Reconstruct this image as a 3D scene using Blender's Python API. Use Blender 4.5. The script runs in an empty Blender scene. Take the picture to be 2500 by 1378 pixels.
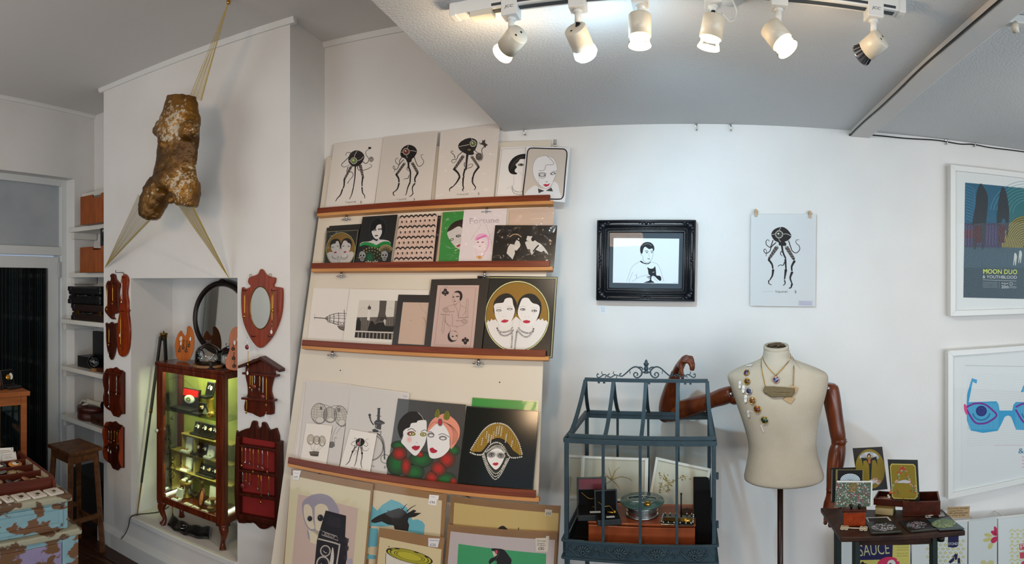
import bpy,bmesh,math,random
from math import sin,cos,tan,pi,radians,atan2,sqrt
from mathutils import Vector,Matrix
random.seed(7)
sc=bpy.context.scene
COL=sc.collection
# ------------------------------------------------------------------ camera (a phone panorama: cylindrical projection)
F,CH,HY,CX=1400.0,1.6,685.0,1250.0
cam=bpy.data.cameras.new('camera');cam_ob=bpy.data.objects.new('camera',cam);COL.objects.link(cam_ob);sc.camera=cam_ob
cam.type='PANO';cam.panorama_type='CENTRAL_CYLINDRICAL'
cam.central_cylindrical_range_u_min=-CX/F;cam.central_cylindrical_range_u_max=(2500-CX)/F
cam.central_cylindrical_range_v_min=-(1378-HY)/F;cam.central_cylindrical_range_v_max=HY/F
cam.central_cylindrical_radius=1.0
cam.clip_start=0.01
cam_ob.location=(0,0,CH);cam_ob.rotation_euler=(pi/2,0,0)
# ------------------------------------------------------------------ world, assumed windows' daylight, added ceiling and warm fills, assumed lamp, exposure
sc.view_settings.view_transform='Standard';sc.view_settings.look='None'
sc.view_settings.exposure=0.0;sc.view_settings.gamma=1.0;sc.view_settings.use_curve_mapping=False
world=bpy.data.worlds.new('daylight');sc.world=world;world.use_nodes=True
_bg=world.node_tree.nodes['Background'];_bg.inputs[0].default_value=(0.62,0.76,1.0,1);_bg.inputs[1].default_value=0.5
sc.cycles.max_bounces=8;sc.cycles.transparent_max_bounces=24;sc.cycles.caustics_reflective=False;sc.cycles.caustics_refractive=False
sc.cycles.sample_clamp_indirect=6.0
def area(name,loc,tgt,sx,sy,power,col):
    l=bpy.data.lights.new(name,'AREA');l.shape='RECTANGLE';l.size=sx;l.size_y=sy;l.energy=power;l.color=col
    o=bpy.data.objects.new(name,l);COL.objects.link(o);o.location=loc
    o.rotation_euler=(Vector(tgt)-Vector(loc)).to_track_quat('-Z','Y').to_euler();return o
area('assumed_window_light_left',(-2.78,-0.25,1.75),(-1.4,2.3,1.7),1.5,1.5,20,(0.90,0.96,1.0))  # assumed window out of view on the left, given as an area light
area('assumed_window_light_front',(2.55,-2.0,1.3),(0.4,2.2,1.1),2.4,1.9,60,(0.80,0.91,1.0))  # assumed window behind the camera at right; area light stands for it
area('ceiling_fill_light',(0.9,-2.35,0.5),(1.2,1.2,2.25),2.8,0.5,44,(0.84,0.93,1.0))  # added fill, aimed upward from low behind the camera to brighten the low ceiling
area('warm_fill_light',(-0.95,-0.9,2.15),(-1.15,2.3,1.4),0.4,0.4,18,(1.0,0.68,0.40))  # added fill behind the camera, warms the chimney breast, board and alcove
_l=bpy.data.lights.new('assumed_lamp_right','POINT');_l.energy=2.6;_l.color=(1.0,0.88,0.72);_l.shadow_soft_size=.03;_o=bpy.data.objects.new('assumed_lamp_right',_l);COL.objects.link(_o);_o.location=(1.85,0.9,2.12)  # assumed lamp out of view, brightens the ceiling at far right
# ------------------------------------------------------------------ colour
def s2l(c):
    if isinstance(c,str):
        c=c.lstrip('#');c=tuple(int(c[i:i+2],16)/255 for i in (0,2,4))
    return tuple((x/12.92 if x <= 0.04045 else ((x+0.055)/1.055)** 2.4) for x in c)
MATS={}
def mat(name,col=(.8,.8,.8),rough=.5,metal=0.,spec=.5,noise=None,bump=None,coat=0.,emit=None,mix=None,sheen=0.,aniso=None,wave=None):
    """noise=(scale, second colour, contrast low, high); bump=(scale, strength); emit=(colour, strength)"""
    if name in MATS:return MATS[name]
    m=bpy.data.materials.new(name);m.use_nodes=True;MATS[name]=m
    nt=m.node_tree;N=nt.nodes;L=nt.links;b=N['Principled BSDF']
    b.inputs['Base Color'].default_value=(*s2l(col),1);b.inputs['Roughness'].default_value=rough
    b.inputs['Metallic'].default_value=metal;b.inputs['Specular IOR Level'].default_value=spec
    if coat:b.inputs['Coat Weight'].default_value=coat;b.inputs['Coat Roughness'].default_value=.08
    if emit:
        b.inputs['Emission Color'].default_value=(*s2l(emit[0]),1);b.inputs['Emission Strength'].default_value=emit[1]
    tc=N.new('ShaderNodeTexCoord')
    if noise:
        n=N.new('ShaderNodeTexNoise');n.inputs['Scale'].default_value=noise[0];n.inputs['Detail'].default_value=6
        L.new(tc.outputs['Object'],n.inputs['Vector'])
        if len(noise)>4:
            mp=N.new('ShaderNodeMapping');mp.inputs['Scale'].default_value=noise[4];L.new(tc.outputs['Object'],mp.inputs['Vector']);L.new(mp.outputs[0],n.inputs['Vector'])
        r=N.new('ShaderNodeValToRGB');r.color_ramp.elements[0].position=noise[2];r.color_ramp.elements[1].position=noise[3]
        r.color_ramp.elements[0].color=(*s2l(col),1);r.color_ramp.elements[1].color=(*s2l(noise[1]),1)
        L.new(n.outputs['Fac'],r.inputs[0]);L.new(r.outputs[0],b.inputs['Base Color'])
    if bump:
        n=N.new('ShaderNodeTexNoise');n.inputs['Scale'].default_value=bump[0];n.inputs['Detail'].default_value=4
        L.new(tc.outputs['Object'],n.inputs['Vector'])
        bp=N.new('ShaderNodeBump');bp.inputs['Strength'].default_value=bump[1];bp.inputs['Distance'].default_value=.01 if len(bump)<3 else bump[2]
        L.new(n.outputs['Fac'],bp.inputs['Height']);L.new(bp.outputs[0],b.inputs['Normal'])
    return m
def wood(name,c1,c2,sc3=(40,3,40),rough=.4,coat=.0,bump=.15,spec=.3):
    if name in MATS:return MATS[name]
    m=mat(name,c1,rough,noise=(1.0,c2,.35,.68,sc3),coat=coat*.4,spec=spec)
    nt=m.node_tree;N=nt.nodes;L=nt.links
    n=[x for x in N if x.type=='TEX_NOISE'][0];n.inputs['Detail'].default_value=8;n.inputs['Distortion'].default_value=.6
    bp=N.new('ShaderNodeBump');bp.inputs['Strength'].default_value=bump;bp.inputs['Distance'].default_value=.004
    L.new(n.outputs['Fac'],bp.inputs['Height']);L.new(bp.outputs[0],N['Principled BSDF'].inputs['Normal'])
    return m
def glass(name,tint=(1,1,1),rough=.02,refl=1.0,bump=None):
    """thin clear sheet: see-through, with a fresnel reflection"""
    if name in MATS:return MATS[name]
    m=bpy.data.materials.new(name);m.use_nodes=True;MATS[name]=m
    nt=m.node_tree;N=nt.nodes;L=nt.links;N.remove(N['Principled BSDF']);out=[x for x in N if x.type=='OUTPUT_MATERIAL'][0]
    t=N.new('ShaderNodeBsdfTransparent');t.inputs[0].default_value=(*tint,1)
    g=N.new('ShaderNodeBsdfGlossy');g.inputs['Roughness'].default_value=rough
    fr=N.new('ShaderNodeFresnel');fr.inputs[0].default_value=1.45
    mu=N.new('ShaderNodeMath');mu.operation='MULTIPLY';mu.inputs[1].default_value=refl;L.new(fr.outputs[0],mu.inputs[0])
    mx=N.new('ShaderNodeMixShader');L.new(mu.outputs[0],mx.inputs[0]);L.new(t.outputs[0],mx.inputs[1]);L.new(g.outputs[0],mx.inputs[2]);L.new(mx.outputs[0],out.inputs[0])
    if bump:
        tc=N.new('ShaderNodeTexCoord');n=N.new('ShaderNodeTexNoise');n.inputs['Scale'].default_value=bump[0];n.inputs['Detail'].default_value=2;n.inputs['Distortion'].default_value=1.5
        L.new(tc.outputs['Object'],n.inputs['Vector']);bp=N.new('ShaderNodeBump');bp.inputs['Strength'].default_value=bump[1];bp.inputs['Distance'].default_value=.02
        L.new(n.outputs['Fac'],bp.inputs['Height']);L.new(bp.outputs[0],g.inputs['Normal'])
    return m
def vcol(name,rough=.55,spec=.25,metal=0.,bump=None):
    """printed ink: the colour of each face is stored on the mesh"""
    if name in MATS:return MATS[name]
    m=mat(name,(1,1,1),rough,metal,spec,bump=bump);nt=m.node_tree
    a=nt.nodes.new('ShaderNodeAttribute');a.attribute_name='Col';nt.links.new(a.outputs['Color'],nt.nodes['Principled BSDF'].inputs['Base Color'])
    return m
# ------------------------------------------------------------------ where a sight line meets the place
def ray(px,py):
    t=(px-CX)/F;return Vector((sin(t),cos(t),(HY-py)/F))
EYE=Vector((0,0,CH))
class Pl:
    def __init__(s,O,ex,ey):s.O,s.ex,s.ey=Vector(O),Vector(ex).normalized(),Vector(ey).normalized();s.N=s.ex.cross(s.ey).normalized()
    def hit(s,px,py,off=0.0):
        d=ray(px,py);O=s.O+s.N*off
        return EYE+d*((O-EYE).dot(s.N)/d.dot(s.N))
    def M(s,P):return Matrix(((s.ex.x,s.ey.x,s.N.x,P.x),(s.ex.y,s.ey.y,s.N.y,P.y),(s.ex.z,s.ey.z,s.N.z,P.z),(0,0,0,1)))
    def at(s,a,b,c=0):return s.O+s.ex*a+s.ey*b+s.N*c
    def off(s,k):return Pl(s.O+s.N*k,s.ex,s.ey)
def vplane(phi,d,z=0.0):
    p=radians(phi);return Pl((sin(p)*d,cos(p)*d,z),(cos(p),-sin(p),0),(0,0,1))
def lplane(phi,d,z,lean):
    p=radians(phi);a=radians(lean);n=Vector((sin(p),cos(p),0))
    return Pl(n*d+Vector((0,0,z)),(cos(p),-sin(p),0),Vector((0,0,cos(a)))+n*sin(a))
def pz(px,py,z):
    d=ray(px,py);return EYE+d*((z-CH)/d.z)
def prr(px,py,r):return EYE+ray(px,py)*r
def pd(px,py,phi,d):return vplane(phi,d).hit(px,py)
def FR(phi,x,y,z):
    p=radians(phi);return Vector((x*cos(p)+y*sin(p),-x*sin(p)+y*cos(p),z))
def FM(phi,x,y,z,spin=0.0):
    return Matrix.Translation(FR(phi,x,y,z)) @ Matrix.Rotation(-radians(phi)+spin,4,'Z')
# ------------------------------------------------------------------ objects
MW={}
def tag(o,label=None,cat=None,group=None,kind=None):
    if label:o['label']=label
    if cat:o['category']=cat
    if group:o['group']=group
    if kind:o['kind']=kind
    return o
def thing(name,label,cat,M,group=None):
    o=bpy.data.objects.new(name,None);o.empty_display_size=.02;COL.objects.link(o)
    if isinstance(M,Vector):M=Matrix.Translation(M)
    o.matrix_world=M;MW[o.name]=M.copy();return tag(o,label,cat,group)
def copy_tree(o,M,label=None,parent=None):
    c=o.copy();COL.objects.link(c)
    if parent is None:
        c.matrix_world=M;MW[c.name]=M.copy()
        if label:c['label']=label
    else:c.parent=parent
    for ch in list(o.children):copy_tree(ch,None,None,c)
    return c
class MB:
    """collects shapes into one mesh"""
    def __init__(s):s.v=[];s.f=[];s.c=[];s.mi=[];s.sm=[];s.col=(1,1,1);s.m=0;s.smooth=False
    def add(s,vs,fs):
        n=len(s.v);s.v += [Vector(x) for x in vs]
        for f in fs:
            s.f.append([i+n for i in f]);s.c.append(s.col);s.mi.append(s.m);s.sm.append(s.smooth)
        return s
    def box(s,x0,x1,y0,y1,z0,z1,M=None):
        vs=[Vector((x,y,z)) for z in (z0,z1) for y in (y0,y1) for x in (x0,x1)]
        if M:vs=[M @ v for v in vs]
        return s.add(vs,[(0,2,3,1),(4,5,7,6),(0,1,5,4),(2,6,7,3),(0,4,6,2),(1,3,7,5)])
    def cbox(s,c,sx,sy,sz,M=None):return s.box(c[0]-sx/2,c[0]+sx/2,c[1]-sy/2,c[1]+sy/2,c[2]-sz/2,c[2]+sz/2,M)
    def face(s,pts):return s.add(pts,[tuple(range(len(pts)))])
    def prism(s,pts,vec):
        n=len(pts);vec=Vector(vec);pts=[Vector(p) for p in pts]
        return s.add(pts+[p+vec for p in pts],[tuple(range(n)),tuple(range(2*n-1,n-1,-1))]+[(i,i+n,(i+1) % n+n,(i+1) % n) for i in range(n)])
    def hex8(s,a,b):
        return s.add(list(a)+list(b),[(0,3,2,1),(4,5,6,7),(0,1,5,4),(1,2,6,5),(2,3,7,6),(3,0,4,7)])
    def bar(s,a,b,w,h,up=(0,0,1)):
        a,b=Vector(a),Vector(b);d=(b-a).normalized();x=d.cross(Vector(up))
        if x.length<1e-4:x=d.cross(Vector((1,0,0)))
        x.normalize();y=x.cross(d);x=x*w/2;y=y*h/2
        return s.hex8([a-x-y,a+x-y,a+x+y,a-x+y],[b-x-y,b+x-y,b+x+y,b-x+y])
    def tube(s,pts,r,n=8,closed=False,flat=None):
        pts=[Vector(p) for p in pts];k=len(pts);rs=r if isinstance(r,(list,tuple)) else [r]*k
        up=None;vs=[]
        for i,p in enumerate(pts):
            t=(pts[(i+1) % k]-pts[i-1]) if closed else (pts[min(i+1,k-1)]-pts[max(i-1,0)])
            if t.length<1e-9:t=Vector((0,0,1))
            t.normalize()
            if up is None:
                up=t.cross(Vector((0,0,1)) if abs(t.z)<.9 else Vector((1,0,0))).normalized()
            else:
                up=up-t*up.dot(t);up=up.normalized() if up.length>1e-6 else t.cross(Vector((0,0,1))).normalized()
            w=t.cross(up)
            for j in range(n):
                a=2*pi*j/n;vs.append(p+(up*cos(a)+w*sin(a))*rs[i])
        fs=[]
        for i in range(k if closed else k-1):
            for j in range(n):
                a,b=i*n+j,i*n+(j+1) % n;c,d=((i+1) % k)*n+(j+1) % n,((i+1) % k)*n+j
                fs.append((a,b,c,d))
        if not closed:fs += [tuple(range(n-1,-1,-1)),tuple(range((k-1)*n,k*n))]
        return s.add(vs,fs)
    def lathe(s,prof,n=20,M=None,sx=1.,sy=1.):
        k=len(prof);vs=[]
        for r,z in prof:
            for j in range(n):
                a=2*pi*j/n;vs.append(Vector((r*cos(a)*sx,r*sin(a)*sy,z)))
        if M:vs=[M @ v for v in vs]
        fs=[(i*n+j,i*n+(j+1) % n,(i+1)*n+(j+1) % n,(i+1)*n+j) for i in range(k-1) for j in range(n)]
        if prof[0][0]>1e-6:fs.append(tuple(range(n-1,-1,-1)))
        if prof[-1][0]>1e-6:fs.append(tuple(range((k-1)*n,k*n)))
        return s.add(vs,fs)
    def ball(s,c,r,n=10,k=6,scale=(1,1,1),M=None):
        T=Matrix.Translation(Vector(c)) @ Matrix.Diagonal((r*scale[0],r*scale[1],r*scale[2],1))
        if M:T=M @ T
        return s.lathe([(sin(pi*i/k),-cos(pi*i/k)) for i in range(k+1)],n,T)
    def rows(s,R,closed=False,capa=False,capb=False):
        n=len(R[0]);vs=[p for r in R for p in r];fs=[]
        for i in range(len(R)-1):
            for j in range(n if closed else n-1):
                fs.append((i*n+j,i*n+(j+1) % n,(i+1)*n+(j+1) % n,(i+1)*n+j))
        if capa:fs.append(tuple(range(n-1,-1,-1)))
        if capb:fs.append(tuple(range((len(R)-1)*n,len(R)*n)))
        return s.add(vs,fs)
    def build(s,name,m,parent=None,world=False,smooth=None,bev=0.,sub=0,M=None,solid=0.):
        vs=s.v
        if world and parent is not None:
            I=MW[parent.name].inverted();vs=[I @ v for v in vs]
        me=bpy.data.meshes.new(name);me.from_pydata([tuple(v) for v in vs],[],s.f)
        ms=m if isinstance(m,(list,tuple)) else [m]
        for x in ms:me.materials.append(x)
        if len(ms)>1:me.polygons.foreach_set('material_index',s.mi)
        me.polygons.foreach_set('use_smooth',s.sm if smooth is None else [smooth]*len(s.f))
        if any(c != (1,1,1) for c in s.c):
            a=me.color_attributes.new('Col','FLOAT_COLOR','CORNER');d=[]
            for f,c in zip(s.f,s.c):d += [c[0],c[1],c[2],1.0]*len(f)
            a.data.foreach_set('color',d)
        me.validate(clean_customdata=False);me.update()
        bm=bmesh.new();bm.from_mesh(me);bmesh.ops.recalc_face_normals(bm,faces=bm.faces);bm.to_mesh(me);bm.free()
        o=bpy.data.objects.new(name,me);COL.objects.link(o)
        if parent is not None:o.parent=parent
        elif M is not None:o.matrix_world=M;MW[o.name]=M.copy()
        else:MW[o.name]=Matrix()
        if bev:
            b=o.modifiers.new('bevel','BEVEL');b.width=bev;b.segments=2;b.limit_method='ANGLE';b.angle_limit=radians(40)
        if sub:
            b=o.modifiers.new('subd','SUBSURF');b.levels=sub;b.render_levels=sub
        return o
def struct(mb,name,m,**k):
    o=mb.build(name,m,**k);o['kind']='structure';return o
def sp(pts,n=6,closed=False):
    """smooth curve through the points"""
    P=[Vector(p) if len(p)==3 else Vector((p[0],p[1],0)) for p in pts];k=len(P);out=[]
    for i in range(k if closed else k-1):
        a,b,c,d=(P[(i-1) % k],P[i],P[(i+1) % k],P[(i+2) % k]) if closed else (P[max(i-1,0)],P[i],P[i+1],P[min(i+2,k-1)])
        for j in range(n):
            t=j/n;out.append(.5*((2*b)+(c-a)*t+(2*a-5*b+4*c-d)*t*t+(3*b-a-3*c+d)*t** 3))
    if not closed:out.append(P[-1])
    return out if len(pts[0])==3 else [(p.x,p.y) for p in out]
def ellp(cx,cy,rx,ry,n=28,rot=0,a0=0,a1=360):
    full=abs(a1-a0) >= 360;k=n if full else n+1;r=radians(rot);o=[]
    for i in range(k):
        a=radians(a0+(a1-a0)*i/n);x,y=rx*cos(a),ry*sin(a);o.append((cx+x*cos(r)-y*sin(r),cy+x*sin(r)+y*cos(r)))
    return o
_TXT={}
def textmesh(s):
    """letters as flat faces: (points, faces, width, height)"""
    if s in _TXT:return _TXT[s]
    cu=bpy.data.curves.new('t','FONT');cu.body=s;cu.size=1;cu.resolution_u=3;cu.fill_mode='FRONT';cu.dimensions='2D'
    o=bpy.data.objects.new('t',cu);me=o.to_mesh();vs=[(v.co.x,v.co.y) for v in me.vertices];fs=[tuple(p.vertices) for p in me.polygons]
    o.to_mesh_clear();bpy.data.objects.remove(o);bpy.data.curves.remove(cu)
    if not vs:return ([],[],1,1)
    x0=min(v[0] for v in vs);x1=max(v[0] for v in vs);y1=max(v[1] for v in vs);y0=min(v[1] for v in vs)
    _TXT[s]=([(v[0]-x0,v[1]) for v in vs],fs,x1-x0,y1-y0);return _TXT[s]
class Art:
    """flat printed shapes on a plane; points are given on a picture grid (ox, oy, scale) and land on the plane"""
    LAY=0.00025
    def __init__(s,plane,view=(0,0,1),z0=0.0004):s.p,s.vw,s.z0,s.mb=plane,view,z0,MB()
    def P(s,x,y,lay):return s.p.hit(s.vw[0]+x/s.vw[2],s.vw[1]+y/s.vw[2],s.z0+lay*s.LAY)
    def poly(s,pts,col,lay=0,smooth=0):
        if smooth:pts=sp(pts,smooth,True)
        s.mb.col=s2l(col);s.mb.face([s.P(x,y,lay) for x,y in pts]);return s
    def ell(s,cx,cy,rx,ry,col,lay=0,rot=0,n=28):return s.poly(ellp(cx,cy,rx,ry,n,rot),col,lay)
    def line(s,pts,w,col,lay=0,smooth=0,closed=False,taper=None):
        if smooth:pts=sp(pts,smooth,closed)
        k=len(pts);L=[];R=[]
        for i in range(k):
            a=pts[(i-1) % k] if (closed or i) else pts[0];b=pts[(i+1) % k] if (closed or i<k-1) else pts[-1]
            dx,dy=b[0]-a[0],b[1]-a[1];l=max(sqrt(dx*dx+dy*dy),1e-6)
            ww=w if taper is None else w+(taper-w)*i/max(k-1,1)
            nx,ny=-dy/l*ww/2,dx/l*ww/2;x,y=pts[i];L.append((x+nx,y+ny));R.append((x-nx,y-ny))
        s.mb.col=s2l(col);vs=[s.P(x,y,lay) for x,y in L]+[s.P(x,y,lay) for x,y in R]
        s.mb.add(vs,[(i,(i+1) % k,(i+1) % k+k,i+k) for i in range(k if closed else k-1)]);return s
    def ring(s,cx,cy,rx,ry,w,col,lay=0,rot=0,n=32,a0=0,a1=360):
        return s.line(ellp(cx,cy,rx,ry,n,rot,a0,a1),w,col,lay,closed=abs(a1-a0) >= 360)
    def text(s,t,x,y,w,h,col,lay=1,rot=0):
        vs,fs,W,H=textmesh(t)
        if not vs:return s
        r=radians(rot);kx,ky=w/W,h/max(H,.5);s.mb.col=s2l(col);o=[]
        for a,b in vs:
            dx,dy=a*kx,-b*ky;o.append(s.P(x+dx*cos(r)-dy*sin(r),y+dx*sin(r)+dy*cos(r),lay))
        s.mb.add(o,fs);return s
    def build(s,name,parent,m=None):return s.mb.build(name,m or INK,parent,world=True)
INK=vcol('printed_ink',.55);INK_GLOSS=vcol('glossy_ink',.18,.5)
PAINTED=vcol('painted_colours',.5)
# ------------------------------------------------------------------ the room
PHL,PHR=11.3,17.4
CHIM=vplane(PHL,2.167);BACK=vplane(PHL,2.48);WR=vplane(PHR,2.41);WL=vplane(-81.8,3.157)
BOARD=lplane(PHL,2.08,0.79,14.7)
ZC,ZR=2.784,2.258
WALL=mat('white_wall_paint','#dcd9d5',.8,spec=.25,noise=(3,'#d3d0cb',.3,.8),bump=(30,.12))
CEILM=mat('ceiling_paint','#d2cfcb',.85,spec=.2,bump=(25,.08))
STIP=mat('stippled_ceiling_paint','#cfd0d0',.85,spec=.2,bump=(140,.4,.005))
TRIM=mat('white_gloss_paint','#d9d8d4',.35,bump=(20,.05))
PINE=mat('white_shelf_paint','#d2cfc6',.45,bump=(18,.1))
FLOORM=wood('dark_floor_wood','#2a1710','#4a2a1b',(3,60,60),.38,.1)
GAP=mat('floor_gap','#120b08',.9)
f=MB();f.box(-3.7,3.8,-2.7,3.5,-.06,-.012);floor=struct(f,'floor',GAP)
k=0
for i in range(30):
    y=0.35+i*.125
    for x0,x1 in ((-4.6,-2.35-(i*.37) % .9),(-2.345-(i*.37) % .9,.4)):
        b=MB();M=Matrix.Rotation(-radians(PHL),4,'Z')
        b.box(x0,x1,y-.06,y+.06,-.012,.0,M);o=b.build('floorboard',FLOORM,floor,bev=.002);o['kind']='structure'
eA,eB=Vector((-.033,2.536,0)),Vector((-.328,1.303,0));ed=(eB-eA).normalized();eA2=eA-ed*.35;eF=eA+ed*((-2.7-eA.y)/ed.y)
c=MB();c.box(-3.9,1.2,-2.7,3.6,ZC,ZC+.05);struct(c,'ceiling',CEILM)
c=MB();c.prism([(p.x,p.y,ZR) for p in (eA2,eF,Vector((3.8,-2.7,0)),Vector((3.8,2.9,0)))],(0,0,.6));struct(c,'ceiling_right',STIP)
def wallbit(name,plane,a0,a1,b0,b1,t=.05,m=None):
    b=MB();q=[plane.at(a0,b0),plane.at(a1,b0),plane.at(a1,b1),plane.at(a0,b1)];b.prism(q,-plane.N*t);return struct(b,name,m or WALL)
def loc(plane,P):d=P-plane.O;return d.dot(plane.ex),d.dot(plane.ey)
n1,n2=-BACK.N,-WR.N
det=n1.x*n2.y-n1.y*n2.x;J=Vector(((2.48*n2.y-2.41*n1.y)/det,(n1.x*2.41-n2.x*2.48)/det,0))
uJ=loc(BACK,J)[0];vJ=loc(WR,J)[0]
UA,UB,UR0,UR1=-2.783,-1.433,-2.526,-1.738
wallbit('wall_back',BACK,UB-.2,uJ,0,ZC)
wallbit('wall_alcove',BACK,-3.36,UA+.2,0,ZC)
wallbit('wall_right',WR,vJ,3.6,0,ZC)
RD=2.505-2.167;ZS=.235;ZT=1.612
w=MB();C0=CHIM
def box3(mb,a0,a1,b0,b1,d0,d1):mb.hex8([C0.at(a0,b0,-d0),C0.at(a1,b0,-d0),C0.at(a1,b1,-d0),C0.at(a0,b1,-d0)],[C0.at(a0,b0,-d1),C0.at(a1,b0,-d1),C0.at(a1,b1,-d1),C0.at(a0,b1,-d1)])
box3(w,UA,UR0,0,ZC,0,.39);box3(w,UR1,UB,0,ZC,0,.39);box3(w,UR0,UR1,ZT,ZC,0,.39);box3(w,UR0,UR1,0,ZS,0,.39);box3(w,UR0,UR1,ZS,ZT,RD,.39)
struct(w,'wall_chimney',WALL)
s=MB();t=.028
prof=[(0,0),(t,0),(t,.085),(t*.55,.105),(0,.112)]
R=[[C0.at(a,z,o) for o,z in prof] for a in (UA-t,UB+.01)];s.rows(R,True,True,True)
struct(s,'baseboard_chimney',TRIM)
s=MB();s.prism([C0.at(UR0-.0,ZS-.03,.0),C0.at(UR1,ZS-.03,.0),C0.at(UR1,ZS,.0),C0.at(UR0,ZS,.0)],C0.N*.012);struct(s,'trim_1',TRIM,bev=.003)
def cornice(name,plane,a0,a1,z,h=.024,t=.02):
    s=MB();R=[[plane.at(a,b,o) for o,b in ((-.01,z),(t,z),(t,z-h*.4),(t*.5,z-h),(-.01,z-h))] for a in (a0,a1)];s.rows(R,True,True,True);struct(s,name,TRIM)
cornice('trim_2',CHIM,UA-.03,UB+.03,ZC);cornice('trim_3',BACK,UB,uJ+.02,ZC);cornice('trim_4',WL,-2.4,3.2,ZC)
aR=loc(WL,WL.hit(182,600))[0];ZH=2.31
w=MB()
def wl(mb,a0,a1,b0,b1,d0=0,d1=.25):mb.hex8([WL.at(a0,b0,-d0),WL.at(a1,b0,-d0),WL.at(a1,b1,-d0),WL.at(a0,b1,-d0)],[WL.at(a0,b0,-d1),WL.at(a1,b0,-d1),WL.at(a1,b1,-d1),WL.at(a0,b1,-d1)])
wl(w,aR,3.3,0,ZC);wl(w,aR-1.15,aR,ZH,ZC);wl(w,-.3 ,aR-1.15,0,ZC);wl(w,-.3-1.6,-.3,0,.7);wl(w,-1.9,-.3,2.35,ZC);wl(w,-3.2,-1.9,0,ZC)
struct(w,'wall_left',WALL)
w=MB();w.box(-3.9,3.8,-2.8,-2.7,0,.35);w.box(-3.9,3.8,-2.8,-2.7,2.2,ZC);w.box(-3.9,-2.4,-2.8,-2.7,.35,2.2);w.box(3.2,3.8,-2.8,-2.7,.35,2.2);struct(w,'wall_front',WALL)
w=MB();w.box(3.75,3.85,-2.7,3.2,0,ZC);struct(w,'wall_far_right',WALL)
DF=WL.off(-.09);aG=loc(DF,DF.hit(150,520))[0]
def dq(mb,pl,a0,a1,b0,b1,t,d0=0.0):mb.hex8([pl.at(a0,b0,d0),pl.at(a1,b0,d0),pl.at(a1,b1,d0),pl.at(a0,b1,d0)],[pl.at(a0,b0,d0-t),pl.at(a1,b0,d0-t),pl.at(a1,b1,d0-t),pl.at(a0,b1,d0-t)])
DOORP=mat('pale_door_paint','#cfd2d0',.4,bump=(14,.06))
door=bpy.data.objects.new('door_1',None);COL.objects.link(door);MW['door_1']=Matrix();door['kind']='structure'
fr=MB();dq(fr,DF,aG,aR+.02,0,ZH+.02,.06);dq(fr,DF,aR-1.17,aG,2.265,ZH+.02,.06);dq(fr,DF,aR-1.17,aG,1.775,1.835,.06)
dq(fr,DF,aR-1.17,aR-1.1,0,ZH,.06)
fr.build('door_frame',DOORP,door,bev=.004)
aD=loc(DF,DF.hit(146,700))[0];aS=loc(DF,DF.hit(119,700))[0]
lf=MB();dq(lf,DF,aS,aD,.02,1.765,.04,-.012);dq(lf,DF,aR-1.1,aS,1.685,1.765,.04,-.012);dq(lf,DF,aR-1.1,aS,.02,.2,.04,-.012);dq(lf,DF,aR-1.1,aR-1.02,.2,1.685,.04,-.012)
lf.build('door_leaf',DOORP,door,bev=.003)
g=MB();dq(g,DF,aR-1.02,aS,.2,1.685,.006,-.035);g.build('door_pane',mat('dark_door_glass','#0a1011',.08),door)
g=MB();dq(g,DF,aR-1.1,aG,1.835,2.265,.006,-.03);g.build('fanlight_pane',mat('frosted_fanlight','#a9adb0',.35,noise=(4,'#98a0a6',.35,.7)),door)
g=MB()
for z in (1.62,.35):dq(g,DF,aD-.012,aD+.012,z,z+.11,.012,.006)
g.build('hinge',mat('painted_hinge','#b5b9b8',.4,.3),door,bev=.002)
sc_=MB();CUR=[s2l('#0c1214'),s2l('#131b1d'),s2l('#0a0e0f'),s2l('#26383b')]
rnd=random.Random(3);a=aR-1.02
while a<aS-.004:
    sc_.col=CUR[0 if rnd.random()<.5 else rnd.randrange(4)];d=.004+rnd.random()*.012
    dq(sc_,DF,a,a+.0022,.05,1.683,.0022,d-.02);a += .0042+rnd.random()*.003
cu=sc_.build('string_curtain',PAINTED);tag(cu,'black string curtain hanging over the glass of the white door','curtain',kind='stuff')
bA,bB=pz(2075,320,ZR),pz(2415,0,ZR);bd=(bB-bA).normalized();bC=pz(2137,326,ZR-.028);bD=pz(2500,28,ZR-.028);bd2=(bD-bC).normalized()
b=MB();P1,P2=bA-bd*.3,bA+bd*4.6;P3,P4=bC+bd2*4.6,bC-bd2*.3
b.prism([Vector((p.x,p.y,ZR-.028)) for p in (P1,P2,P3,P4)],(0,0,.05));struct(b,'trim_5',CEILM,bev=.004)
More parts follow.
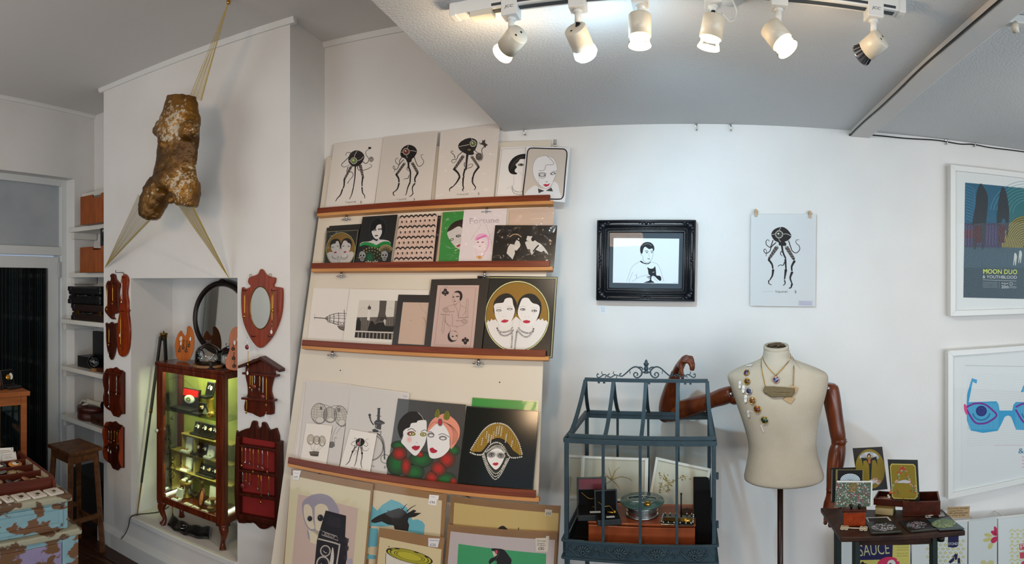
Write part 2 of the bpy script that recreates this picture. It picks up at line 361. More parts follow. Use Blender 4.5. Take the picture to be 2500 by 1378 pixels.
# ------------------------------------------------------------------ leaning display board with its four ledges
board=thing('display_board','tall white board leaning on the wall with four brown picture ledges','display board',BOARD.M(BOARD.O),None)
xl,xr,yt,yb=-1.405,-.318,loc(BOARD,BOARD.hit(1358,341))[1],loc(BOARD,BOARD.at(0,0))[1]-.80
b=MB();b.box(xl,xr,yb,yt,-.014,0);b.build('panel',mat('board_paint','#d2c8b8',.55,noise=(2,'#c9beac',.3,.8)),board,bev=.002)
RAIL=wood('ledge_varnish','#5f2511','#78351c',(4,60,60),.35);RAIL2=wood('ledge_pine','#b57a44','#c48c54',(4,60,60),.4)
LEDGE=[]
for (lx,ly,rx_,ry_) in ((774,529,1343,499),(760,664,1342,661),(737,852,1332,881),(703,1140,1308,1226)):
    P=BOARD.hit(lx,ly,.03);Q=BOARD.hit(rx_,ry_,.03);(x0,y0),(x1,y1)=loc(BOARD,P),loc(BOARD,Q);LEDGE.append((x0,x1,y0,y1))
    def lq(mb,h0,h1,z0,z1,e=0):mb.hex8([(x0,y0+h0,z0),(x1+e,y1+h0,z0),(x1+e,y1+h1,z0),(x0,y0+h1,z0)],[(x0,y0+h0,z1),(x1+e,y1+h0,z1),(x1+e,y1+h1,z1),(x0,y0+h1,z1)])
    b=MB();lq(b,0,.016,0,.034,.012);b.build('ledge_base',RAIL2,board,bev=.0015)
    b=MB();lq(b,.014,.040,.027,.038);b.build('ledge_rail',RAIL,board,bev=.002)
    for tt in (.14,.75):
        w=MB();cx_,cy_=x0+(x1-x0)*tt,y0+(y1-y0)*tt
        w.tube([(cx_,cy_,.015),(cx_,cy_-.018,.015)],.005,8);w.ball((cx_,cy_-.02,.015),.0065,8,5);w.bar((cx_,cy_-.018,.015),(cx_+.022,cy_-.02,.015),.003,.009,(0,0,1));w.bar((cx_,cy_-.018,.015),(cx_-.022,cy_-.02,.015),.003,.009,(0,0,1))
        w.build('wing_nut',mat('zinc','#b9bcc0',.3,1.),board,smooth=True)
for px,py in ((831,905),(1220,934)):w=MB();P=BOARD.hit(px,py);x,y=loc(BOARD,P);w.lathe([(.0028,0),(.0028,.001),(0,.0012)],8,Matrix.Translation((x,y,0)));w.build('screw_hole',mat('dark_hole','#1a1714',.8),board)
# ------------------------------------------------------------------ prints on the display board
SLEEVE=glass('cellophane',rough=.08,refl=1.0,bump=(13,.8))
SLEEVE_T=glass('taut_cellophane',rough=.05,refl=.5,bump=(4,.12))
KRAFT=mat('kraft_board','#8a6742',.8,noise=(6,'#7d5b38',.3,.8))
def quad(view,pts):return [(view[0]+x/view[2],view[1]+y/view[2]) for x,y in pts]
def sheet(name,label,plane,off,q,col,view=(0,0,1),thick=.0016,sleeve=None,cat='print',m=None,group=None,rough=.6,inset=None):
    """a flat sheet on a plane: q = its four corners (top left, top right, bottom right, bottom left)"""
    q=quad(view,q);pl=plane.off(off);W4=[pl.hit(x,y) for x,y in q]
    root=thing(name,label,cat,pl.M((W4[2]+W4[3])/2),group)
    b=MB();b.prism(W4,-pl.N*thick)
    b.build('sheet',m or mat('paper_'+str(col).lstrip('#')+('' if rough==.6 else 'g'),col,rough),root,world=True)
    if sleeve:
        o=pl.off(.0045);c=sum((Vector((*p,0)) for p in q),Vector())/4
        w=MB();w.face([o.hit(c.x+(x-c.x)*1.015,c.y+(y-c.y)*1.01) for x,y in q]);w.build('sleeve',sleeve,root,world=True)
    return root,Art(pl,view)
Z1=(780,310,6.2645);Z2=(1060,300,5.991);Z3=(760,510,8.0645);Z4=(1050,500,7.5758);Z5=(730,660,5.991);Z6=(1030,660,5.743)
Z7=(700,920,4.9226);Z8=(930,950,4.922);Z9=(680,1130,5.555);Z10=(1000,1180,6.25);Z11=(1430,520,5.3);Z12=(1810,500,5.3)
PAPER='#d6cdc4';BLK='#16130f';INKC='#1d1816';GRY='#6f665f'
def squid(A,body,eye,tents,thighs,legs,ribs=(),tw=11):
    for t in tents:A.line(t,tw,'#2c2522',1,6,taper=tw*.45)
    for t in thighs:
        A.poly(t,'#4b433e',1);m0=((t[0][0]+t[1][0])/2,(t[0][1]+t[1][1])/2);m1=((t[2][0]+t[3][0])/2,(t[2][1]+t[3][1])/2)
        for k in range(5):
            f0,f1=k/5,(k+.7)/5
            A.line([(t[0][0]+(t[3][0]-t[0][0])*f0,t[0][1]+(t[3][1]-t[0][1])*f0),(t[1][0]+(t[2][0]-t[1][0])*f1,t[1][1]+(t[2][1]-t[1][1])*f1)],5,'#9a8f86',2)
        A.ell(*m1,12,12,INKC,2);A.ring(*m0,14,14,5,INKC,2,n=14)
    for l,w0,w1 in legs:A.line(l,w0,INKC,2,5,taper=w1);A.ell(*l[0],w0*.55,w0*.5,INKC,2,n=12)
    A.poly(body,INKC,3,5)
    for r in ribs:A.line(r,7,'#c4bab2',4,5)
    x,y,r,c=eye;A.ell(x,y,r*1.08,r*1.08,'#b9b0a6',5);A.ell(x,y,r*.8,r*.8,'#2b2623',6);A.ell(x,y,r*.68,r*.68,c,7);A.ell(x-r*.2,y-r*.2,r*.25,r*.2,'#d9d4c2',8)
    for k in range(8):a=k*pi/4;A.line([(x+cos(a)*r*.8,y+sin(a)*r*.8),(x+cos(a)*r*1.1,y+sin(a)*r*1.1)],5,INKC,7)
def sign(A,x,y,s):A.line([(x,y+s),(x+s*.3,y-s*.6),(x+s*.5,y+s*.8),(x+s*.9,y-s*.2),(x+s*.4,y+s*1.3)],s*.14,'#3a332f',1,3)
def beads(A,pts,step,r,col,lay,sm=8,hollow=None):
    P=[Vector((*p,0)) for p in sp(pts,sm)];acc=0;last=P[0];A.ell(P[0].x,P[0].y,r,r,col,lay,n=9)
    for p in P[1:]:
        acc += (p-last).length;last=p
        if acc >= step:
            acc=0;A.ell(p.x,p.y,r,r,col,lay,n=9)
            if hollow:A.ell(p.x,p.y,r*.55,r*.55,hollow,lay+1,n=7)
def mixc(a,b,t):a,b=(tuple(int(c.lstrip('#')[i:i+2],16) for i in (0,2,4)) for c in (a,b));return '#%02x%02x%02x' % tuple(int(x+(y-x)*t) for x,y in zip(a,b))
def blob(A,cx,cy,rx,ry,col,base,lay,steps=5,rot=0):
    for k in range(steps):
        t=k/(steps-1);s=1.15-.75*t;A.ell(cx,cy,rx*s,ry*s,mixc(base,col,.25+.75*t),lay+k*.12,rot,24)
# ---- first ledge
R_,A=sheet('art_print','plain white sheet edge showing behind the leftmost tripod print on the top ledge',BOARD,.003,[(150,512),(900,420),(820,1270),(70,1296)],PAPER,Z1)
A.line([(160,540),(120,900),(85,1270)],3,'#a79e94',0);A.build('printed_image',R_)
R_,A=sheet('art_print','tripod ink drawing with green eye, leftmost print on the top ledge, creature raising a claw',BOARD,.008,[(222,258),(983,168),(832,1240),(78,1290)],PAPER,Z1,sleeve=SLEEVE_T)
squid(A,[(580,360),(650,390),(685,450),(665,520),(610,590),(520,605),(455,555),(440,490),(470,410),(520,370)],(525,518,48,'#6f8a3c'),
      [[(460,450),(390,520),(340,570),(350,605),(400,612),(460,575)],[(465,450),(480,410),(455,390),(410,400),(405,440)],[(655,530),(710,560),(745,530),(755,490),(720,440),(705,390),(735,350),(780,335)],
       [(580,600),(600,660),(690,660),(780,620),(800,590),(760,565)],[(440,610),(420,690),(490,690),(515,740),(480,790),(440,840),(428,862),(452,850)]],
      [[(465,605),(510,600),(400,800),(368,795)],[(598,590),(645,580),(682,772),(652,780)]],
      [([(380,810),(375,900),(355,945)],26,14),([(350,960),(320,1040),(275,1090),(245,1140)],22,8),([(548,600),(545,690),(540,780),(518,930)],22,13),([(515,940),(490,1040),(455,1108)],16,7),([(662,780),(650,860),(652,910)],24,14),([(650,930),(660,1010),(690,1050),(690,1095)],20,7)],
      [[(578,368),(545,420),(530,470)],[(672,455),(630,500),(575,520)],[(445,515),(480,525)]])
A.ell(768,322,24,16,INKC,2);A.ell(792,495,36,40,'#5c534d',2)
for k in range(4):A.ring(790,480+k*14,30-k*3,18,4,'#b5aaa0',3,n=16)
A.text('Tripod #2',395,1168,165,34,'#4a423d',1,-4);sign(A,625,1145,26);A.poly([(640,1220),(790,1208),(785,1228),(635,1238)],'#c5bac2',1);A.build('printed_image',R_)
R_,A=sheet('art_print','tripod ink drawing with dark red eye, second print from the left on the top ledge',BOARD,.014,[(983,160),(1812,65),(1690,1180),(838,1238)],PAPER,Z1,sleeve=SLEEVE_T)
squid(A,[(1380,275),(1460,310),(1490,380),(1450,460),(1415,490),(1400,535),(1345,542),(1315,490),(1250,455),(1238,400),(1265,330),(1320,288)],(1325,378,50,'#7a3326'),
      [[(1450,460),(1475,540),(1510,600),(1560,590),(1595,530),(1560,470),(1555,430),(1592,425)],[(1265,460),(1225,520),(1225,572),(1180,560),(1160,510),(1190,475),(1202,497)],[(1290,500),(1225,570),(1190,640),(1150,650),(1125,620),(1140,595),(1155,640),(1145,690)],
       [(1350,610),(1338,650),(1375,682)],[(1370,740),(1350,790),(1310,790),(1288,812)]],
      [[(1280,555),(1318,565),(1205,722),(1165,718)],[(1398,560),(1440,545),(1520,690),(1480,702)]],
      [([(1175,730),(1210,790),(1215,850)],30,20),([(1215,870),(1190,950),(1135,1000)],26,10),([(1130,1000),(1130,1040),(1155,1050)],16,8),([(1360,540),(1365,620),(1390,690),(1385,850)],28,19),([(1380,860),(1350,930),(1335,990)],22,11),([(1335,990),(1325,1030),(1305,1045)],14,6),([(1500,710),(1460,790),(1465,850)],28,18),([(1455,870),(1420,930),(1430,1020)],22,11),([(1430,1020),(1400,1055),(1370,1065)],15,7)],
      [[(1360,285),(1340,330)],[(1385,365),(1430,365),(1482,380)],[(1245,390),(1280,385)],[(1325,435),(1345,475)]])
A.text('Tripod #1',1180,1125,150,32,'#4a423d',1,-5);sign(A,1440,1100,24);A.line([(1030,1130),(1170,1110)],3,'#b7ada6',1);A.poly([(1460,1170),(1600,1150),(1595,1170),(1455,1190)],'#c5bac2',1);A.build('printed_image',R_)
R_,A=sheet('art_print','glossy tripod ink drawing with a flower-like claw, tallest print on the top ledge',BOARD,.020,[(95,130),(965,10),(862,1145),(5,1195)],'#d2c7bd',Z2,sleeve=SLEEVE)
squid(A,[(540,222),(610,250),(632,300),(605,385),(575,420),(580,460),(500,468),(390,412),(352,350),(375,290),(450,240)],(568,305,45,'#5f7434'),
      [[(730,350),(695,400),(710,490),(690,550),(635,562)],[(410,430),(350,480),(330,530),(270,540),(255,570),(290,585),(330,545)],[(305,520),(290,470),(245,432),(265,408),(282,432)],[(450,580),(440,620),(470,662),(540,650),(565,610),(520,608),(480,640)],[(590,400),(640,440),(690,450)]],
      [[(405,475),(445,500),(322,672),(285,660)],[(528,500),(572,490),(662,630),(628,642)]],
      [([(292,680),(345,730),(375,790)],34,22),([(370,800),(330,870),(270,940)],28,11),([(260,940),(225,970),(230,1005)],20,8),([(485,470),(475,560),(465,690)],36,20),([(450,680),(430,760),(435,800)],26,19),([(425,810),(420,900),(430,950)],25,15),([(430,960),(412,985),(430,1000)],18,8),([(650,650),(590,730),(570,790)],30,20),([(565,800),(560,870),(590,920)],26,15),([(590,920),(606,950),(585,985)],18,8)],
      [[(362,350),(430,335),(510,318)],[(545,228),(560,260)]])
A.poly([(655,270),(680,305),(705,280),(698,252),(720,262),(745,243),(745,295),(787,325),(760,340),(745,370),(715,325),(668,312)],'#3a312c',2)
A.ell(655,495,48,55,'#6a5f57',1)
for k in range(5):A.line([(610+k*18,450),(625+k*16,545)],4,INKC,2);A.line([(608,460+k*18),(702,465+k*18)],4,INKC,2)
A.ell(512,395,24,13,'#7d6f3c',4);A.text('Tripod #3',330,1062,170,30,'#4a423d',1,-3);sign(A,640,1030,26);A.poly([(640,1120),(792,1105),(788,1140),(636,1152)],'#c7bcc6',1);A.build('printed_image',R_)
R_,A=sheet('art_print','pencil portrait of woman with black finger waves, half hidden behind the bow tie portrait',BOARD,.008,[(972,362),(1420,335),(1360,1130),(885,1148)],'#d9d2cc',Z2)
A.line([(992,385),(1400,362),(1345,1120),(905,1138)],6,'#8b8584',0,closed=True);A.poly([(1340,458),(1240,468),(1150,520),(1092,610),(1088,690),(1120,742),(1190,756),(1215,740),(1180,715),(1185,680),(1210,650),(1190,610),(1232,570),(1262,532),(1345,525)],'#1c1917',1,4)
for k in range(5):A.line([(1110+k*22,690-k*20),(1150+k*26,590-k*20),(1240+k*20,510-k*4)],4,'#4a4643',2,4)
A.ell(1268,615,46,20,'#77716d',1);A.ell(1275,612,16,14,'#2a2725',2);A.line([(1165,760),(1165,860),(1148,920),(1060,960)],4,'#a39c97',1,5);A.line([(1225,700),(1300,770),(1330,790)],3,'#a39c97',1)
beads(A,[(1140,930),(1165,985),(1230,1012),(1330,1000)],16,8,'#8d8682',1);beads(A,[(1135,965),(1170,1030),(1260,1052),(1330,1045)],16,8,'#8d8682',1);A.build('printed_image',R_)
R_,A=sheet('art_print','portrait of pale woman with red lips, monocle and bow tie in a rounded black border',BOARD,.017,[(1347,345),(1992,360),(1912,1165),(1285,1112)],'#d8d6d8',Z2,sleeve=SLEEVE_T)
bp=[(1430,371),(1640,377),(1860,382),(1915,395),(1942,450),(1930,600),(1912,800),(1893,1040),(1872,1098),(1820,1118),(1600,1114),(1370,1110),(1318,1088),(1300,1030),(1320,850),(1345,640),(1362,450),(1382,392)]
A.poly(bp,'#c2b6aa',0,5);A.line(bp,17,'#1e1c1d',1,5,True)
A.poly([(1330,1085),(1350,1010),(1470,920),(1560,960),(1700,950),(1742,865),(1805,895),(1832,1000),(1862,1095),(1820,1105),(1380,1098)],'#d6d3d2',1,4)
A.poly([(1650,487),(1740,520),(1785,600),(1797,700),(1765,790),(1710,915),(1640,962),(1560,925),(1480,830),(1442,720),(1452,600),(1500,520),(1570,490)],'#d9d6d5',2,5);A.line([(1650,487),(1740,520),(1785,600),(1797,700),(1765,790),(1710,915),(1640,962),(1560,925),(1480,830),(1442,720),(1452,600),(1500,520),(1570,490)],4,'#8c8988',3,5,True)
A.poly([(1590,910),(1625,894),(1648,902),(1697,887),(1672,925),(1632,936)],'#b3283f',3);A.ell(1580,768,50,20,'#595654',3);A.ell(1580,766,34,11,'#dedbd9',4);A.ell(1740,745,40,17,'#595654',3,-12);A.ell(1738,746,24,9,'#dedbd9',4)
A.ring(1580,770,50,40,6,'#6d6a69',5);A.line([(1520,745),(1580,728),(1642,746)],6,'#4b4847',4,5);A.line([(1695,748),(1740,715),(1792,705)],6,'#4b4847',4,5);A.line([(1530,810),(1520,1000)],3,'#9c9997',4)
A.line([(1655,488),(1730,560),(1745,610),(1640,620),(1610,690),(1530,700)],6,'#7b7877',4,6);A.line([(1630,862),(1660,866)],7,'#55514f',4)
for tri in ([(1512,960),(1612,995),(1525,1032)],[(1632,995),(1718,945),(1742,1005)]):A.poly(tri,'#3c3a3b',4)
A.line([(1512,960),(1525,1032)],7,'#dddada',5);A.line([(1718,945),(1742,1005)],7,'#dddada',5);A.ell(1622,996,14,12,'#dddada',5);A.build('printed_image',R_)
# ---- second ledge
def small_twins(k,off,q,lab):
    return sheet('art_print',lab,BOARD,off,q,'#1b1917',Z3,thick=.002,rough=.3)
R_,A=small_twins(0,.003,[(355,340),(985,298),(872,1130),(240,1150)],'rearmost black mounted print behind the small gold oval print on the second ledge');A.line([(372,352),(970,312)],7,'#3a3732',0);A.build('printed_image',R_)
R_,A=small_twins(1,.007,[(305,375),(968,332),(850,1130),(236,1150)],'middle black mounted print just behind the small gold oval print on the second ledge');A.line([(325,390),(950,348)],7,'#3a3732',0);A.build('printed_image',R_)
R_,A=sheet('art_print','small black print of two pale women with red lips in a gold oval',BOARD,.012,[(292,440),(938,405),(838,1135),(230,1150)],'#1c1a18',Z3,thick=.002,sleeve=SLEEVE,rough=.3)
def twins(A,E,tilt,gold,hairL,hairR,faceL,faceR,fur,lips,eyes,lay=1):
    cx,cy,rx,ry=E
    A.ell(cx,cy,rx*1.03,ry*1.03,'#c6c387',lay,tilt,40);A.ell(cx,cy,rx,ry,BLK,lay+1,tilt,40);A.ell(cx,cy,rx*.985,ry*.985,gold,lay+2,tilt,40)
    bot=[p for p in ellp(cx,cy,rx*.985,ry*.985,60,tilt) if p[1]>fur[0][1]-2];bot=sorted(bot,key=lambda p:atan2(p[1]-cy,p[0]-cx))
    A.poly(fur+[p for p in bot if p[1]>max(fur[0][1],fur[-1][1])-ry*.02],'#d9d3ce',lay+3)
    for h in (hairL,hairR):A.poly(h,'#1b1715',lay+4,5)
    for f in (faceL,faceR):A.poly(f,'#dcd6d2',lay+5,5)
    for l in lips:A.poly(l,'#b5243a',lay+6,4)
    for x,y,a,b,d in eyes:A.ell(x,y,a,b,'#3f3b38',lay+6);A.ell(x,y+b*.1,a*.72,b*.55,'#cfc9c5',lay+7);A.ell(x+d,y,b*.55,b*.5,'#1f1d1c' if d else '#cfc9c5',lay+8,n=10);A.line([(x-a*1.1,y-b*1.9),(x,y-b*2.7),(x+a*1.1,y-b*2.0)],b*.2,'#8f8882',lay+6,4)
A.line([(305,455),(922,422),(822,1122),(246,1138)],8,'#b9b47c',0,closed=True)
twins(A,(578,805,278,332),6,'#8d6c2b',[(372,760),(368,690),(400,625),(470,592),(535,600),(572,650),(588,720),(575,775),(500,700),(430,700),(395,720),(392,760)],[(590,750),(590,690),(620,615),(700,578),(770,608),(800,680),(790,745),(765,790),(700,690),(620,690),(600,745)],
      [(388,740),(395,712),(430,692),(475,682),(490,642),(530,640),(552,690),(562,760),(545,830),(510,880),(465,895),(425,850),(395,800)],[(592,740),(612,685),(640,632),(690,632),(720,670),(757,682),(778,720),(768,790),(735,850),(690,880),(640,860),(605,810)],
      [(310,880),(360,850),(420,850),(465,890),(520,870),(575,780),(640,850),(690,880),(740,850),(800,840),(840,870)],[[(443,862),(470,846),(502,850),(492,868),(460,876)],[(632,852),(660,838),(692,846),(680,864),(648,868)]],
      [(420,762,26,11,0),(525,742,24,10,0),(630,740,23,11,3),(735,742,25,12,3)])
for L in ([(405,930),(440,965),(500,972),(535,930)],[(410,955),(450,992),(520,995),(542,950)],[(715,920),(690,962),(620,972),(585,930)],[(715,945),(670,992),(600,992),(580,950)],[(530,970),(526,1105)],[(568,970),(560,1105)]):beads(A,L,15,7,'#8f8a85',8)
A.build('printed_image',R_)
R_,A=sheet('art_print','black print of dark haired lady in green shawl with fans and two skulls',BOARD,.017,[(1012,162),(1697,114),(1550,1118),(850,1132)],'#141211',Z3,thick=.002,rough=.3,sleeve=SLEEVE_T)
for k,c in enumerate(('#1b1f20','#242b2d','#1b1f20')):A.ell(1312,400,190-k*14,250-k*16,c,k*.3,5)
A.ell(1310,400,150,205,'#0f0d0c',1,5);A.poly([(1375,315),(1385,400),(1390,470),(1350,560),(1285,600),(1230,560),(1195,490),(1195,440),(1262,400),(1290,335),(1330,312)],'#d5d0cd',2,4)
A.ell(1245,418,38,18,'#1a1716',3,-6);A.ell(1352,402,40,16,'#1a1716',3,-4);A.ell(1245,420,18,7,'#b9b4b0',4);A.ell(1352,404,18,7,'#b9b4b0',4);A.poly([(1240,525),(1280,518),(1320,520),(1300,542),(1262,545)],'#2a2423',3);A.line([(1372,212),(1385,300)],5,'#3a3e40',2)
A.poly([(1330,560),(1345,605),(1430,612),(1520,632),(1560,690),(1400,670),(1290,712),(1150,680),(960,720),(1000,660),(1110,648),(1190,628),(1215,608),(1290,640),(1310,610)],'#cbc6c2',2,4)
A.poly([(948,745),(1000,672),(1110,660),(1230,690),(1275,715),(1400,652),(1520,648),(1566,700),(1552,750),(1450,722),(1340,752),(1302,745),(1385,850),(1352,1005),(1300,900),(1180,762),(1060,716)],'#1f7a3a',3,4);A.line([(960,735),(1040,690),(1200,705),(1290,740)],14,'#2f9a4e',4,4)
for cx,cy,R0,a0,a1 in ((1190,1080,330,195,335),(1470,900,190,205,330)):
    A.poly([(cx,cy)]+ellp(cx,cy,R0*.86,R0,18,0,a0,a1),'#17210f',4)
    for rr in (.95,.78,.6,.42):
        n_=int(13*rr)
        for k in range(n_):a=radians(a0+6+(a1-a0-12)*k/max(n_-1,1));A.ell(cx+cos(a)*R0*.86*rr,cy+sin(a)*R0*rr,11*rr+4,13*rr+4,'#a98d63',5,n=8);A.ell(cx+cos(a)*R0*.86*rr,cy+sin(a)*R0*rr,6,6,'#2c5a30',6,n=7)
blob(A,1150,960,80,110,'#155a3a','#1d2a1b',5,4)
for cx,cy in ((1005,915),(1442,908)):
    A.ell(cx,cy,66,80,'#8f8f8e',7);A.ell(cx-4,cy+78,42,42,'#8f8f8e',7)
    for d in (-30,26):A.ell(cx+d,cy+6,18,21,'#1a1917',8,n=12);A.ring(cx+d,cy+6,22,26,5,'#b8b6b2',8,n=14)
    A.poly([(cx-8,cy+55),(cx,cy+25),(cx+8,cy+55)],'#1a1917',8);A.line([(cx-32,cy+85),(cx,cy+96),(cx+26,cy+85)],8,'#2a2826',8,3)
for cx,cy in ((1125,1065),(1262,1060)):
    for k in range(6):a=k*pi/3+.4;A.poly([(cx,cy),(cx+cos(a-.25)*40,cy+sin(a-.25)*34),(cx+cos(a)*74,cy+sin(a)*58),(cx+cos(a+.25)*40,cy+sin(a+.25)*34)],'#d8d0cc',9+(k % 2)*.5)
A.build('printed_image',R_)
R_,A=sheet('art_print','black backed print showing only a dark edge behind the repeated faces print',BOARD,.004,[(-380,200),(206,205),(100,1112),(-500,1112)],'#241a14',Z4,thick=.002,rough=.25,sleeve=SLEEVE);A.line([(200,215),(95,1105)],10,'#5a4434',0);A.build('printed_image',R_)
R_,A=sheet('art_print','pink print of five rows of repeated bearded faces with dark hair',BOARD,.012,[(1735,150),(2492,92),(2388,1112),(1600,1122)],'#c7a898',Z3,thick=.002,sleeve=SLEEVE)
for i in range(5):
    for j in range(8):
        x=1790+(1680-1790)*i/4+j*(90.5+.8*i);y=142+i*206-j*(5.2-i*.9)
        A.ell(x-2,y+72,38,56,'#d3b8a6',0,n=14);A.poly([(x-52,y+58),(x-46,y+14),(x-12,y-14),(x+22,y-10),(x+48,y+20),(x+44,y+52),(x+28,y+34),(x,y+16),(x-26,y+36)],'#241814',1)
        A.line([(x-26,y+58),(x-6,y+60)],6,'#5a4238',1);A.line([(x+6,y+58),(x+24,y+56)],6,'#5a4238',1);A.line([(x,y+62),(x-4,y+86)],4,'#8f705f',1)
        A.poly([(x-22,y+98),(x+12,y+96),(x+10,y+138),(x-6,y+146),(x-16,y+134)],'#33221c',1);A.line([(x-40,y+100),(x-28,y+190)],4,'#9a7c6c',1)
A.build('printed_image',R_)
R_,A=sheet('art_print','bright green print of tilted woman face with dark hair, half covered by Fortune print',BOARD,.008,[(238,140),(760,112),(690,1108),(148,1108)],'#2f8a35',Z4,thick=.002,sleeve=SLEEVE)
A.line([(224,145),(138,1100)],22,'#c0a084',0);A.poly([(318,515),(345,425),(420,340),(520,292),(650,282),(650,460),(590,445),(522,402),(450,440),(390,472)],'#2b1a12',1,4)
A.poly([(320,512),(400,470),(522,402),(600,450),(655,600),(650,840),(540,828),(450,762),(370,662),(328,580)],'#d3cdca',2,4);A.ell(522,580,48,26,'#4f4b49',3,-8);A.ell(528,578,26,15,'#c9c5c2',4);A.ell(530,578,11,11,'#222222',5,n=10);A.ell(400,648,40,24,'#5a5654',3,-20);A.ell(402,648,22,13,'#c9c5c2',4)
A.poly([(478,768),(520,742),(560,728),(556,762),(510,788)],'#b13236',3);A.build('printed_image',R_)
R_,A=sheet('art_print','white Fortune print of a woman with pink hair below grey lettering',BOARD,.016,[(630,92),(1425,68),(1338,1108),(520,1108)],'#d2c5c5',Z4,thick=.002,sleeve=SLEEVE)
A.text('Fortune',735,352,540,100,'#8b7f81',1,-2);A.text('Fortune',742,350,520,88,'#bdb0b1',2,-2)
for L in ([(935,375),(860,500),(800,580),(760,640)],[(1040,380),(1085,510),(1110,600),(1150,770)],[(1150,520),(1100,600),(1130,700)]):beads(A,L,20,6,'#7f7477',1)
A.line([(840,660),(880,585),(960,552),(1040,572),(1078,640),(1080,720),(1060,800),(1000,900),(970,960)],46,'#d99dbd',1,5,taper=20);A.ell(930,740,78,112,'#dccbcb',2);A.line([(862,645),(950,600),(1040,578)],36,'#cf6aa4',3,4);A.line([(852,800),(850,900),(880,960)],14,'#dcb2c6',2,4)
for x in (886,972):A.ell(x,695,22,11,'#b05a78',4,-8);A.ell(x,696,9,6,'#5a3040',5,n=8)
A.ell(920,770,16,9,'#b35f74',4);blob(A,910,975,52,30,'#b9752f','#d8bda0',3,4);A.build('printed_image',R_)
R_,A=sheet('art_print','plain beige card in a shiny crumpled sleeve behind the film couple print',BOARD,.007,[(1478,92),(2300,48),(2215,1100),(1390,1100)],'#c2a692',Z4,sleeve=SLEEVE);A.line([(1490,150),(2290,110)],3,'#b0937e',0);A.build('printed_image',R_)
R_,A=sheet('art_print','dark glossy print of a man and woman about to kiss',BOARD,.022,[(1205,380),(2354,385),(2288,1172),(1130,1106)],'#1b1410',Z4,thick=.002,rough=.25,sleeve=SLEEVE)
A.poly([(1600,655),(1650,680),(1672,740),(1660,782),(1632,812),(1600,852),(1566,842),(1570,905),(1525,1012),(1415,900),(1440,790),(1482,728),(1560,742),(1570,700)],'#d5cfc9',1);A.line([(1470,600),(1540,552),(1620,552),(1690,600)],16,'#b79a7a',1,5)
A.poly([(1800,578),(1892,590),(1870,640),(1902,682),(1942,660),(1982,692),(2040,720),(2100,780),(2160,860),(2186,932),(2100,852),(2060,880),(1990,852),(1952,832),(1922,880),(1880,934),(1850,872),(1856,832),(1800,822),(1776,760),(1754,702),(1790,672),(1832,692),(1778,650)],'#d5cfc9',1);A.line([(1905,870),(1960,800),(2010,750)],26,'#1b1410',2)
for x,y,l in ((1300,960,40),(1350,930,36),(2120,950,44)):A.line([(x,y),(x+14,y+l)],9,'#b9b0a6',1,taper=3)
A.ell(1900,640,30,40,'#0f0b09',2);A.build('printed_image',R_)
# ---- third ledge
R_,A=sheet('art_print','ink drawing of an airship nose and rigging, leftmost print on the third ledge',BOARD,.004,[(212,260),(900,276),(780,1120),(112,1085)],PAPER,Z5)
A.line([(218,694),(390,706)],12,'#4a423c',1);A.line([(230,640),(226,738)],3,'#6b625b',1)
for L,w_ in (([(388,695),(450,662),(520,640),(600,632),(740,640)],7),([(388,704),(500,702),(600,705),(740,716)],6),([(388,712),(440,752),(500,778),(580,802),(730,812)],8),([(392,710),(470,738),(560,757),(740,778)],6),([(392,700),(520,672),(620,668),(740,676)],4)):A.line(L,w_,'#332c28',1,5)
for x,y0,y1 in ((415,680,738),(447,655,756),(507,636,778),(577,622,802),(660,578,806)):A.line([(x,y0),(x+4,(y0+y1)/2),(x-4,y1)],7,'#332c28',2,4)
for k in range(6):A.ring(440+k*48,745+k*6,26,24,4,'#3f3833',2,a0=0,a1=180,n=10)
A.poly([(563,815),(600,862),(660,886),(740,890),(740,820)],'#6b625a',1);A.line([(563,815),(600,862),(660,886)],8,'#2f2925',2,4);A.build('printed_image',R_)
R_,A=sheet('art_print','white mounted print of dark city rooftops and a cooling tower above a balustrade',BOARD,.009,[(745,275),(1905,292),(1795,1190),(632,1105)],'#d9d1c6',Z5,sleeve=SLEEVE_T)
A.poly([(880,438),(1600,448),(1535,1030),(812,985)],'#cbc2b6',0);A.poly([(1180,445),(1283,448),(1264,640),(1290,720),(1110,770),(1150,690),(1172,590)],'#4c433c',1);A.poly([(1405,450),(1445,450),(1390,860),(1370,850)],'#6a6159',1)
A.poly([(846,690),(1400,684),(1378,905),(826,890)],'#5f564e',1);A.poly([(1010,572),(1046,572),(1034,740),(995,730)],'#d3cbc0',2);A.poly([(1003,548),(1030,514),(1057,548),(1045,578),(1010,574)],'#4a413a',3);A.line([(1030,495),(1030,520)],4,'#4a413a',3)
A.line([(865,600),(950,545),(1000,590),(1130,590)],3,'#a99f94',1,4);A.line([(1290,580),(1325,545),(1380,580)],4,'#a99f94',1)
A.poly([(840,740),(872,690),(906,760),(898,885),(828,882)],'#1c1714',3);A.poly([(1000,888),(1030,790),(1052,744),(1082,744),(1110,800),(1150,768),(1235,764),(1262,820),(1395,818),(1378,905)],'#1c1714',3);A.poly([(1235,740),(1252,712),(1272,740),(1262,815),(1248,790)],'#b9afa3',4)
for k in range(24):x=905+k*19;A.line([(x,700+(k*37) % 50),(x+2,790+(k*53) % 80)],3,'#453d36' if k % 2 else '#7d746a',2)
A.poly([(824,905),(1374,926),(1360,1017),(812,985)],'#2a231e',1);A.line([(828,890),(1378,916)],12,'#c9c0b4',4)
for k in range(10):x=868+k*54.5;A.poly([(x-8,912+k*2),(x+10,913+k*2),(x+4,988+k*3),(x-12,987+k*3)],'#8f857a',2)
A.build('printed_image',R_)
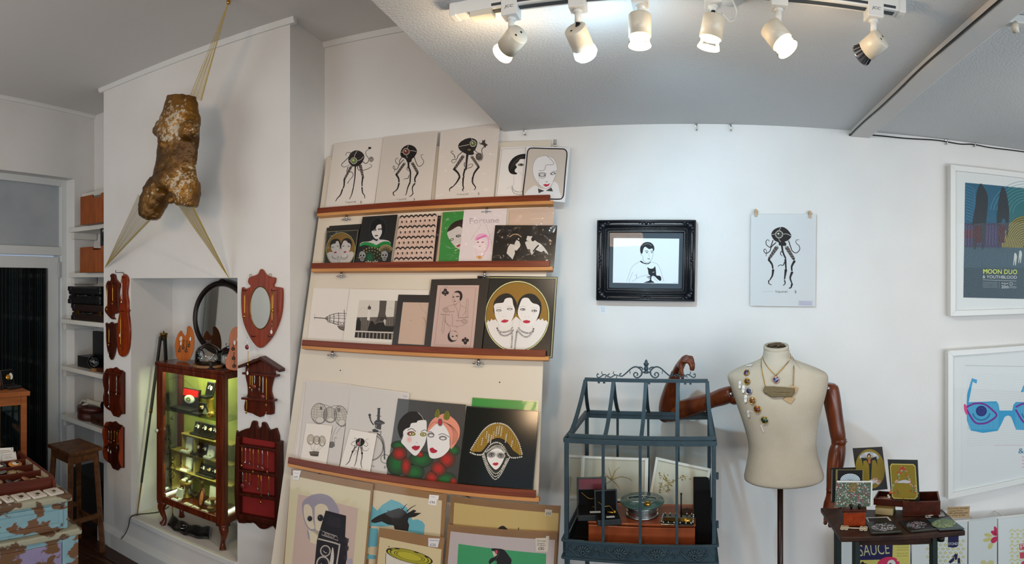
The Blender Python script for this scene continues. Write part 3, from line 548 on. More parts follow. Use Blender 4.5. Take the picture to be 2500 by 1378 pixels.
R_,A=sheet('art_print','plain beige print in a black mount, partly behind the playing card print',BOARD,.014,[(1455,358),(2000,366),(1920,1185),(1350,1152)],'#231c17',Z5,thick=.002,rough=.35)
A.poly([(1522,470),(1965,476),(1895,1100),(1448,1076)],'#bba18f',0);A.line([(1760,480),(1790,560),(1865,640)],4,'#9f8575',1,5);A.line([(1790,740),(1830,820),(1850,900)],3,'#a58b7b',1,5);A.ell(1635,735,6,6,'#7d6557',1,n=8)
for k in range(9):A.line([(1800+k*7,690+k*6),(1850,700+k*16)],3,'#9c8272',1)
A.build('printed_image',R_)
R_,A=sheet('art_print','playing card print of a king of clubs with swords in a black mount',BOARD,.019,[(135,130),(946,114),(826,1168),(22,1132)],'#2a231d',Z6,thick=.0025,rough=.3,sleeve=SLEEVE_T)
A.poly([(222,212),(804,212),(718,1103),(124,1076)],'#c4a99f',0);A.line([(266,248),(757,246),(680,1060),(178,1044)],4,'#7d6259',1,closed=True)
def club(cx,cy,s,flip):
    for dx,dy in ((0,-s*.9*flip),(-s*.85,s*.25*flip),(s*.85,s*.25*flip)):A.ell(cx+dx,cy+dy,s*.78,s*.78,'#2a2020',1,n=16)
    A.poly([(cx-s*.2,cy),(cx+s*.2,cy),(cx+s*.5,cy+s*1.6*flip),(cx-s*.5,cy+s*1.6*flip)],'#2a2020',1.5);A.text('K',cx-s*.3,cy+s*.35,s*.6,s*.8,'#b9a098',2.5)
club(328,310,31,1);club(609,992,31,-1);A.text('King',305,240,55,20,'#7a6690',1);A.text('King',570,1082,60,20,'#6a6070',1);A.text('No. 1',650,1090,55,14,'#6a5a55',1)
LN='#77605a'
A.poly([(448,312),(500,288),(545,300),(568,345),(564,395),(540,432),(528,405),(534,352),(508,318)],'#231b19',2,3);A.line([(440,330),(428,400),(445,460),(475,480),(530,430)],4,LN,1,5);A.ell(443,376,13,8,'#3a2c29',2);A.ell(502,370,26,8,'#3a2c29',2,-8);A.ell(464,436,17,6,'#7c4c48',2);A.line([(455,385),(450,412),(462,416)],4,LN,2)
for L in ([(478,470),(480,490),(440,485),(340,520)],[(535,440),(540,490),(620,545),(575,640)],[(440,485),(490,545),(515,680)],[(545,500),(520,590),(512,685)],[(330,700),(360,760),(480,790),(600,770)],[(340,640),(330,720),(385,800)],[(420,610),(430,700),(425,770)],[(400,800),(395,860)],[(500,790),(480,820)]):A.line(L,4,LN,1,5)
for x0,x1,y0,y1,tip in ((622,652,430,665,395),(280,308,630,860,900)):
    A.line([(x0+4,y0),((x0+x1)/2,tip),(x1,y0),(x1-10,y1),(x0-8,y1)] if tip<y0 else [(x0+22,y0),(x1+16,y0),(x1,y1),((x0+x1)/2,tip),(x0,y1)],4,LN,1,closed=True)
for cx,cy in ((335,560),(600,720)):
    for r in (42,30,16):A.ring(cx,cy,r,r*.8,4,LN,1,20,20)
    A.line([(cx-75,cy+58 if cx<400 else cy-50),(cx+55,cy+68 if cx<400 else cy-60)],7,LN,1)
beads(A,[(385,586),(448,582)],12,5,'#4a3733',2);beads(A,[(485,712),(552,710)],12,5,'#4a3733',2)
A.poly([(398,858),(366,900),(364,962),(400,1006),(450,1002),(488,984),(430,984),(395,945),(388,895)],'#231b19',2,3);A.line([(395,860),(440,850),(500,880),(500,950),(480,985)],4,LN,1,5);A.ell(432,930,15,9,'#3a2c29',2);A.ell(486,922,13,9,'#3a2c29',2);A.ell(468,858,16,6,'#7c4c48',2)
A.build('printed_image',R_)
R_,A=sheet('art_print','black print with a cream border line, mostly hidden behind the large gold oval print',BOARD,.004,[(780,80),(1906,92),(1832,1236),(700,1180)],'#191613',Z6,thick=.002,rough=.3)
A.line([(860,104),(1885,112),(1812,1218),(780,1165)],14,'#b3b078',0,closed=True);A.build('printed_image',R_)
R_,A=sheet('art_print','large black print of two pale women with pearls in a gold oval',BOARD,.012,[(944,120),(1862,132),(1792,1206),(850,1168)],'#1a1714',Z6,thick=.002,rough=.25,sleeve=SLEEVE_T)
twins(A,(1335,652,438,486),5,'#8a6621',[(1003,500),(1020,430),(1080,362),(1170,326),(1250,345),(1312,420),(1333,500),(1310,600),(1270,650),(1150,500),(1050,500),(1022,540),(1032,640),(1005,580)],[(1328,600),(1345,460),(1400,372),(1490,330),(1580,346),(1650,420),(1677,500),(1668,600),(1625,690),(1600,560),(1450,500),(1380,560),(1345,620)],
      [(1010,505),(1035,470),(1090,462),(1142,452),(1165,408),(1205,390),(1262,398),(1280,480),(1304,560),(1280,660),(1222,760),(1150,805),(1080,752),(1030,650),(1016,560)],[(1345,570),(1375,470),(1415,396),(1490,392),(1528,440),(1562,466),(1620,482),(1652,522),(1640,620),(1590,722),(1520,792),(1450,772),(1382,692),(1350,630)],
      [(905,750),(925,700),(950,725),(975,685),(1000,705),(1030,690),(1080,750),(1150,800),(1230,740),(1290,680),(1320,650),(1370,690),(1450,770),(1520,790),(1590,720),(1640,680),(1665,705),(1690,675),(1712,715),(1742,700),(1765,735)],[[(1112,715),(1158,692),(1185,698),(1212,700),(1205,722),(1165,737),(1122,732)],[(1416,716),(1462,700),(1490,706),(1518,712),(1508,738),(1465,746),(1428,736)]],
      [(1078,566,38,16,0),(1232,546,40,15,0),(1415,552,38,17,6),(1576,572,40,17,6)])
for x,y in ((1077,605),(1565,612)):A.ell(x,y,5,8,'#bfb8b4',9,n=8)
for x in (1135,1175,1455,1495):A.ell(x,650 if x<1300 else 658,6,4,'#a59c97',9,n=8)
for L in ([(1075,745),(1075,800),(1062,830)],[(1275,700),(1265,790)],[(1365,690),(1362,790)],[(1550,770),(1555,830)]):A.line(L,3,'#b5aeaa',9,4)
for L in ([(1055,815),(1090,860),(1160,870),(1240,845),(1275,795)],[(1065,840),(1110,905),(1170,920),(1240,890),(1290,830)],[(1565,825),(1530,875),(1460,880),(1390,850),(1350,800)],[(1560,855),(1500,925),(1440,935),(1380,890),(1330,830)],[(1262,860),(1265,960),(1255,1090)],[(1330,870),(1315,980),(1302,1100)]):beads(A,L,22,12,'#4a4542',9,10,'#d9d3ce')
A.build('printed_image',R_)
# ---- fourth ledge
def balloons(A,L,basket,ropes,k,lay=1):
    for cx,cy,rx,ry,rot in L:
        A.ell(cx,cy,rx,ry,'#c9bfb0',lay,rot);A.ring(cx,cy,rx,ry,5*k,'#3f3831',lay+2,rot)
        for s in (.3,.65):A.ring(cx,cy,rx*s,ry,3*k,'#7a7064',lay+1,rot,22)
        for t in (-.7,-.45,-.2,.05,.3):
            w_=rx*sqrt(1-t*t);A.line([(cx-w_,cy+ry*t),(cx,cy+ry*t+ry*.1),(cx+w_,cy+ry*t)],3*k,'#7a7064',lay+1,4)
        A.ell(cx+rx*.1,cy+ry*.62,rx*.5,ry*.3,'#d5ccbe',lay+2,rot);A.ring(cx+rx*.1,cy+ry*.62,rx*.5,ry*.3,3*k,'#5a5148',lay+3,rot,18)
        A.ring(cx,cy,rx*.93,ry*.95,8*k,'#8b8174',lay+1.5,rot,20,20,150)
    for r in ropes:A.line(r,3*k,'#5a5148',lay,3)
    A.poly(basket,'#4a4239',lay+1)
    y0=min(p[1] for p in basket);x0=min(p[0] for p in basket);x1=max(p[0] for p in basket)
    for i in range(5):A.line([(x0+4,y0+12*k+i*13*k),(x1-4,y0+9*k+i*13*k)],3*k,'#9a9083',lay+2)
R_,A=sheet('art_print','blank white sheet edge behind the large balloon drawing on the bottom ledge',BOARD,.003,[(205,32),(700,84),(560,1090),(72,1012)],PAPER,Z7);A.line([(215,60),(90,1000)],3,'#b0a698',0);A.build('printed_image',R_)
R_,A=sheet('art_print','large pencil drawing of three clustered balloons carrying a basket',BOARD,.008,[(240,48),(778,96),(625,1116),(140,1036)],PAPER,Z7,sleeve=SLEEVE_T)
balloons(A,[(390,445,97,124,0),(652,476,80,126,-12),(520,462,82,92,0)],[(514,788),(555,780),(572,790),(578,835),(545,860),(508,852)],[[(600,605),(560,690),(540,790)],[(660,600),(590,690)],[(545,600),(540,690)],[(580,790),(570,740),(605,745)],[(575,735),(600,730)]],1.);A.line([(385,322),(480,345),(520,360),(575,352),(625,350)],4,'#4a4239',3,5);A.poly([(400,360),(428,372),(425,402),(398,396)],'#5a5046',4);A.poly([(600,385),(640,372),(648,420),(612,428)],'#7a7064',4);A.build('printed_image',R_)
R_,A=sheet('art_print','small balloon ship drawing on a card in front of the large balloon drawing',BOARD,.014,[(238,558),(546,590),(470,1082),(158,1036)],'#ddd5ca',Z7)
balloons(A,[(288,757,43,60,0),(424,775,42,62,0),(360,765,42,52,0)],[(270,905),(330,895),(388,905),(378,960),(330,958),(284,950)],[[(285,820),(305,880)],[(340,820),(320,890)],[(400,830),(360,890)],[(440,835),(380,890)],[(262,912),(395,912)],[(300,880),(360,880)]],.6);A.build('printed_image',R_)
R_,A=sheet('art_print','ink drawing of a top hatted robot riding a penny-farthing bicycle',BOARD,.010,[(775,104),(1474,196),(1370,1250),(640,1116)],'#d6cec5',Z7,sleeve=SLEEVE_T)
A.poly([(1094,384),(1122,384),(1118,525),(1086,525)],INKC,1);A.line([(1088,384),(1128,384)],10,INKC,1);A.line([(1075,470),(1135,478)],7,INKC,2);A.poly([(1052,548),(1080,522),(1125,522),(1176,552),(1172,568),(1120,580),(1060,576)],INKC,1,3);A.poly([(1058,570),(1138,572),(1132,642),(1090,632),(1062,618)],'#2b2420',2);A.line([(1070,552),(1120,560),(1165,560)],4,'#8f857c',3,4);A.poly([(1066,580),(1082,580),(1078,615),(1066,610)],'#8f857c',3)
A.line([(1045,582),(1015,540),(1002,500)],15,INKC,1,4);A.ell(997,464,16,18,INKC,1);A.ell(1000,492,14,12,'#3a322d',2);A.poly([(1024,640),(1060,628),(1105,650),(1098,672),(1042,670)],INKC,2);A.line([(980,668),(1142,662)],6,INKC,1);A.line([(1132,662),(1128,705),(1110,690)],8,INKC,1)
A.ring(1000,850,160,160,8,'#2b2420',1,0,40,-62,84);A.ring(1000,850,150,150,3,'#6b6259',1,0,40,-62,84);A.line([(1085,685),(1135,735),(1165,830),(1172,990)],9,INKC,2,5);A.line([(1090,678),(1150,735),(1176,830),(1180,990)],5,INKC,2,5);A.ring(1180,990,50,52,6,INKC,1);A.ell(1178,990,8,8,INKC,2)
for k in range(16):a=radians(-60+k*9.4);A.line([(1000,850),(1000+cos(a)*150,850+sin(a)*150)],2,'#a59b90',0)
A.text('King',998,1078,55,26,'#5a5048',1,8);sign(A,1170,1085,22);A.poly([(1400,225),(1448,232),(1446,252),(1398,246)],'#bdb3bf',1);A.build('printed_image',R_)
R_,A=sheet('art_print','small tripod card with red eye in front of the penny-farthing drawing',BOARD,.018,[(765,632),(1082,692),(992,1192),(628,1118)],'#ddd6cd',Z7)
squid(A,[(885,740),(925,755),(937,790),(915,825),(880,842),(840,825),(828,785),(850,752)],(866,808,20,'#b32b35'),
      [[(832,770),(790,790),(775,815),(800,830),(835,825)],[(835,765),(832,742),(812,740),(815,755)],[(925,825),(960,840),(975,810),(950,780),(955,760),(985,748)],[(905,850),(925,890),(970,890),(985,860)],[(820,850),(815,890),(845,895),(805,945)]],
      [[(818,838),(838,842),(800,905),(785,900)],[(885,850),(905,845),(912,920),(898,925)]],[([(790,910),(768,970),(755,1010)],11,7),([(755,1015),(730,1045),(708,1062)],9,5),([(865,850),(850,930),(838,990)],11,7),([(838,995),(825,1050),(808,1082)],9,4),([(905,925),(905,970),(895,1020)],11,7),([(893,1025),(895,1070),(908,1105)],9,4)],[[(885,745),(880,790)]],5)
A.text('Colour',776,1105,75,22,'#6a605a',1,8);sign(A,876,1110,14);A.build('printed_image',R_)
R_,A=sheet('art_print','bright green card edge showing above the pearl hat print',BOARD,.004,[(1100,104),(1887,154),(1800,1270),(1000,1200)],'#168a2e',Z8,thick=.002,rough=.3,sleeve=SLEEVE_T);A.line([(1104,112),(1885,162)],5,'#6a9a4a',0);A.build('printed_image',R_)
R_,A=sheet('art_print','dark print of two pale ladies, one in salmon turban, with red and green feathers',BOARD,.014,[(205,116),(1020,190),(916,1198),(64,1072)],'#2b2823',Z8,thick=.0025,rough=.35)
for x,y,rx,ry in ((210,680,80,50),(480,850,130,90),(190,900,110,130),(400,1000,110,90),(870,740,70,60),(770,1090,120,80)):blob(A,x,y,rx,ry,'#1f5f2c','#2b2823',1)
for x,y,rx,ry in ((220,780,80,75),(300,930,55,100),(470,790,40,35),(790,850,90,95),(690,960,85,85),(610,1080,75,90),(870,1120,40,50)):blob(A,x,y,rx,ry,'#a5261f','#2f3320',2)
A.poly([(545,385),(550,470),(550,560),(530,650),(490,720),(440,790),(400,802),(340,750),(285,690),(243,640),(258,600),(270,560),(268,515),(300,480),(345,462),(365,415),(430,405),(440,385),(500,375)],'#d7d3cf',3,4);A.poly([(540,390),(520,360),(440,280),(330,280),(230,370),(200,480),(240,600),(268,520),(300,480),(345,462),(360,412),(432,408),(440,388),(505,378)],'#1f1b18',2,4)
A.line([(445,285),(490,330),(515,380)],6,'#b5b0aa',4,4)
A.ell(362,538,48,28,'#7a3a2c',4,-4);A.ell(380,545,38,20,'#7d7a2a',4.3);A.ell(368,540,26,12,'#cfcbb9',4.6);A.ell(370,540,9,10,'#1d1a18',5);A.ell(508,548,40,26,'#7d7a2a',4);A.ell(508,548,22,12,'#cfcbb9',4.6);A.ell(506,548,8,9,'#1d1a18',5)
A.line([(320,500),(370,478),(420,515)],7,'#2b2523',5,4);A.line([(480,520),(520,495),(552,505)],6,'#2b2523',5,4);blob(A,340,610,32,40,'#dba59c','#d7d3cf',3.4,4);A.line([(420,640),(438,652)],5,'#8f8580',5)
A.poly([(368,702),(410,682),(432,688),(466,686),(460,718),(422,742),(388,728)],'#a92436',5,3);A.line([(370,704),(420,708),(464,692)],4,'#6d1522',6)
A.poly([(562,505),(620,452),(690,412),(750,420),(800,482),(825,560),(830,700),(765,790),(685,832),(600,832),(570,765),(556,640),(554,560)],'#d9d5d2',3,4);A.line([(802,480),(828,560),(832,690)],9,'#1f1b18',4,4)
A.poly([(560,515),(580,430),(630,360),(700,318),(765,300),(840,332),(912,400),(947,480),(940,580),(890,672),(838,722),(832,600),(800,500),(745,425),(690,402),(630,452)],'#d58870',4.5,4)
for t in (.25,.45,.65,.85):A.line([(735,390),(800+60*t,430+20*t),(850+80*t,520+20*t),(835+80*t,690-60*t)],4,'#5a3227',5.5,5)
A.line([(690,395),(620,410),(575,470)],4,'#5a3227',5.5,4)
for L in ([(645,322),(660,270),(690,238),(710,290),(692,345),(660,340)],[(750,345),(762,300),(800,258),(832,320),(812,372),(770,372)]):A.poly(L,'#6a6a22',6,3);A.line([L[2],((L[0][0]+L[4][0])/2,(L[0][1]+L[4][1])/2)],3,'#3f4015',7)
A.ell(712,402,34,50,'#3a3634',6);beads(A,ellp(712,402,30,45,20),12,5,'#b9b2ab',7,2);A.ell(712,402,21,34,'#b02631',7)
A.ell(600,556,42,30,'#77706d',4,10);A.ell(602,560,26,13,'#d5d1ce',5);A.ell(745,592,48,28,'#77706d',4,5);A.ell(745,596,30,13,'#d5d1ce',5);A.line([(565,520),(600,515),(642,550)],6,'#3a3533',6,4);A.line([(692,555),(745,540),(822,580)],6,'#3a3533',6,4)
A.poly([(585,722),(622,706),(640,722),(680,748),(645,772),(602,766)],'#a92436',5,3);A.line([(587,728),(630,738),(676,750)],4,'#6d1522',6);A.build('printed_image',R_)
R_,A=sheet('art_print','glossy black print of masked woman in gold and pearl hat',BOARD,.020,[(1030,204),(1902,265),(1822,1298),(915,1196)],'#151814',Z8,thick=.0025,rough=.12)
A.line([(1036,212),(1894,272),(1815,1290)],7,'#3a3d38',0)
hat=[(1075,738),(1150,620),(1230,500),(1320,432),(1420,415),(1520,450),(1600,540),(1660,660),(1697,792),(1640,782),(1590,742),(1540,672),(1480,612),(1400,590),(1320,622),(1260,692),(1210,752),(1140,756)]
A.poly(hat,'#8a6a22',1,4)
for k in range(46):
    t=k/45;x=1110+t*560;yt=720-300*sin(pi*min(max((x-1070)/640,0),1))** .9;A.line([(x,yt+25),(x-8,yt+120+40*sin(k*1.7))],3,'#b08c34' if k % 2 else '#6d531a',1.3)
A.poly([(1210,755),(1262,700),(1330,632),(1400,600),(1480,622),(1540,690),(1600,750),(1650,790),(1540,800),(1480,720),(1400,660),(1310,700),(1260,775)],'#1d1b14',2,4)
PRL='#b9b4a8'
beads(A,[(1080,730),(1150,615),(1230,500),(1320,430),(1420,413),(1520,448),(1600,540),(1662,660),(1697,790)],17,9,PRL,3,12);beads(A,[(1075,765),(1140,790),(1215,790),(1262,740),(1320,670),(1400,645),(1470,690),(1540,810),(1610,830),(1700,815)],19,10,PRL,3,12)
for x,y0,y1 in ((1275,520,600),(1300,550,640),(1330,560,650),(1220,600,680),(1360,520,600),(1395,460,560),(1425,450,540),(1455,460,560),(1510,550,640),(1580,630,700)):beads(A,[(x,y0),(x-14,y1)],17,8,PRL,3,12)
A.poly([(1260,760),(1310,690),(1400,660),(1480,710),(1520,800),(1500,880),(1440,980),(1380,1020),(1310,960),(1255,870)],'#2a2923',3,4)
for L in ([(1285,740),(1340,700),(1400,680),(1460,705),(1500,770)],[(1270,760),(1330,720),(1400,700),(1465,728),(1490,780)],[(1215,790),(1250,900),(1300,1010),(1370,1088),(1440,1030),(1500,920),(1545,830)],[(1240,790),(1275,890),(1320,970),(1375,1020),(1430,990),(1480,910),(1515,830)],[(1228,790),(1262,895),(1310,990),(1372,1055),(1435,1010),(1490,915),(1530,830)]):beads(A,L,16,8,PRL,4,12)
A.poly([(1290,770),(1340,730),(1395,712),(1450,732),(1486,790),(1470,860),(1430,932),(1380,972),(1330,932),(1285,862),(1276,805)],'#dad5d0',5,4)
for x,y,r_ in ((1328,792,-8),(1440,802,8)):blob(A,x,y,48,34,'#33312e','#cfcac5',5.3,4,r_);A.ell(x+2,y+6,24,9,'#9a9691',6.3);A.ell(x+2,y+6,8,8,'#161514',6.8)
for k in range(5):A.line([(1365+k*12,745),(1368+k*11,800)],3,'#a9a39c',6)
A.poly([(1340,906),(1368,886),(1380,892),(1395,884),(1412,904),(1380,924)],'#ad2433',6,3);A.build('printed_image',R_)
# ---- standing on the foot of the board
b=MB();b.box(xl+.02,xr+.06,-.475,-.458,0,.14);b.build('foot_ledge',RAIL2,board,bev=.002)
def label(A,q,lines,lay=2,col='#d9d5d2'):
    A.poly(q,col,lay)
    for t,x,y,w,h,r in lines:A.text(t,x,y,w,h,'#2a2530',lay+1,r)
def mounted(lab,off,qk,qp,pcol,sl=SLEEVE_T):
    R,A=sheet('art_print',lab,BOARD,off,qk,None,(0,0,1),.004,sl,m=KRAFT);A.poly(qp,pcol,0);A.lz=1;return R,A
FY=1478
R_,A=mounted('kraft backed crow print marked ninety pounds, black crow on a blue patch',.040,[(912,1178),(1091,1208),(1072,FY),(885,FY)],[(912,1197),(1079,1223),(1066,FY),(893,FY)],'#c0b193');A.vw=Z9
A.poly([(1240,605),(1275,590),(1340,655),(1400,580),(1530,500),(1640,540),(1740,610),(1790,720),(1815,780),(1880,770),(1950,800),(1985,845),(1970,985),(1760,940),(1560,860),(1400,870),(1225,862)],'#5c9aa6',1);A.poly([(1215,888),(1340,895),(1355,920),(1340,1142),(1195,1142)],'#5c9aa6',1);A.poly([(1185,1245),(1330,1260),(1320,1310),(1180,1310)],'#5c9aa6',1);A.poly([(1195,1148),(1340,1150),(1330,1240),(1188,1238)],'#b9a98a',1)
A.poly([(1255,788),(1300,752),(1360,718),(1500,660),(1635,618),(1722,660),(1742,692),(1832,640),(1872,655),(1838,682),(1938,685),(1850,737),(1765,752),(1752,800),(1772,850),(1756,932),(1575,906),(1560,852),(1480,842),(1400,800),(1310,822),(1262,812)],'#18130f',2)
for L in ([(1682,642),(1712,592),(1745,564)],[(1738,665),(1800,612),(1864,578)],[(1500,662),(1470,650)],[(1680,640),(1660,600)]):A.line(L,15,'#18130f',2,4,taper=5)
A.ell(1610,745,14,10,'#2e2721',3);A.line([(1262,800),(1400,770)],4,'#3a322b',3);A.vw=Z10;label(A,[(302,178),(448,190),(440,250),(415,260),(405,345),(285,325)],[('£90',305,308,80,36,6),('Crow',330,215,60,14,6)]);A.build('printed_image',R_)
R_,A=mounted('kraft backed owl print marked sixty pounds, grey owl holding a black twin-lens camera',.052,[(711,1145),(911,1182),(884,FY),(684,FY)],[(710,1161),(905,1199),(880,FY),(687,FY)],'#c3b898');A.vw=Z9
A.poly([(265,430),(500,480),(830,560),(1080,622),(1000,1500),(170,1500)],'#b7a095',1)
A.poly([(318,560),(380,480),(480,432),(590,424),(695,460),(780,560),(822,690),(700,800),(640,940),(560,1000),(440,930),(370,850),(330,720)],'#8d8691',2,3);A.poly([(345,590),(385,565),(420,580),(455,640),(470,800),(490,890),(430,900),(380,830),(345,720)],'#c4b79f',3,3);A.poly([(490,640),(505,590),(560,560),(630,575),(675,640),(660,800),(590,920),(500,900)],'#c4b79f',3,3);A.poly([(455,600),(490,600),(488,760),(500,885),(470,800)],'#8d8691',4)
A.poly([(400,920),(450,930),(560,950),(600,1100),(430,1080)],'#c6ba9f',2,3);A.poly([(395,900),(415,960),(430,1070),(400,1020),(388,940)],'#8d8691',3)
for x,y,r in ((424,762,32),(568,752,40)):A.ell(x,y,r,r*1.12,'#17151b',5);A.ring(x,y,r*1.15,r*1.3,5,'#a79d99',5);A.ell(x-r*.3,y-r*.3,r*.25,r*.25,'#5a5663',6)
A.poly([(640,650),(916,722),(902,1022),(562,912)],'#16131a',6);A.poly([(560,915),(905,1012),(932,1030),(940,1050),(925,1300),(890,1500),(478,1500),(520,1060)],'#1b181f',6);A.poly([(700,720),(850,760),(830,900),(640,840)],'#221e27',7)
A.line([(600,935),(790,1000),(808,1060),(585,980)],8,'#a59c94',7,closed=True);A.text('ROLLOP',618,988,150,40,'#a59c94',8,17);A.line([(600,992),(760,1045)],4,'#7d756f',8)
A.line([(535,1035),(700,1075),(815,1112),(825,1140),(770,1500)],20,'#aaa097',7,3)
for cx,cy,r in ((635,1200,72),(602,1372,92)):A.ell(cx,cy,r,r*1.1,'#aaa097',8);A.ell(cx,cy,r*.78,r*.88,'#1b181f',9);A.ring(cx,cy,r*.6,r*.7,4,'#4a4548',10);A.line([(cx-25,cy-5),(cx-10,cy+20),(cx+18,cy+28)],9,'#b9b0a6',10,4)
A.poly([(730,1150),(752,1260),(735,1400),(690,1420)],'#bdb3a8',8,3)
for x,y in ((930,1055),(930,1160),(910,1290)):A.poly([(x-25,y-30),(x+22,y-22),(x+16,y+34),(x-30,y+28)],'#29252c',8);A.line([(x+10,y-22),(x+6,y+30)],4,'#55505a',9)
A.poly([(930,1320),(990,1300),(1010,1400),(940,1420)],'#9a93a0',5)
label(A,[(195,105),(305,112),(270,236),(196,224)],[('£60',205,208,52,30,4),('Owl',210,148,60,12,4)],12);A.build('printed_image',R_)
R_,A=mounted('kraft backed yellow print marked fifty-five pounds, only a black shape showing',.040,[(1101,1212),(1369,1236),(1356,FY),(1084,FY)],[(1109,1228),(1364,1254),(1352,FY),(1096,FY)],'#c2a768');A.vw=Z10
A.poly([(1345,712),(1360,680),(1400,655),(1440,655),(1480,690),(1510,730),(1500,900),(1340,900)],'#17120d',1);A.line([(1662,680),(1660,760)],12,'#2a2117',1);label(A,[(2068,400),(2175,412),(2165,505),(2062,492)],[('£55',2080,478,72,34,6)],2,'#bdb6a5');A.build('printed_image',R_)
R_,A=mounted('kraft backed print of a dark woman with pink goggles on green, marked eighty pounds',.052,[(1093,1281),(1362,1300),(1350,FY),(1078,FY)],[(1100,1298),(1355,1319),(1346,FY),(1084,FY)],'#b9aca9');A.vw=Z10
A.poly([(745,930),(2085,1080),(2060,1840),(690,1840)],'#3d9560',1);A.poly([(1250,1000),(1345,1002),(1440,1020),(1520,1120),(1558,1180),(1545,1260),(1560,1500),(1300,1500),(1335,1215),(1290,1190),(1235,1235),(1212,1228),(1208,1200),(1240,1152),(1330,1112),(1300,1060),(1262,1040)],'#15110f',2,2);A.poly([(1262,1025),(1330,1040),(1335,1095),(1290,1132),(1272,1085)],'#c9bea6',3);A.ell(1326,1052,18,28,'#bd4557',4);A.ring(1326,1052,21,31,5,'#15110f',5);A.line([(1262,1030),(1310,1045)],12,'#15110f',4);A.line([(1365,1040),(1350,1110),(1310,1180),(1330,1260)],7,'#4a4540',3,4);A.ell(1298,1110,7,5,'#a54a44',4)
label(A,[(1920,842),(2080,838),(2085,808),(2132,812),(2110,1052),(1925,1045)],[('£80',1962,1022,90,48,3),('Girl with',1945,892,130,24,4),('goggles',1950,925,110,22,4),('on green',1945,955,130,22,4)],6,'#cfc4b4');A.build('printed_image',R_)
R_,A=mounted('kraft backed print of a yellow tin can lid, marked twenty-five pounds',.064,[(926,1290),(1085,1314),(1070,FY),(905,FY)],[(927,1312),(1078,1342),(1068,FY),(912,FY)],'#bfae87');A.vw=Z9
A.poly([(1455,1230),(2095,1380),(2080,1700),(1445,1600)],'#c3bcae',1);A.line([(1456,1230),(1448,1600)],6,'#1c1710',2)
for s,c in ((1.0,'#17130c'),(.93,'#a39a28'),(.84,'#17130c'),(.80,'#a39a28'),(.66,'#17130c'),(.63,'#a39a28'),(.56,'#17130c'),(.53,'#a59c2c')):A.ell(1775,1272,325*s,82*s+4,c,3+(1-s)*8,14,36)
for a in (200,232,285,320):x,y=ellp(1775,1272,300,75,360,14)[a % 360];A.line([(x-30,y-8),(x+30,y+8)],16,'#17130c',4)
A.ell(1498,1142,8,8,'#2a241a',2);A.vw=Z10;label(A,[(285,840),(462,850),(440,940),(430,985),(285,970)],[('£25',312,962,85,40,5),('Screen Print',305,880,140,22,5)],4,'#c9c5c6');A.build('printed_image',R_)
# ------------------------------------------------------------------ chimney breast: plaques, racks and their necklaces
GOLD=mat('gold_metal','#c9973f',.28,1.);SILVER=mat('silver_metal','#c9c9c6',.25,1.);BRASS=mat('old_brass','#7d6230',.4,1.);IRON=mat('black_iron','#1d1b1a',.45,.6)
TAGM=mat('white_tag','#dcd9d2',.6);RED=mat('red_felt','#7a0f0a',.9,bump=(120,.1));BLACKV=mat('black_velvet','#131112',.9,spec=.1)
MAHOG=wood('mahogany','#401407','#5c2009',(60,6,60),.3,.25);CHERRY=wood('cherry_wood','#74260c','#8c3510',(60,6,60),.3,.3);DARKW=wood('dark_stained_wood','#2e0f06','#471a0b',(60,6,60),.35,.2)
ZL=(240,640,2.65);ZM=(560,640,2.025)
def slab(name,label,cat,plane,view,pts,thick,m,part='plaque',smooth=3,group=None,bev=.003):
    pts=quad(view,pts)
    if smooth:pts=sp(pts,smooth,True)
    pl=plane.off(thick);W=[pl.hit(x,y) for x,y in pts];c=sum(W,Vector())/len(W)
    root=thing(name,label,cat,plane.M(c-plane.N*thick),group);b=MB();b.prism(W,-plane.N*(thick-.001));b.build(part,m,root,world=True,bev=bev);return root
def peg(root,plane,view,x,y,out=.03,m=None):
    P=plane.hit(view[0]+x/view[2],view[1]+y/view[2],out);Q=P-plane.N*(out-.004);b=MB();b.smooth=True;b.tube([Q,P,P+Vector((0,0,.008))],.0018,6);return b.build('hook',m or IRON,root,world=True)
NG='pendant necklaces on the wooden wall racks'
PEND=[mat('pendant_amber','#8a5a2a',.25,.4),mat('pendant_rose','#7d3a34',.2,.3),mat('pendant_smoke','#6d675f',.15,.6),SILVER,GOLD]
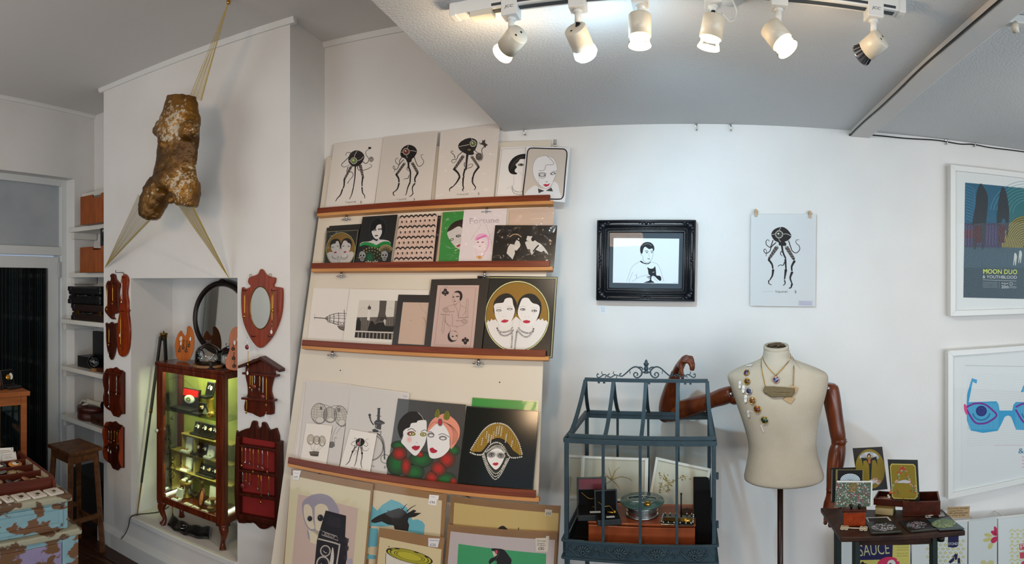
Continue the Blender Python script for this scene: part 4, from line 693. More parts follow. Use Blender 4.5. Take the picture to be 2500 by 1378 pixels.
def necklace(label,plane,out,x,y0,y1,kind=0,tagk=None,view=(0,0,1),group=NG,w=3.0,m=None):
    """fine chain hanging in two strands with a pendant; tagk adds a white oval paper tag at that height"""
    X=lambda a,b:plane.hit(view[0]+a/view[2],view[1]+b/view[2],out)
    top,end=X(x,y0),X(x,y1);root=thing('necklace',label,'necklace',plane.M(top),group);w=w/view[2] if view[2]>1 else w
    b=MB();b.smooth=True;wl_=plane.ex*.0022;L=(top-end).length
    b.tube([top,top-wl_-Vector((0,0,L*.3)),end-wl_*.6+Vector((0,0,L*.1)),end],.0009,5);b.tube([top,top+wl_-Vector((0,0,L*.3)),end+wl_*.6+Vector((0,0,L*.1)),end],.0009,5);b.build('chain',m or (GOLD if kind % 2==0 else SILVER),root,world=True)
    p=MB();p.smooth=True;M_=plane.M(end)
    if kind in (0,4):p.lathe([(0,-.006),(.004,-.004),(.0055,0),(.004,.005),(.0012,.009),(0,.01)],8,M_ @ Matrix.Translation((0,-.006,.002)) @ Matrix.Rotation(pi/2,4,'X'))
    elif kind==1:p.lathe([(0,-.002),(.010,-.002),(.0115,0),(.010,.002),(0,.003)],14,M_ @ Matrix.Translation((0,-.011,.003)))
    elif kind==2:p.lathe([(0,-.012),(.003,-.01),(.005,-.004),(.004,.004),(0,.01)],8,M_ @ Matrix.Translation((0,-.01,.003)) @ Matrix.Rotation(pi/2,4,'X'))
    else:p.ball(M_ @ Vector((0,-.006,.003)),.006,9,6);p.ball(M_ @ Vector((.003,.002,.003)),.0035,8,5)
    p.build('pendant',PEND[kind % 5],root,world=True)
    if tagk is not None:
        t=MB();Q=X(x,tagk);t.lathe([(0,0),(.0058,0),(.0058,.0006),(0,.0006)],14,plane.M(Q+plane.N*.005),1,1.6);t.tube([Q+Vector((0,0,.009))+plane.N*.005,Q+Vector((0,0,.02))],.0005,4);t.build('paper_tag',TAGM,root,world=True)
    return root
r=slab('scroll_plaque','dark scroll-shaped wooden plaque with two gold necklaces, top left of chimney breast','plaque',CHIM,ZL,[(88,75),(104,84),(110,110),(126,130),(136,150),(128,200),(131,310),(118,334),(100,336),(95,355),(105,371),(85,370),(68,355),(44,325),(42,300),(55,268),(50,180),(48,150),(60,122),(74,126),(80,106),(75,88)],.016,MAHOG)
peg(r,CHIM,ZL,57,142,.04);peg(r,CHIM,ZL,94,142,.04)
necklace('gold necklace on the left hook of the dark scroll plaque',CHIM,.038,57,142,300,4,358,ZL);necklace('gold necklace on the right hook of the dark scroll plaque',CHIM,.038,93,142,262,0,None,ZL)
r=slab('paddle_plaque','long paddle-shaped cherry wood plaque with necklaces left of the recess','plaque',CHIM,ZL,[(165,78),(184,98),(188,130),(181,200),(189,255),(190,300),(197,315),(191,330),(199,400),(201,470),(195,550),(180,598),(155,615),(130,595),(118,530),(118,440),(127,372),(135,328),(131,310),(138,250),(147,190),(144,140),(150,100)],.018,CHERRY)
peg(r,CHIM,ZL,152,100,.04);peg(r,CHIM,ZL,146,320,.04)
necklace('silver necklace on the upper hook of the long paddle plaque',CHIM,.038,152,102,255,3,None,ZL);necklace('gold necklace with white tag on the lower hook of the long paddle plaque',CHIM,.038,144,322,552,0,475,ZL)
b=MB();P=CHIM.hit(300,666,.01);b.smooth=True;b.tube([P,P+CHIM.N*.03,P+CHIM.N*.03-CHIM.ex*.03,P+CHIM.N*.03-CHIM.ex*.03+Vector((0,0,.014))],.002,6);b.tube([CHIM.hit(304,672,.012),P],.002,6);b.build('bent_hook',IRON,r,world=True)
r=slab('shield_plaque','small dark shield-shaped plaque below the scroll plaque','plaque',CHIM,ZL,[(82,388),(97,401),(115,396),(117,440),(112,530),(100,600),(82,636),(62,592),(50,520),(48,440),(46,394),(65,402)],.016,DARKW);peg(r,CHIM,ZL,70,420,.03)
necklace('gold necklace with white tag on the small shield plaque',CHIM,.03,69,420,530,4,602,ZL)
def spoon_rack(label,px0,px1,py0,py1,mats,shelves,depth=.045,mid=False):
    a0=loc(CHIM,CHIM.hit(px0,(py0+py1)/2,depth))[0];a1=loc(CHIM,CHIM.hit(px1,(py0+py1)/2))[0];xm=(px0+px1)/2
    b1=loc(CHIM,CHIM.hit(xm,py0,.01))[1];b0=loc(CHIM,CHIM.hit(xm,py1,.01))[1];W,H=a1-a0,b1-b0
    root=thing('spoon_rack',label,'rack',CHIM.M(CHIM.at((a0+a1)/2,b0)))
    o=[(-W/2,H*.1),(-W/2,H*.92),(-W*.36,H*.955),(-W*.18,H*.96),(0,H),(W*.18,H*.96),(W*.36,H*.955),(W/2,H*.92),(W/2,H*.1),(W*.3,H*.08),(W*.15,0),(-W*.15,0),(-W*.3,H*.08)]
    b=MB();b.prism([(x,y,.001) for x,y in o],(0,0,.009));b.build('back_panel',mats[0],root,bev=.002)
    for s in (-1,1):
        x=s*(W/2-.005);b=MB();e=sp([(H*.1,.012),(H*.2,depth*.8),(H*.35,depth),(H*.5,depth*.8),(H*.65,depth),(H*.8,depth),(H*.92,depth*.5),(H*.94,.01)],4)
        b.prism([(x-.005,y,z) for y,z in e] ,(.010,0,0));b.build('side_panel',mats[1],root,bev=.0015)
    for t in shelves:
        b=MB();b.box(-W/2+.009,W/2-.009,H*t,H*t+.008,.009,depth*.85);b.build('shelf',mats[0],root,bev=.001)
    return root
r=spoon_rack('upper of the two small dark spoon racks left of the recess',251,307,896,1017,(MAHOG,MAHOG),(.86,.46));S=CHIM
necklace('silver necklace with a white tag in the upper left spoon rack',CHIM,.035,70,735,930,3,845,ZL);necklace('short silver chain hanging in the upper left spoon rack',CHIM,.035,118,728,850,3,None,ZL)
r=spoon_rack('lower of the two small spoon racks left of the recess, with orange sides',250,305,1028,1146,(DARKW,CHERRY),(.84,.42))
for k,(x,y1,kd,tg) in enumerate(((68,1150,1,1218),(84,1160,0,1230),(104,1150,4,None),(121,1195,2,None),(134,1170,3,None))):necklace('necklace in the lower left spoon rack, %s from the left' % ('first','second','third','fourth','fifth')[k],CHIM,.034,x,1088,y1,kd,tg,ZL)
r=slab('shield_mirror','red-brown shield-shaped wooden mirror with an oval glass, right of the recess','mirror',CHIM,ZM,[(155,34),(175,60),(200,74),(222,78),(221,100),(215,121),(250,127),(259,140),(258,220),(245,290),(215,360),(182,404),(150,426),(115,396),(80,332),(62,270),(57,190),(61,126),(76,134),(104,122),(92,104),(95,80),(115,70),(140,60)],.018,CHERRY,'wooden_shield')
fp=CHIM.off(.0185)
def pxe(view,cx,cy,rx,ry,n=32):return [(view[0]+x/view[2],view[1]+y/view[2]) for x,y in ellp(cx,cy,rx,ry,n)]
b=MB();b.face([fp.hit(*p) for p in pxe(ZM,153,227,50,104)]);b.build('mirror_glass',mat('mirror_silvering','#c9ccc9',.03,1.),r,world=True)
b=MB();b.smooth=True;b.tube([fp.hit(*p) for p in pxe(ZM,153,227,51,105)],.0025,6,True);b.build('mirror_rim',BRASS,r,world=True)
for x,y in ((105,68),(202,66)):
    b=MB();b.smooth=True;c=CHIM.hit(560+x/2.025,640+y/2.025,.012);b.tube([c+CHIM.ex*cos(a)*.007+Vector((0,0,sin(a)*.007)) for a in (k*pi/5 for k in range(10))],.0012,5,True);b.build('hanging_ring',BRASS,r,world=True)
for x,y in ((66,142),(208,142),(110,370),(192,370)):peg(r,CHIM,ZM,x,y,.045)
necklace('gold necklace with a bird charm on the left peg of the shield mirror',CHIM,.043,75,142,262,4,None,ZM);necklace('gold necklace on the right peg of the shield mirror',CHIM,.043,211,142,300,0,346,ZM);necklace('short gold necklace on the right peg of the shield mirror',CHIM,.040,215,142,235,4,None,ZM)
necklace('long gold necklace with a round medallion hanging below the shield mirror',CHIM,.05,89,372,410,1,None,ZM);necklace('gold necklace with white tag hanging from the roof of the house-shaped rack',CHIM,.055,93,440,500,4,549,ZM)
r=slab('house_rack','dark house-shaped wooden rack with a pitched roof and two shelves','rack',CHIM,ZM,[(88,500),(150,475),(215,515),(224,550),(212,600),(206,640),(216,680),(219,752),(182,755),(150,769),(112,750),(74,737),(76,690),(90,650),(86,600),(78,560)],.012,MAHOG,'back_panel',2)
V_=lambda x,y,o=0:CHIM.hit(560+x/2.025,640+y/2.025,o)
for a,c in (((41,513),(152,470)),((148,468),(246,532))):
    b=MB();A0,B0=V_(*a,.05),V_(*c,.05);b.prism([A0,B0,B0-Vector((0,0,.014)),A0-Vector((0,0,.014))],-CHIM.N*.049);b.build('roof_board',DARKW,r,world=True,bev=.002)
for y0,y1,x0,x1 in ((546,561,62,226),(670,684,58,213)):
    b=MB();A0,B0=V_(x0,y0,.05),V_(x1,y1,.05);b.prism([A0,B0,B0-Vector((0,0,.01)),A0-Vector((0,0,.01))],-CHIM.N*.04);b.build('shelf',MAHOG,r,world=True,bev=.0015)
for k,(x,y0,y1,kd,tg) in enumerate(((103,553,615,4,None),(113,554,625,2,None),(124,554,605,1,None),(150,556,622,2,None),(166,557,655,1,None),(183,558,700,0,762),(85,672,735,4,None))):
    necklace('necklace on the dark house-shaped rack, %s' % ('first along the upper shelf','second along the upper shelf','round amber pendant third along the upper shelf','fourth along the upper shelf','fifth along with a round rose pendant','long chain with a white tag below the lower shelf','short chain at the lower shelf')[k],CHIM,.048,x,y0,y1,kd,tg,ZM)
r=slab('red_felt_rack','large dark wooden wall rack lined with red felt','rack',CHIM,ZM,[(112,788),(135,790),(138,812),(148,822),(158,812),(160,794),(180,797),(200,832),(246,862),(243,1312),(215,1306),(180,1322),(150,1319),(120,1292),(90,1292),(28,1252),(30,868),(45,842),(80,826),(100,820)],.012,DARKW,'back_panel',3)
b=MB();o=CHIM.off(.013);b.face([o.hit(560+x/2.025,640+y/2.025) for x,y in ((46,862),(224,892),(222,1280),(44,1240))]);b.build('felt_lining',RED,r,world=True)
for x0,x1,ya,yb_ in ((30,46,866,1252),(226,245,890,1300)):
    b=MB();q0=[V_(x0,ya,.042),V_(x1,ya+3,.042),V_(x1,yb_+5,.042),V_(x0,yb_,.042)];b.prism(q0,-CHIM.N*.038);b.build('side_panel',DARKW,r,world=True,bev=.002)
for y0,y1 in ((902,930),(1026,1054),(1142,1170)):
    b=MB();A0,B0=V_(38,y0,.042),V_(232,y1,.042);b.prism([A0,B0,B0-Vector((0,0,.011)),A0-Vector((0,0,.011))],-CHIM.N*.034);b.build('shelf',DARKW,r,world=True,bev=.0015)
b=MB();A0,B0=V_(38,1246,.042),V_(232,1282,.042);b.prism([A0,B0,B0-Vector((0,0,.02)),A0-Vector((0,0,.02))],-CHIM.N*.034);b.build('bottom_rail',DARKW,r,world=True,bev=.002)
names=('first','second','third','fourth','fifth','sixth','seventh','eighth')
for row,L in (('upper',((62,910,1000,4,None),(80,912,985,3,None),(102,914,990,2,None),(118,917,1030,0,None),(143,920,1005,2,None),(163,924,1010,1,None),(189,928,1030,0,None))),('middle',((66,1036,1095,1,None),(84,1038,1075,0,None),(101,1040,1090,2,None),(143,1045,1115,2,None),(157,1047,1180,4,None),(195,1052,1140,2,None)))):
    for k,(x,y0,y1,kd,tg) in enumerate(L):necklace('necklace in the red felt rack, %s from the left on the %s bar' % (names[k],row),CHIM,.040,x,y0,y1,kd,tg,ZM)
# ------------------------------------------------------------------ gilded torso hung by three stockings
TP=CHIM.off(.27);ZG=(320,220,4.055)
GILT=mat('flaking_gilt_plaster','#4f3414',.4,.5,noise=(5,'#9a6a22',.42,.72),bump=(60,.6,.008))
nt=GILT.node_tree;bs=nt.nodes['Principled BSDF'];tc=[x for x in nt.nodes if x.type=='TEX_COORD'][0];ramp=[x for x in nt.nodes if x.type=='VALTORGB'][0]
n2_=nt.nodes.new('ShaderNodeTexNoise');n2_.inputs['Scale'].default_value=46;n2_.inputs['Detail'].default_value=9;n2_.inputs['Roughness'].default_value=.75;nt.links.new(tc.outputs['Object'],n2_.inputs['Vector'])
n3_=nt.nodes.new('ShaderNodeTexNoise');n3_.inputs['Scale'].default_value=6;nt.links.new(tc.outputs['Object'],n3_.inputs['Vector'])
ad=nt.nodes.new('ShaderNodeMath');ad.operation='MULTIPLY_ADD';ad.inputs[1].default_value=.7;nt.links.new(n3_.outputs['Fac'],ad.inputs[0]);nt.links.new(n2_.outputs['Fac'],ad.inputs[2])
rp=nt.nodes.new('ShaderNodeValToRGB');rp.color_ramp.elements[0].position=.955;rp.color_ramp.elements[1].position=.985;nt.links.new(ad.outputs[0],rp.inputs[0])
mx=nt.nodes.new('ShaderNodeMixRGB');mx.inputs[2].default_value=(*s2l('#b3a48c'),1);nt.links.new(rp.outputs[0],mx.inputs[0]);nt.links.new(ramp.outputs[0],mx.inputs[1]);nt.links.new(mx.outputs[0],bs.inputs['Base Color'])
iv=nt.nodes.new('ShaderNodeMath');iv.operation='MULTIPLY_ADD';iv.inputs[1].default_value=-.5;iv.inputs[2].default_value=.55;nt.links.new(rp.outputs[0],iv.inputs[0]);nt.links.new(iv.outputs[0],bs.inputs['Metallic'])
torso=thing('torso_sculpture','gilded headless female torso sculpture hanging in front of the chimney breast','sculpture',TP.M(TP.hit(430,400)))
def G(x,y,o=0):return TP.hit(320+x/4.055,220+y/4.055,o)
def ringG(xl,xr,y,dep,rock=0,n=26):
    a,c=G(xl,y),G(xr,y);ctr=(a+c)/2;hx=(c-a)/2;up=Vector((0,0,1));o=[]
    for k in range(n):
        t=2*pi*k/n;o.append(ctr+hx*cos(t)+TP.N*dep*(sin(t) if sin(t)>0 else .55*sin(t))+up*rock*cos(t))
    return o
b=MB();hw=.00195*2.7/4.055*4.055
ROWS=((62,370,640,.045),(130,358,655,.055),(200,350,668,.066),(260,322,676,.075),(330,312,678,.082),(400,305,668,.082),(470,292,668,.074),(540,286,661,.068),(620,279,654,.066),(700,274,640,.066),(770,258,628,.068),(850,240,645,.074),(920,214,656,.076),(970,240,658,.07),(1010,300,640,.045))
b.rows([ringG(xl,xr,y,d) for y,xl,xr,d in ROWS],True,True,True)
def limb(pts):
    R=[]
    for i,(x,y,w_,dp,rot) in enumerate(pts):
        c=G(x,y);ex=(G(x+w_*cos(radians(rot)),y+w_*sin(radians(rot)))-c);R.append([c+ex*cos(2*pi*k/20)+TP.N*dp*sin(2*pi*k/20) for k in range(20)])
    b.rows(R,True,True,True)
limb([(330,900,130,.06,20),(270,1000,125,.066,22),(225,1100,118,.062,24),(195,1180,108,.056,22),(185,1250,88,.048,16),(182,1285,50,.03,10)])
limb([(540,900,110,.06,0),(545,1000,112,.066,4),(548,1080,100,.06,4),(545,1148,92,.05,4)])
for x,y,o,s in ((322,372,.018,(.05,.045,.05)),(272,400,.008,(.036,.03,.035)),(570,400,.035,(.058,.05,.056)),(556,425,.046,(.04,.034,.04))):b.lathe([(sin(pi*i/8),-cos(pi*i/8)) for i in range(9)],14,TP.M(G(x,y,o)) @ Matrix.Diagonal((s[0],s[1],s[2]*.8,1)))
for x,y,o,s in ((330,540,.05,.03),(430,980,.045,.03),(400,1090,.02,.02)):b.ball(G(x,y,o),s,10,6)
ob=b.build('plaster_body',GILT,torso,world=True,smooth=True)
md=ob.modifiers.new('remesh','REMESH');md.mode='VOXEL';md.voxel_size=.0055;md.use_smooth_shade=True
tx=bpy.data.textures.new('crumple','CLOUDS');tx.noise_scale=.035;tx.noise_depth=3;md=ob.modifiers.new('crumple','DISPLACE');md.texture=tx;md.strength=.016;md.mid_level=.5
md=ob.modifiers.new('smooth','SMOOTH');md.iterations=2
NYL=mat('mustard_nylon','#a98f3a',.5);NYLT=glass('sheer_nylon',(.93,.90,.80),.5,.5)
def stocking(label,A0,A1,E,mid=.5,n=11):
    root=thing('nylon_stocking',label,'stocking',Matrix.Translation(E),'sheer stockings holding up the torso');fil=MB();shp=MB()
    for k in range(n):
        t=(k/(n-1))** 1.15;s=A0.lerp(A1,t);fil.tube([s,s.lerp(E,.5)+TP.N*.004*sin(k*2.1),E],[.0007+.0005*((k*7) % 3==0),.0008,.001],4)
    fil.tube([A0.lerp(A1,.96),A0.lerp(E,.55).lerp(A1.lerp(E,.55),.9),E],[.0022,.0026,.0016],6);fil.build('stretched_threads',NYL,root,world=True)
    shp.face([A0-TP.N*.004,A1-TP.N*.004,E-TP.N*.002]);shp.build('sheer_panel',NYLT,root,world=True);return root
HK=pz(558,4,ZC-.012)
stocking('sheer mustard stocking stretched from the torso neck up to the ceiling hook',TP.hit(462,238,-.01),TP.hit(492,246,-.01),HK)
stocking('sheer mustard stocking stretched from the torso left thigh to the chimney corner',TP.hit(338,475,-.005),TP.hit(385,520,-.005),CHIM.hit(256,654,.012))
stocking('sheer mustard stocking stretched from the torso right thigh to the recess top',TP.hit(434,500,-.005),TP.hit(470,502,-.005),CHIM.hit(560,681,.02))
hk=thing('ceiling_hook','small brass ceiling hook holding the torso stocking','hook',Matrix.Translation(HK));b=MB();b.smooth=True;b.tube([HK+Vector((0,0,.012)),HK+Vector((0,0,-.002))],.003,8);b.ball(HK+Vector((0,0,-.004)),.009,10,6);b.lathe([(.012,ZC-.004),(.012,ZC-.0005)],12,Matrix.Translation((HK.x,HK.y,0)));b.build('hook',GOLD,hk,world=True)
# ------------------------------------------------------------------ the recess: glass jewellery cabinet and what stands on it
CU0,CU1,CD0,CD1,CB,CT=-2.334,-1.848,2.2,2.385,.368,1.146
CAB=FM(PHL,(CU0+CU1)/2,CD0,ZS);CW=CU1-CU0;CDp=CD1-CD0;hz0,hz1=CB-ZS,CT-ZS
cabw=wood('cabinet_mahogany','#46180c','#642a15',(50,50,5),.25,.4)
cab=thing('display_cabinet','glass display cabinet of jewellery on cabriole legs, lit inside, standing in the recess','cabinet',CAB)
b=MB();b.box(-CW/2-.012,CW/2+.012,-.014,CDp+.004,hz1-.022,hz1);b.build('top',cabw,cab,bev=.005)
b=MB();b.box(-CW/2,CW/2,0,CDp,hz0,hz0+.034);b.build('base',cabw,cab,bev=.003)
for sx in (-1,1):
    for y in (0,CDp-.03):
        b=MB();x=sx*(CW/2-.0);b.box(min(x,x-sx*.032),max(x,x-sx*.032),y,y+.03,hz0+.034,hz1-.022);b.build('post',cabw,cab,bev=.002)
b=MB();b.box(-CW/2+.032,CW/2-.032,CDp-.02,CDp,hz1-.05,hz1-.022);b.box(-CW/2+.032,CW/2-.032,CDp-.008,CDp-.002,hz0+.03,hz1-.03);b.m=1;b.build('back_panel',mat('mottled_green_cloth','#8d8f45',.8,noise=(14,'#74793a',.3,.75)),cab)
for sx in (-1,1):
    b=MB();x=sx*(CW/2-.008);b.box(x-.002,x+.002,.03,CDp-.03,hz0+.034,hz1-.045);b.build('side_glass',glass('cabinet_glass',(.97,1,.96),.01,.55),cab)
    b=MB();b.box(min(sx*CW/2,sx*(CW/2-.02)),max(sx*CW/2,sx*(CW/2-.02)),.03,CDp-.03,hz1-.045,hz1-.022);b.build('side_rail',cabw,cab)
door_=MB();dz0,dz1=hz0+.034,hz1-.022
door_.box(-CW/2+.002,-CW/2+.048,-.012,.0,dz0-.03,dz1);door_.box(CW/2-.048,CW/2-.002,-.012,0,dz0-.03,dz1);door_.box(-CW/2+.048,CW/2-.048,-.012,0,dz1-.028,dz1);door_.box(-CW/2+.048,CW/2-.048,-.012,0,dz0-.03,dz0+.006)
dr=door_.build('door',cabw,cab,bev=.003)
g=MB();g.box(-CW/2+.046,CW/2-.046,-.007,-.004,dz0,dz1-.026);g.build('door_glass',MATS['cabinet_glass'],dr)
g=MB();g.smooth=True;KZ=.62;g.lathe([(.004,0),(.005,.008),(.011,.014),(.012,.02),(.006,.026),(0,.027)],14,Matrix.Translation((-CW/2+.022,-.012,hz0+.40)) @ Matrix.Rotation(pi/2,4,'X'));g.build('knob',mat('glass_knob','#b8b3a4',.1,.4),dr)
vm=MB();rnd=random.Random(5);VX=-CW/2+.105;GY=-.0085
ys=[dz0+.13+k*.02 for k in range(22)];vm.tube([(VX-.01+.012*sin(k*.5)-k*.001,GY,y) for k,y in enumerate(ys)],.0016,5)
for k in range(2,22,2):
    c=Vector((VX-.01+.012*sin(k*.5),GY,ys[k]));s=-1 if k % 4 else 1
    for a in (-.6,.2):vm.prism([c,c+Vector((s*.012,0,.006+a*.01)),c+Vector((s*.024,0,.012+a*.03)),c+Vector((s*.014,0,.001+a*.02))],(0,-.0006,0))
for (dx,dz_,rr) in ((.018,.14,.014),(.02,.185,.018),(-.012,.33,.014),(.022,.235,.012),(-.005,.285,.010)):
    vm.tube([(VX+dx+cos(a)*rr*(1+.22*cos(5*a)),GY,dz0+dz_+sin(a)*rr*(1+.22*cos(5*a))) for a in (i*2*pi/20 for i in range(20))],.0022,5,True)
w0=[(-CW/2+.06+.012*sin(k*.9),GY,dz0+.12+k*.028) for k in range(18)]+[(-CW/2+.08+k*.028,GY,dz1-.075+.03*sin(k*.5)) for k in range(10)]
vm.tube(sp([Vector(p) for p in w0],4),.0007,4);vm.build('painted_vine',mat('vine_paint','#2a2413',.6),dr)
def cab_leg(sx,y0):
    b=MB();b.smooth=True;P=[(0,0,0),(.010,-.006,-.03),(.008,-.004,-.06),(-.004,.004,-.095),(-.002,0,-.118),(.004,-.006,-.132)];R=[.026,.024,.017,.0125,.015,.019]
    x=sx*(CW/2-.026);pts=[Vector((x+sx*p[0],y0+p[1]*(1 if y0<.1 else-1),hz0+p[2])) for p in P];pp=sp(pts,4);rr=[r_.x for r_ in sp([Vector((v,0,0)) for v in R],4)]
    b.tube(pp,rr,12);b.box(x-.028,x+.028,y0-.024,y0+.024,hz0-.012,hz0+.002);b.build('leg',cabw,cab)
for sx in (-1,1):
    for y0 in (.02,CDp-.022):cab_leg(sx,y0)
GSH=glass('shelf_glass',(.90,.97,.92),.02,.8)
b=MB();b.box(-CW/2+.01,CW/2-.01,.012,CDp-.02,.885-ZS-.004,.885-ZS);b.build('glass_shelf',GSH,cab)
GREENW=mat('rack_plywood','#8a7a3c',.6)
for z in (.75,.645,.54):
    b=MB();b.box(-CW/2+(.10 if z==.75 else .015),CW/2-.02,CDp*.45,CDp-.02,z-ZS-.006,z-ZS);b.build('inner_shelf',GREENW,cab,bev=.001)
for x,z0,z1 in ((-CW/2+.10,.54,.75),(-CW/2+.02,.41,.645),(-CW/2+.19,.54,.75),(CW/2-.11,.41,.645)):
    b=MB();b.box(x-.003,x+.003,CDp*.5,CDp-.02,z0-ZS,z1-ZS);b.build('divider',GREENW,cab)
LED=mat('led_strip','#ffffff',.5,emit=('#f2ffd8',9.0))
for x0,x1,y0,y1 in ((-CW/2+.034,-CW/2+.040,.03,CDp-.03),(CW/2-.040,CW/2-.034,.03,CDp-.03)):
    b=MB();b.box(x0,x1,y0,y1,hz0+.036,hz0+.042);b.build('led_strip',LED,cab)
    b=MB();b.box(x0,x1,y0,y1,hz1-.030,hz1-.025);b.build('led_strip',LED,cab)
for z,e in ((hz1-.03,2.6),(.62,1.1),(hz0+.22,.9)):
    l=bpy.data.lights.new('cabinet_lamp','AREA');l.shape='RECTANGLE';l.size=.40;l.size_y=.03;l.energy=e;l.color=(.93,1.0,.55);o=bpy.data.objects.new('cabinet_lamp',l);COL.objects.link(o);o.matrix_world=CAB @ Matrix.Translation((0,.03,z)) @ Matrix.Rotation(.35,4,'X')
JG='open jewellery boxes in the glass cabinet'
WHITEB=mat('white_card_box','#cfd2cb',.5);BLACKB=mat('black_leatherette','#141314',.4)
def jewel_box(label,M,w,h,d,white=False,charm=0,lean=18,group=JG,tagged=True):
    root=thing('jewellery_box',label,'jewellery box',M,group);om=WHITEB if white else BLACKB;pm=WHITEB if white else BLACKV
    b=MB();b.box(-w/2,w/2,-d,0,0,.012);b.build('base',om,root,bev=.0015)
    R=Matrix.Translation((0,0,.008)) @ Matrix.Rotation(-radians(lean),4,'X');b=MB();b.box(-w/2,w/2,-.004,.008,0,h,R);b.build('lid',om,root,bev=.0015)
    b=MB();b.box(-w*.43,w*.43,-.006,-.004,h*.08,h*.93,R);b.build('lid_lining',pm,root)
    b=MB();b.smooth=True
    if charm==0:b.ball(R @ Vector((-w*.1,-.009,h*.5)),w*.11,9,6);b.tube([R @ Vector((-w*.25,-.008,h*.9)),R @ Vector((-w*.1,-.009,h*.5)),R @ Vector((w*.1,-.008,h*.9))],.0009,5)
    elif charm==1:b.lathe([(0,0),(w*.18,0),(w*.2,.003),(0,.004)],14,R @ Matrix.Translation((0,-.012,h*.5)) @ Matrix.Rotation(-pi/2,4,'X'))
    elif charm==2:
        for s in (-1,1):b.ball((s*w*.2,-d*.55,.018),.007,8,5)
    elif charm==3:b.tube([(cos(a)*w*.25,-d*.5+sin(a)*d*.25,.014) for a in (k*pi/6 for k in range(12))],.0025,5,True)
    b.build('jewel',(SILVER,GOLD,PEND[0],SILVER)[charm],root)
    if tagged:
        t=MB();t.lathe([(0,0),(w*.15,0),(w*.15,.001),(0,.001)],12,R @ Matrix.Translation((w*.24,-.010,h*.55)) @ Matrix.Rotation(-pi/2,4,'X'),1,1.45);t.build('paper_tag',TAGM,root)
    return root
def CP(px,py,dd,z):
    P=vplane(PHL,CD0+dd).hit(px,py);u=loc(CHIM,P)[0];return FM(PHL,u,CD0+dd,z)
sh=.885
jewel_box('tall black jewellery box with white tag on the top glass shelf, nearest the right post',CP(510,975,.13,.965),.055,.075,.05,False,0)
b=MB();st=thing('wooden_reel','yellow wooden reel holding up a black jewellery box on the glass shelf','reel',CP(512,1000,.13,sh));b.smooth=True;b.lathe([(.026,0),(.026,.008),(.02,.012),(.018,.06),(.022,.068),(.024,.0785),(0,.079)],16);b.build('turned_body',mat('yellow_wood','#a98a2c',.5),st)
P=CP(462,985,.10,sh);rb=thing('red_satin_box','black box lined with red satin holding a white cameo brooch, on the glass shelf','jewellery box',P)
b=MB();b.box(-.075,.075,-.075,.0,0,.016);b.build('base',BLACKB,rb,bev=.002);R=Matrix.Translation((0,0,.01)) @ Matrix.Rotation(-radians(12),4,'X');b=MB();b.box(-.062,.062,-.004,.012,0,.105,R);b.build('lid',BLACKB,rb,bev=.002)
b=MB();b.box(-.056,.056,-.007,-.004,.062,.098,R);b.build('satin_lining',mat('red_satin','#c0160c',.35),rb);b=MB();b.box(-.056,.056,-.008,-.004,.012,.06,R);b.build('velvet_pad',BLACKV,rb)
b=MB();b.smooth=True;b.lathe([(0,0),(.036,0),(.040,.002),(.032,.006),(0,.009)],20,R @ Matrix.Translation((0,-.008,.045)) @ Matrix.Rotation(-pi/2+pi,4,'X') @ Matrix.Rotation(0,4,'Z'),1,.62);b.build('cameo',WHITEB,rb)
b=MB();b.smooth=True
for a in range(7):b.ball(R @ Vector((cos(a)*.012,-.018,.045+sin(a)*.008)),.005,7,5)
b.build('cameo_figure',mat('cameo_olive','#5f6a1c',.4),rb)
jewel_box('brown wicker-fronted jewellery box with white tag beside the red satin box',CP(490,1010,.055,sh),.05,.055,.04,False,1)
b=MB();tr=thing('triangular_card','small black triangular card stand on the glass shelf','card stand',CP(500,1015,.045,sh));b.prism([(-.028,0,.002),(.034,0,.004),(-.006,.012,.058)],(0,.006,0));b.build('card',BLACKB,tr,bev=.001)
b=MB();b.prism([(-.018,-.001,.008),(.022,-.001,.010),(-.006,.010,.044)],(0,-.0006,0));b.build('card_window',mat('grey_card','#6d7563',.6),tr)
bp_=thing('bobbin','small turned wooden bobbin lying on the glass shelf beside the right post','bobbin',CP(519,1010,.05,sh));b=MB();b.smooth=True;b.lathe([(.016,0),(.016,.006),(.008,.008),(.008,.022),(.016,.024),(.016,.03),(.004,.031),(.004,.03)],14,Matrix.Translation((0,0,.016)) @ Matrix.Rotation(pi/2,4,'X'));b.build('turned_body',MATS['yellow_wood'],bp_)
for k,(px,w_,ch) in enumerate(((480,.046,0),(497,.05,0),(511,.042,1),(524,.045,0))):jewel_box('black jewellery box with silver pendant on the highest inner shelf, %s from the left' % names[k],CP(px,1050,.125,.75),w_,.062,.035,False,ch)
jewel_box('white jewellery box with gold ring at the left end of the middle inner shelf',CP(461,1075,.12,.645),.05,.07,.045,True,2,8,tagged=False)
for k,(px,w_,ch,wh) in enumerate(((481,.042,1,False),(498,.04,0,False),(514,.05,3,True))):jewel_box('%s jewellery box on the middle inner shelf, %s of the three' % ('white' if wh else 'black',('left','centre','right')[k]),CP(px,1095,.115,.645),w_,.055,.035,wh,ch)
jewel_box('white jewellery box with ring at the left end of the lowest inner shelf',CP(459,1120,.12,.54),.05,.06,.04,True,2,8,tagged=False)
for k,(px,ch) in enumerate(((494,0),(508,1),(522,0))):jewel_box('black jewellery box on the lowest inner shelf, %s of the three' % ('left','centre','right')[k],CP(px,1140,.12,.54),.044,.05,.036,False,ch)
jewel_box('white jewellery box with earrings on the cabinet floor behind the gold bowl',CP(458,1160,.13,.405),.055,.075,.05,True,2,8,tagged=False)
jewel_box('white jewellery box with earrings on the cabinet floor near the right post',CP(520,1185,.12,.405),.055,.075,.05,True,2,8,tagged=False)
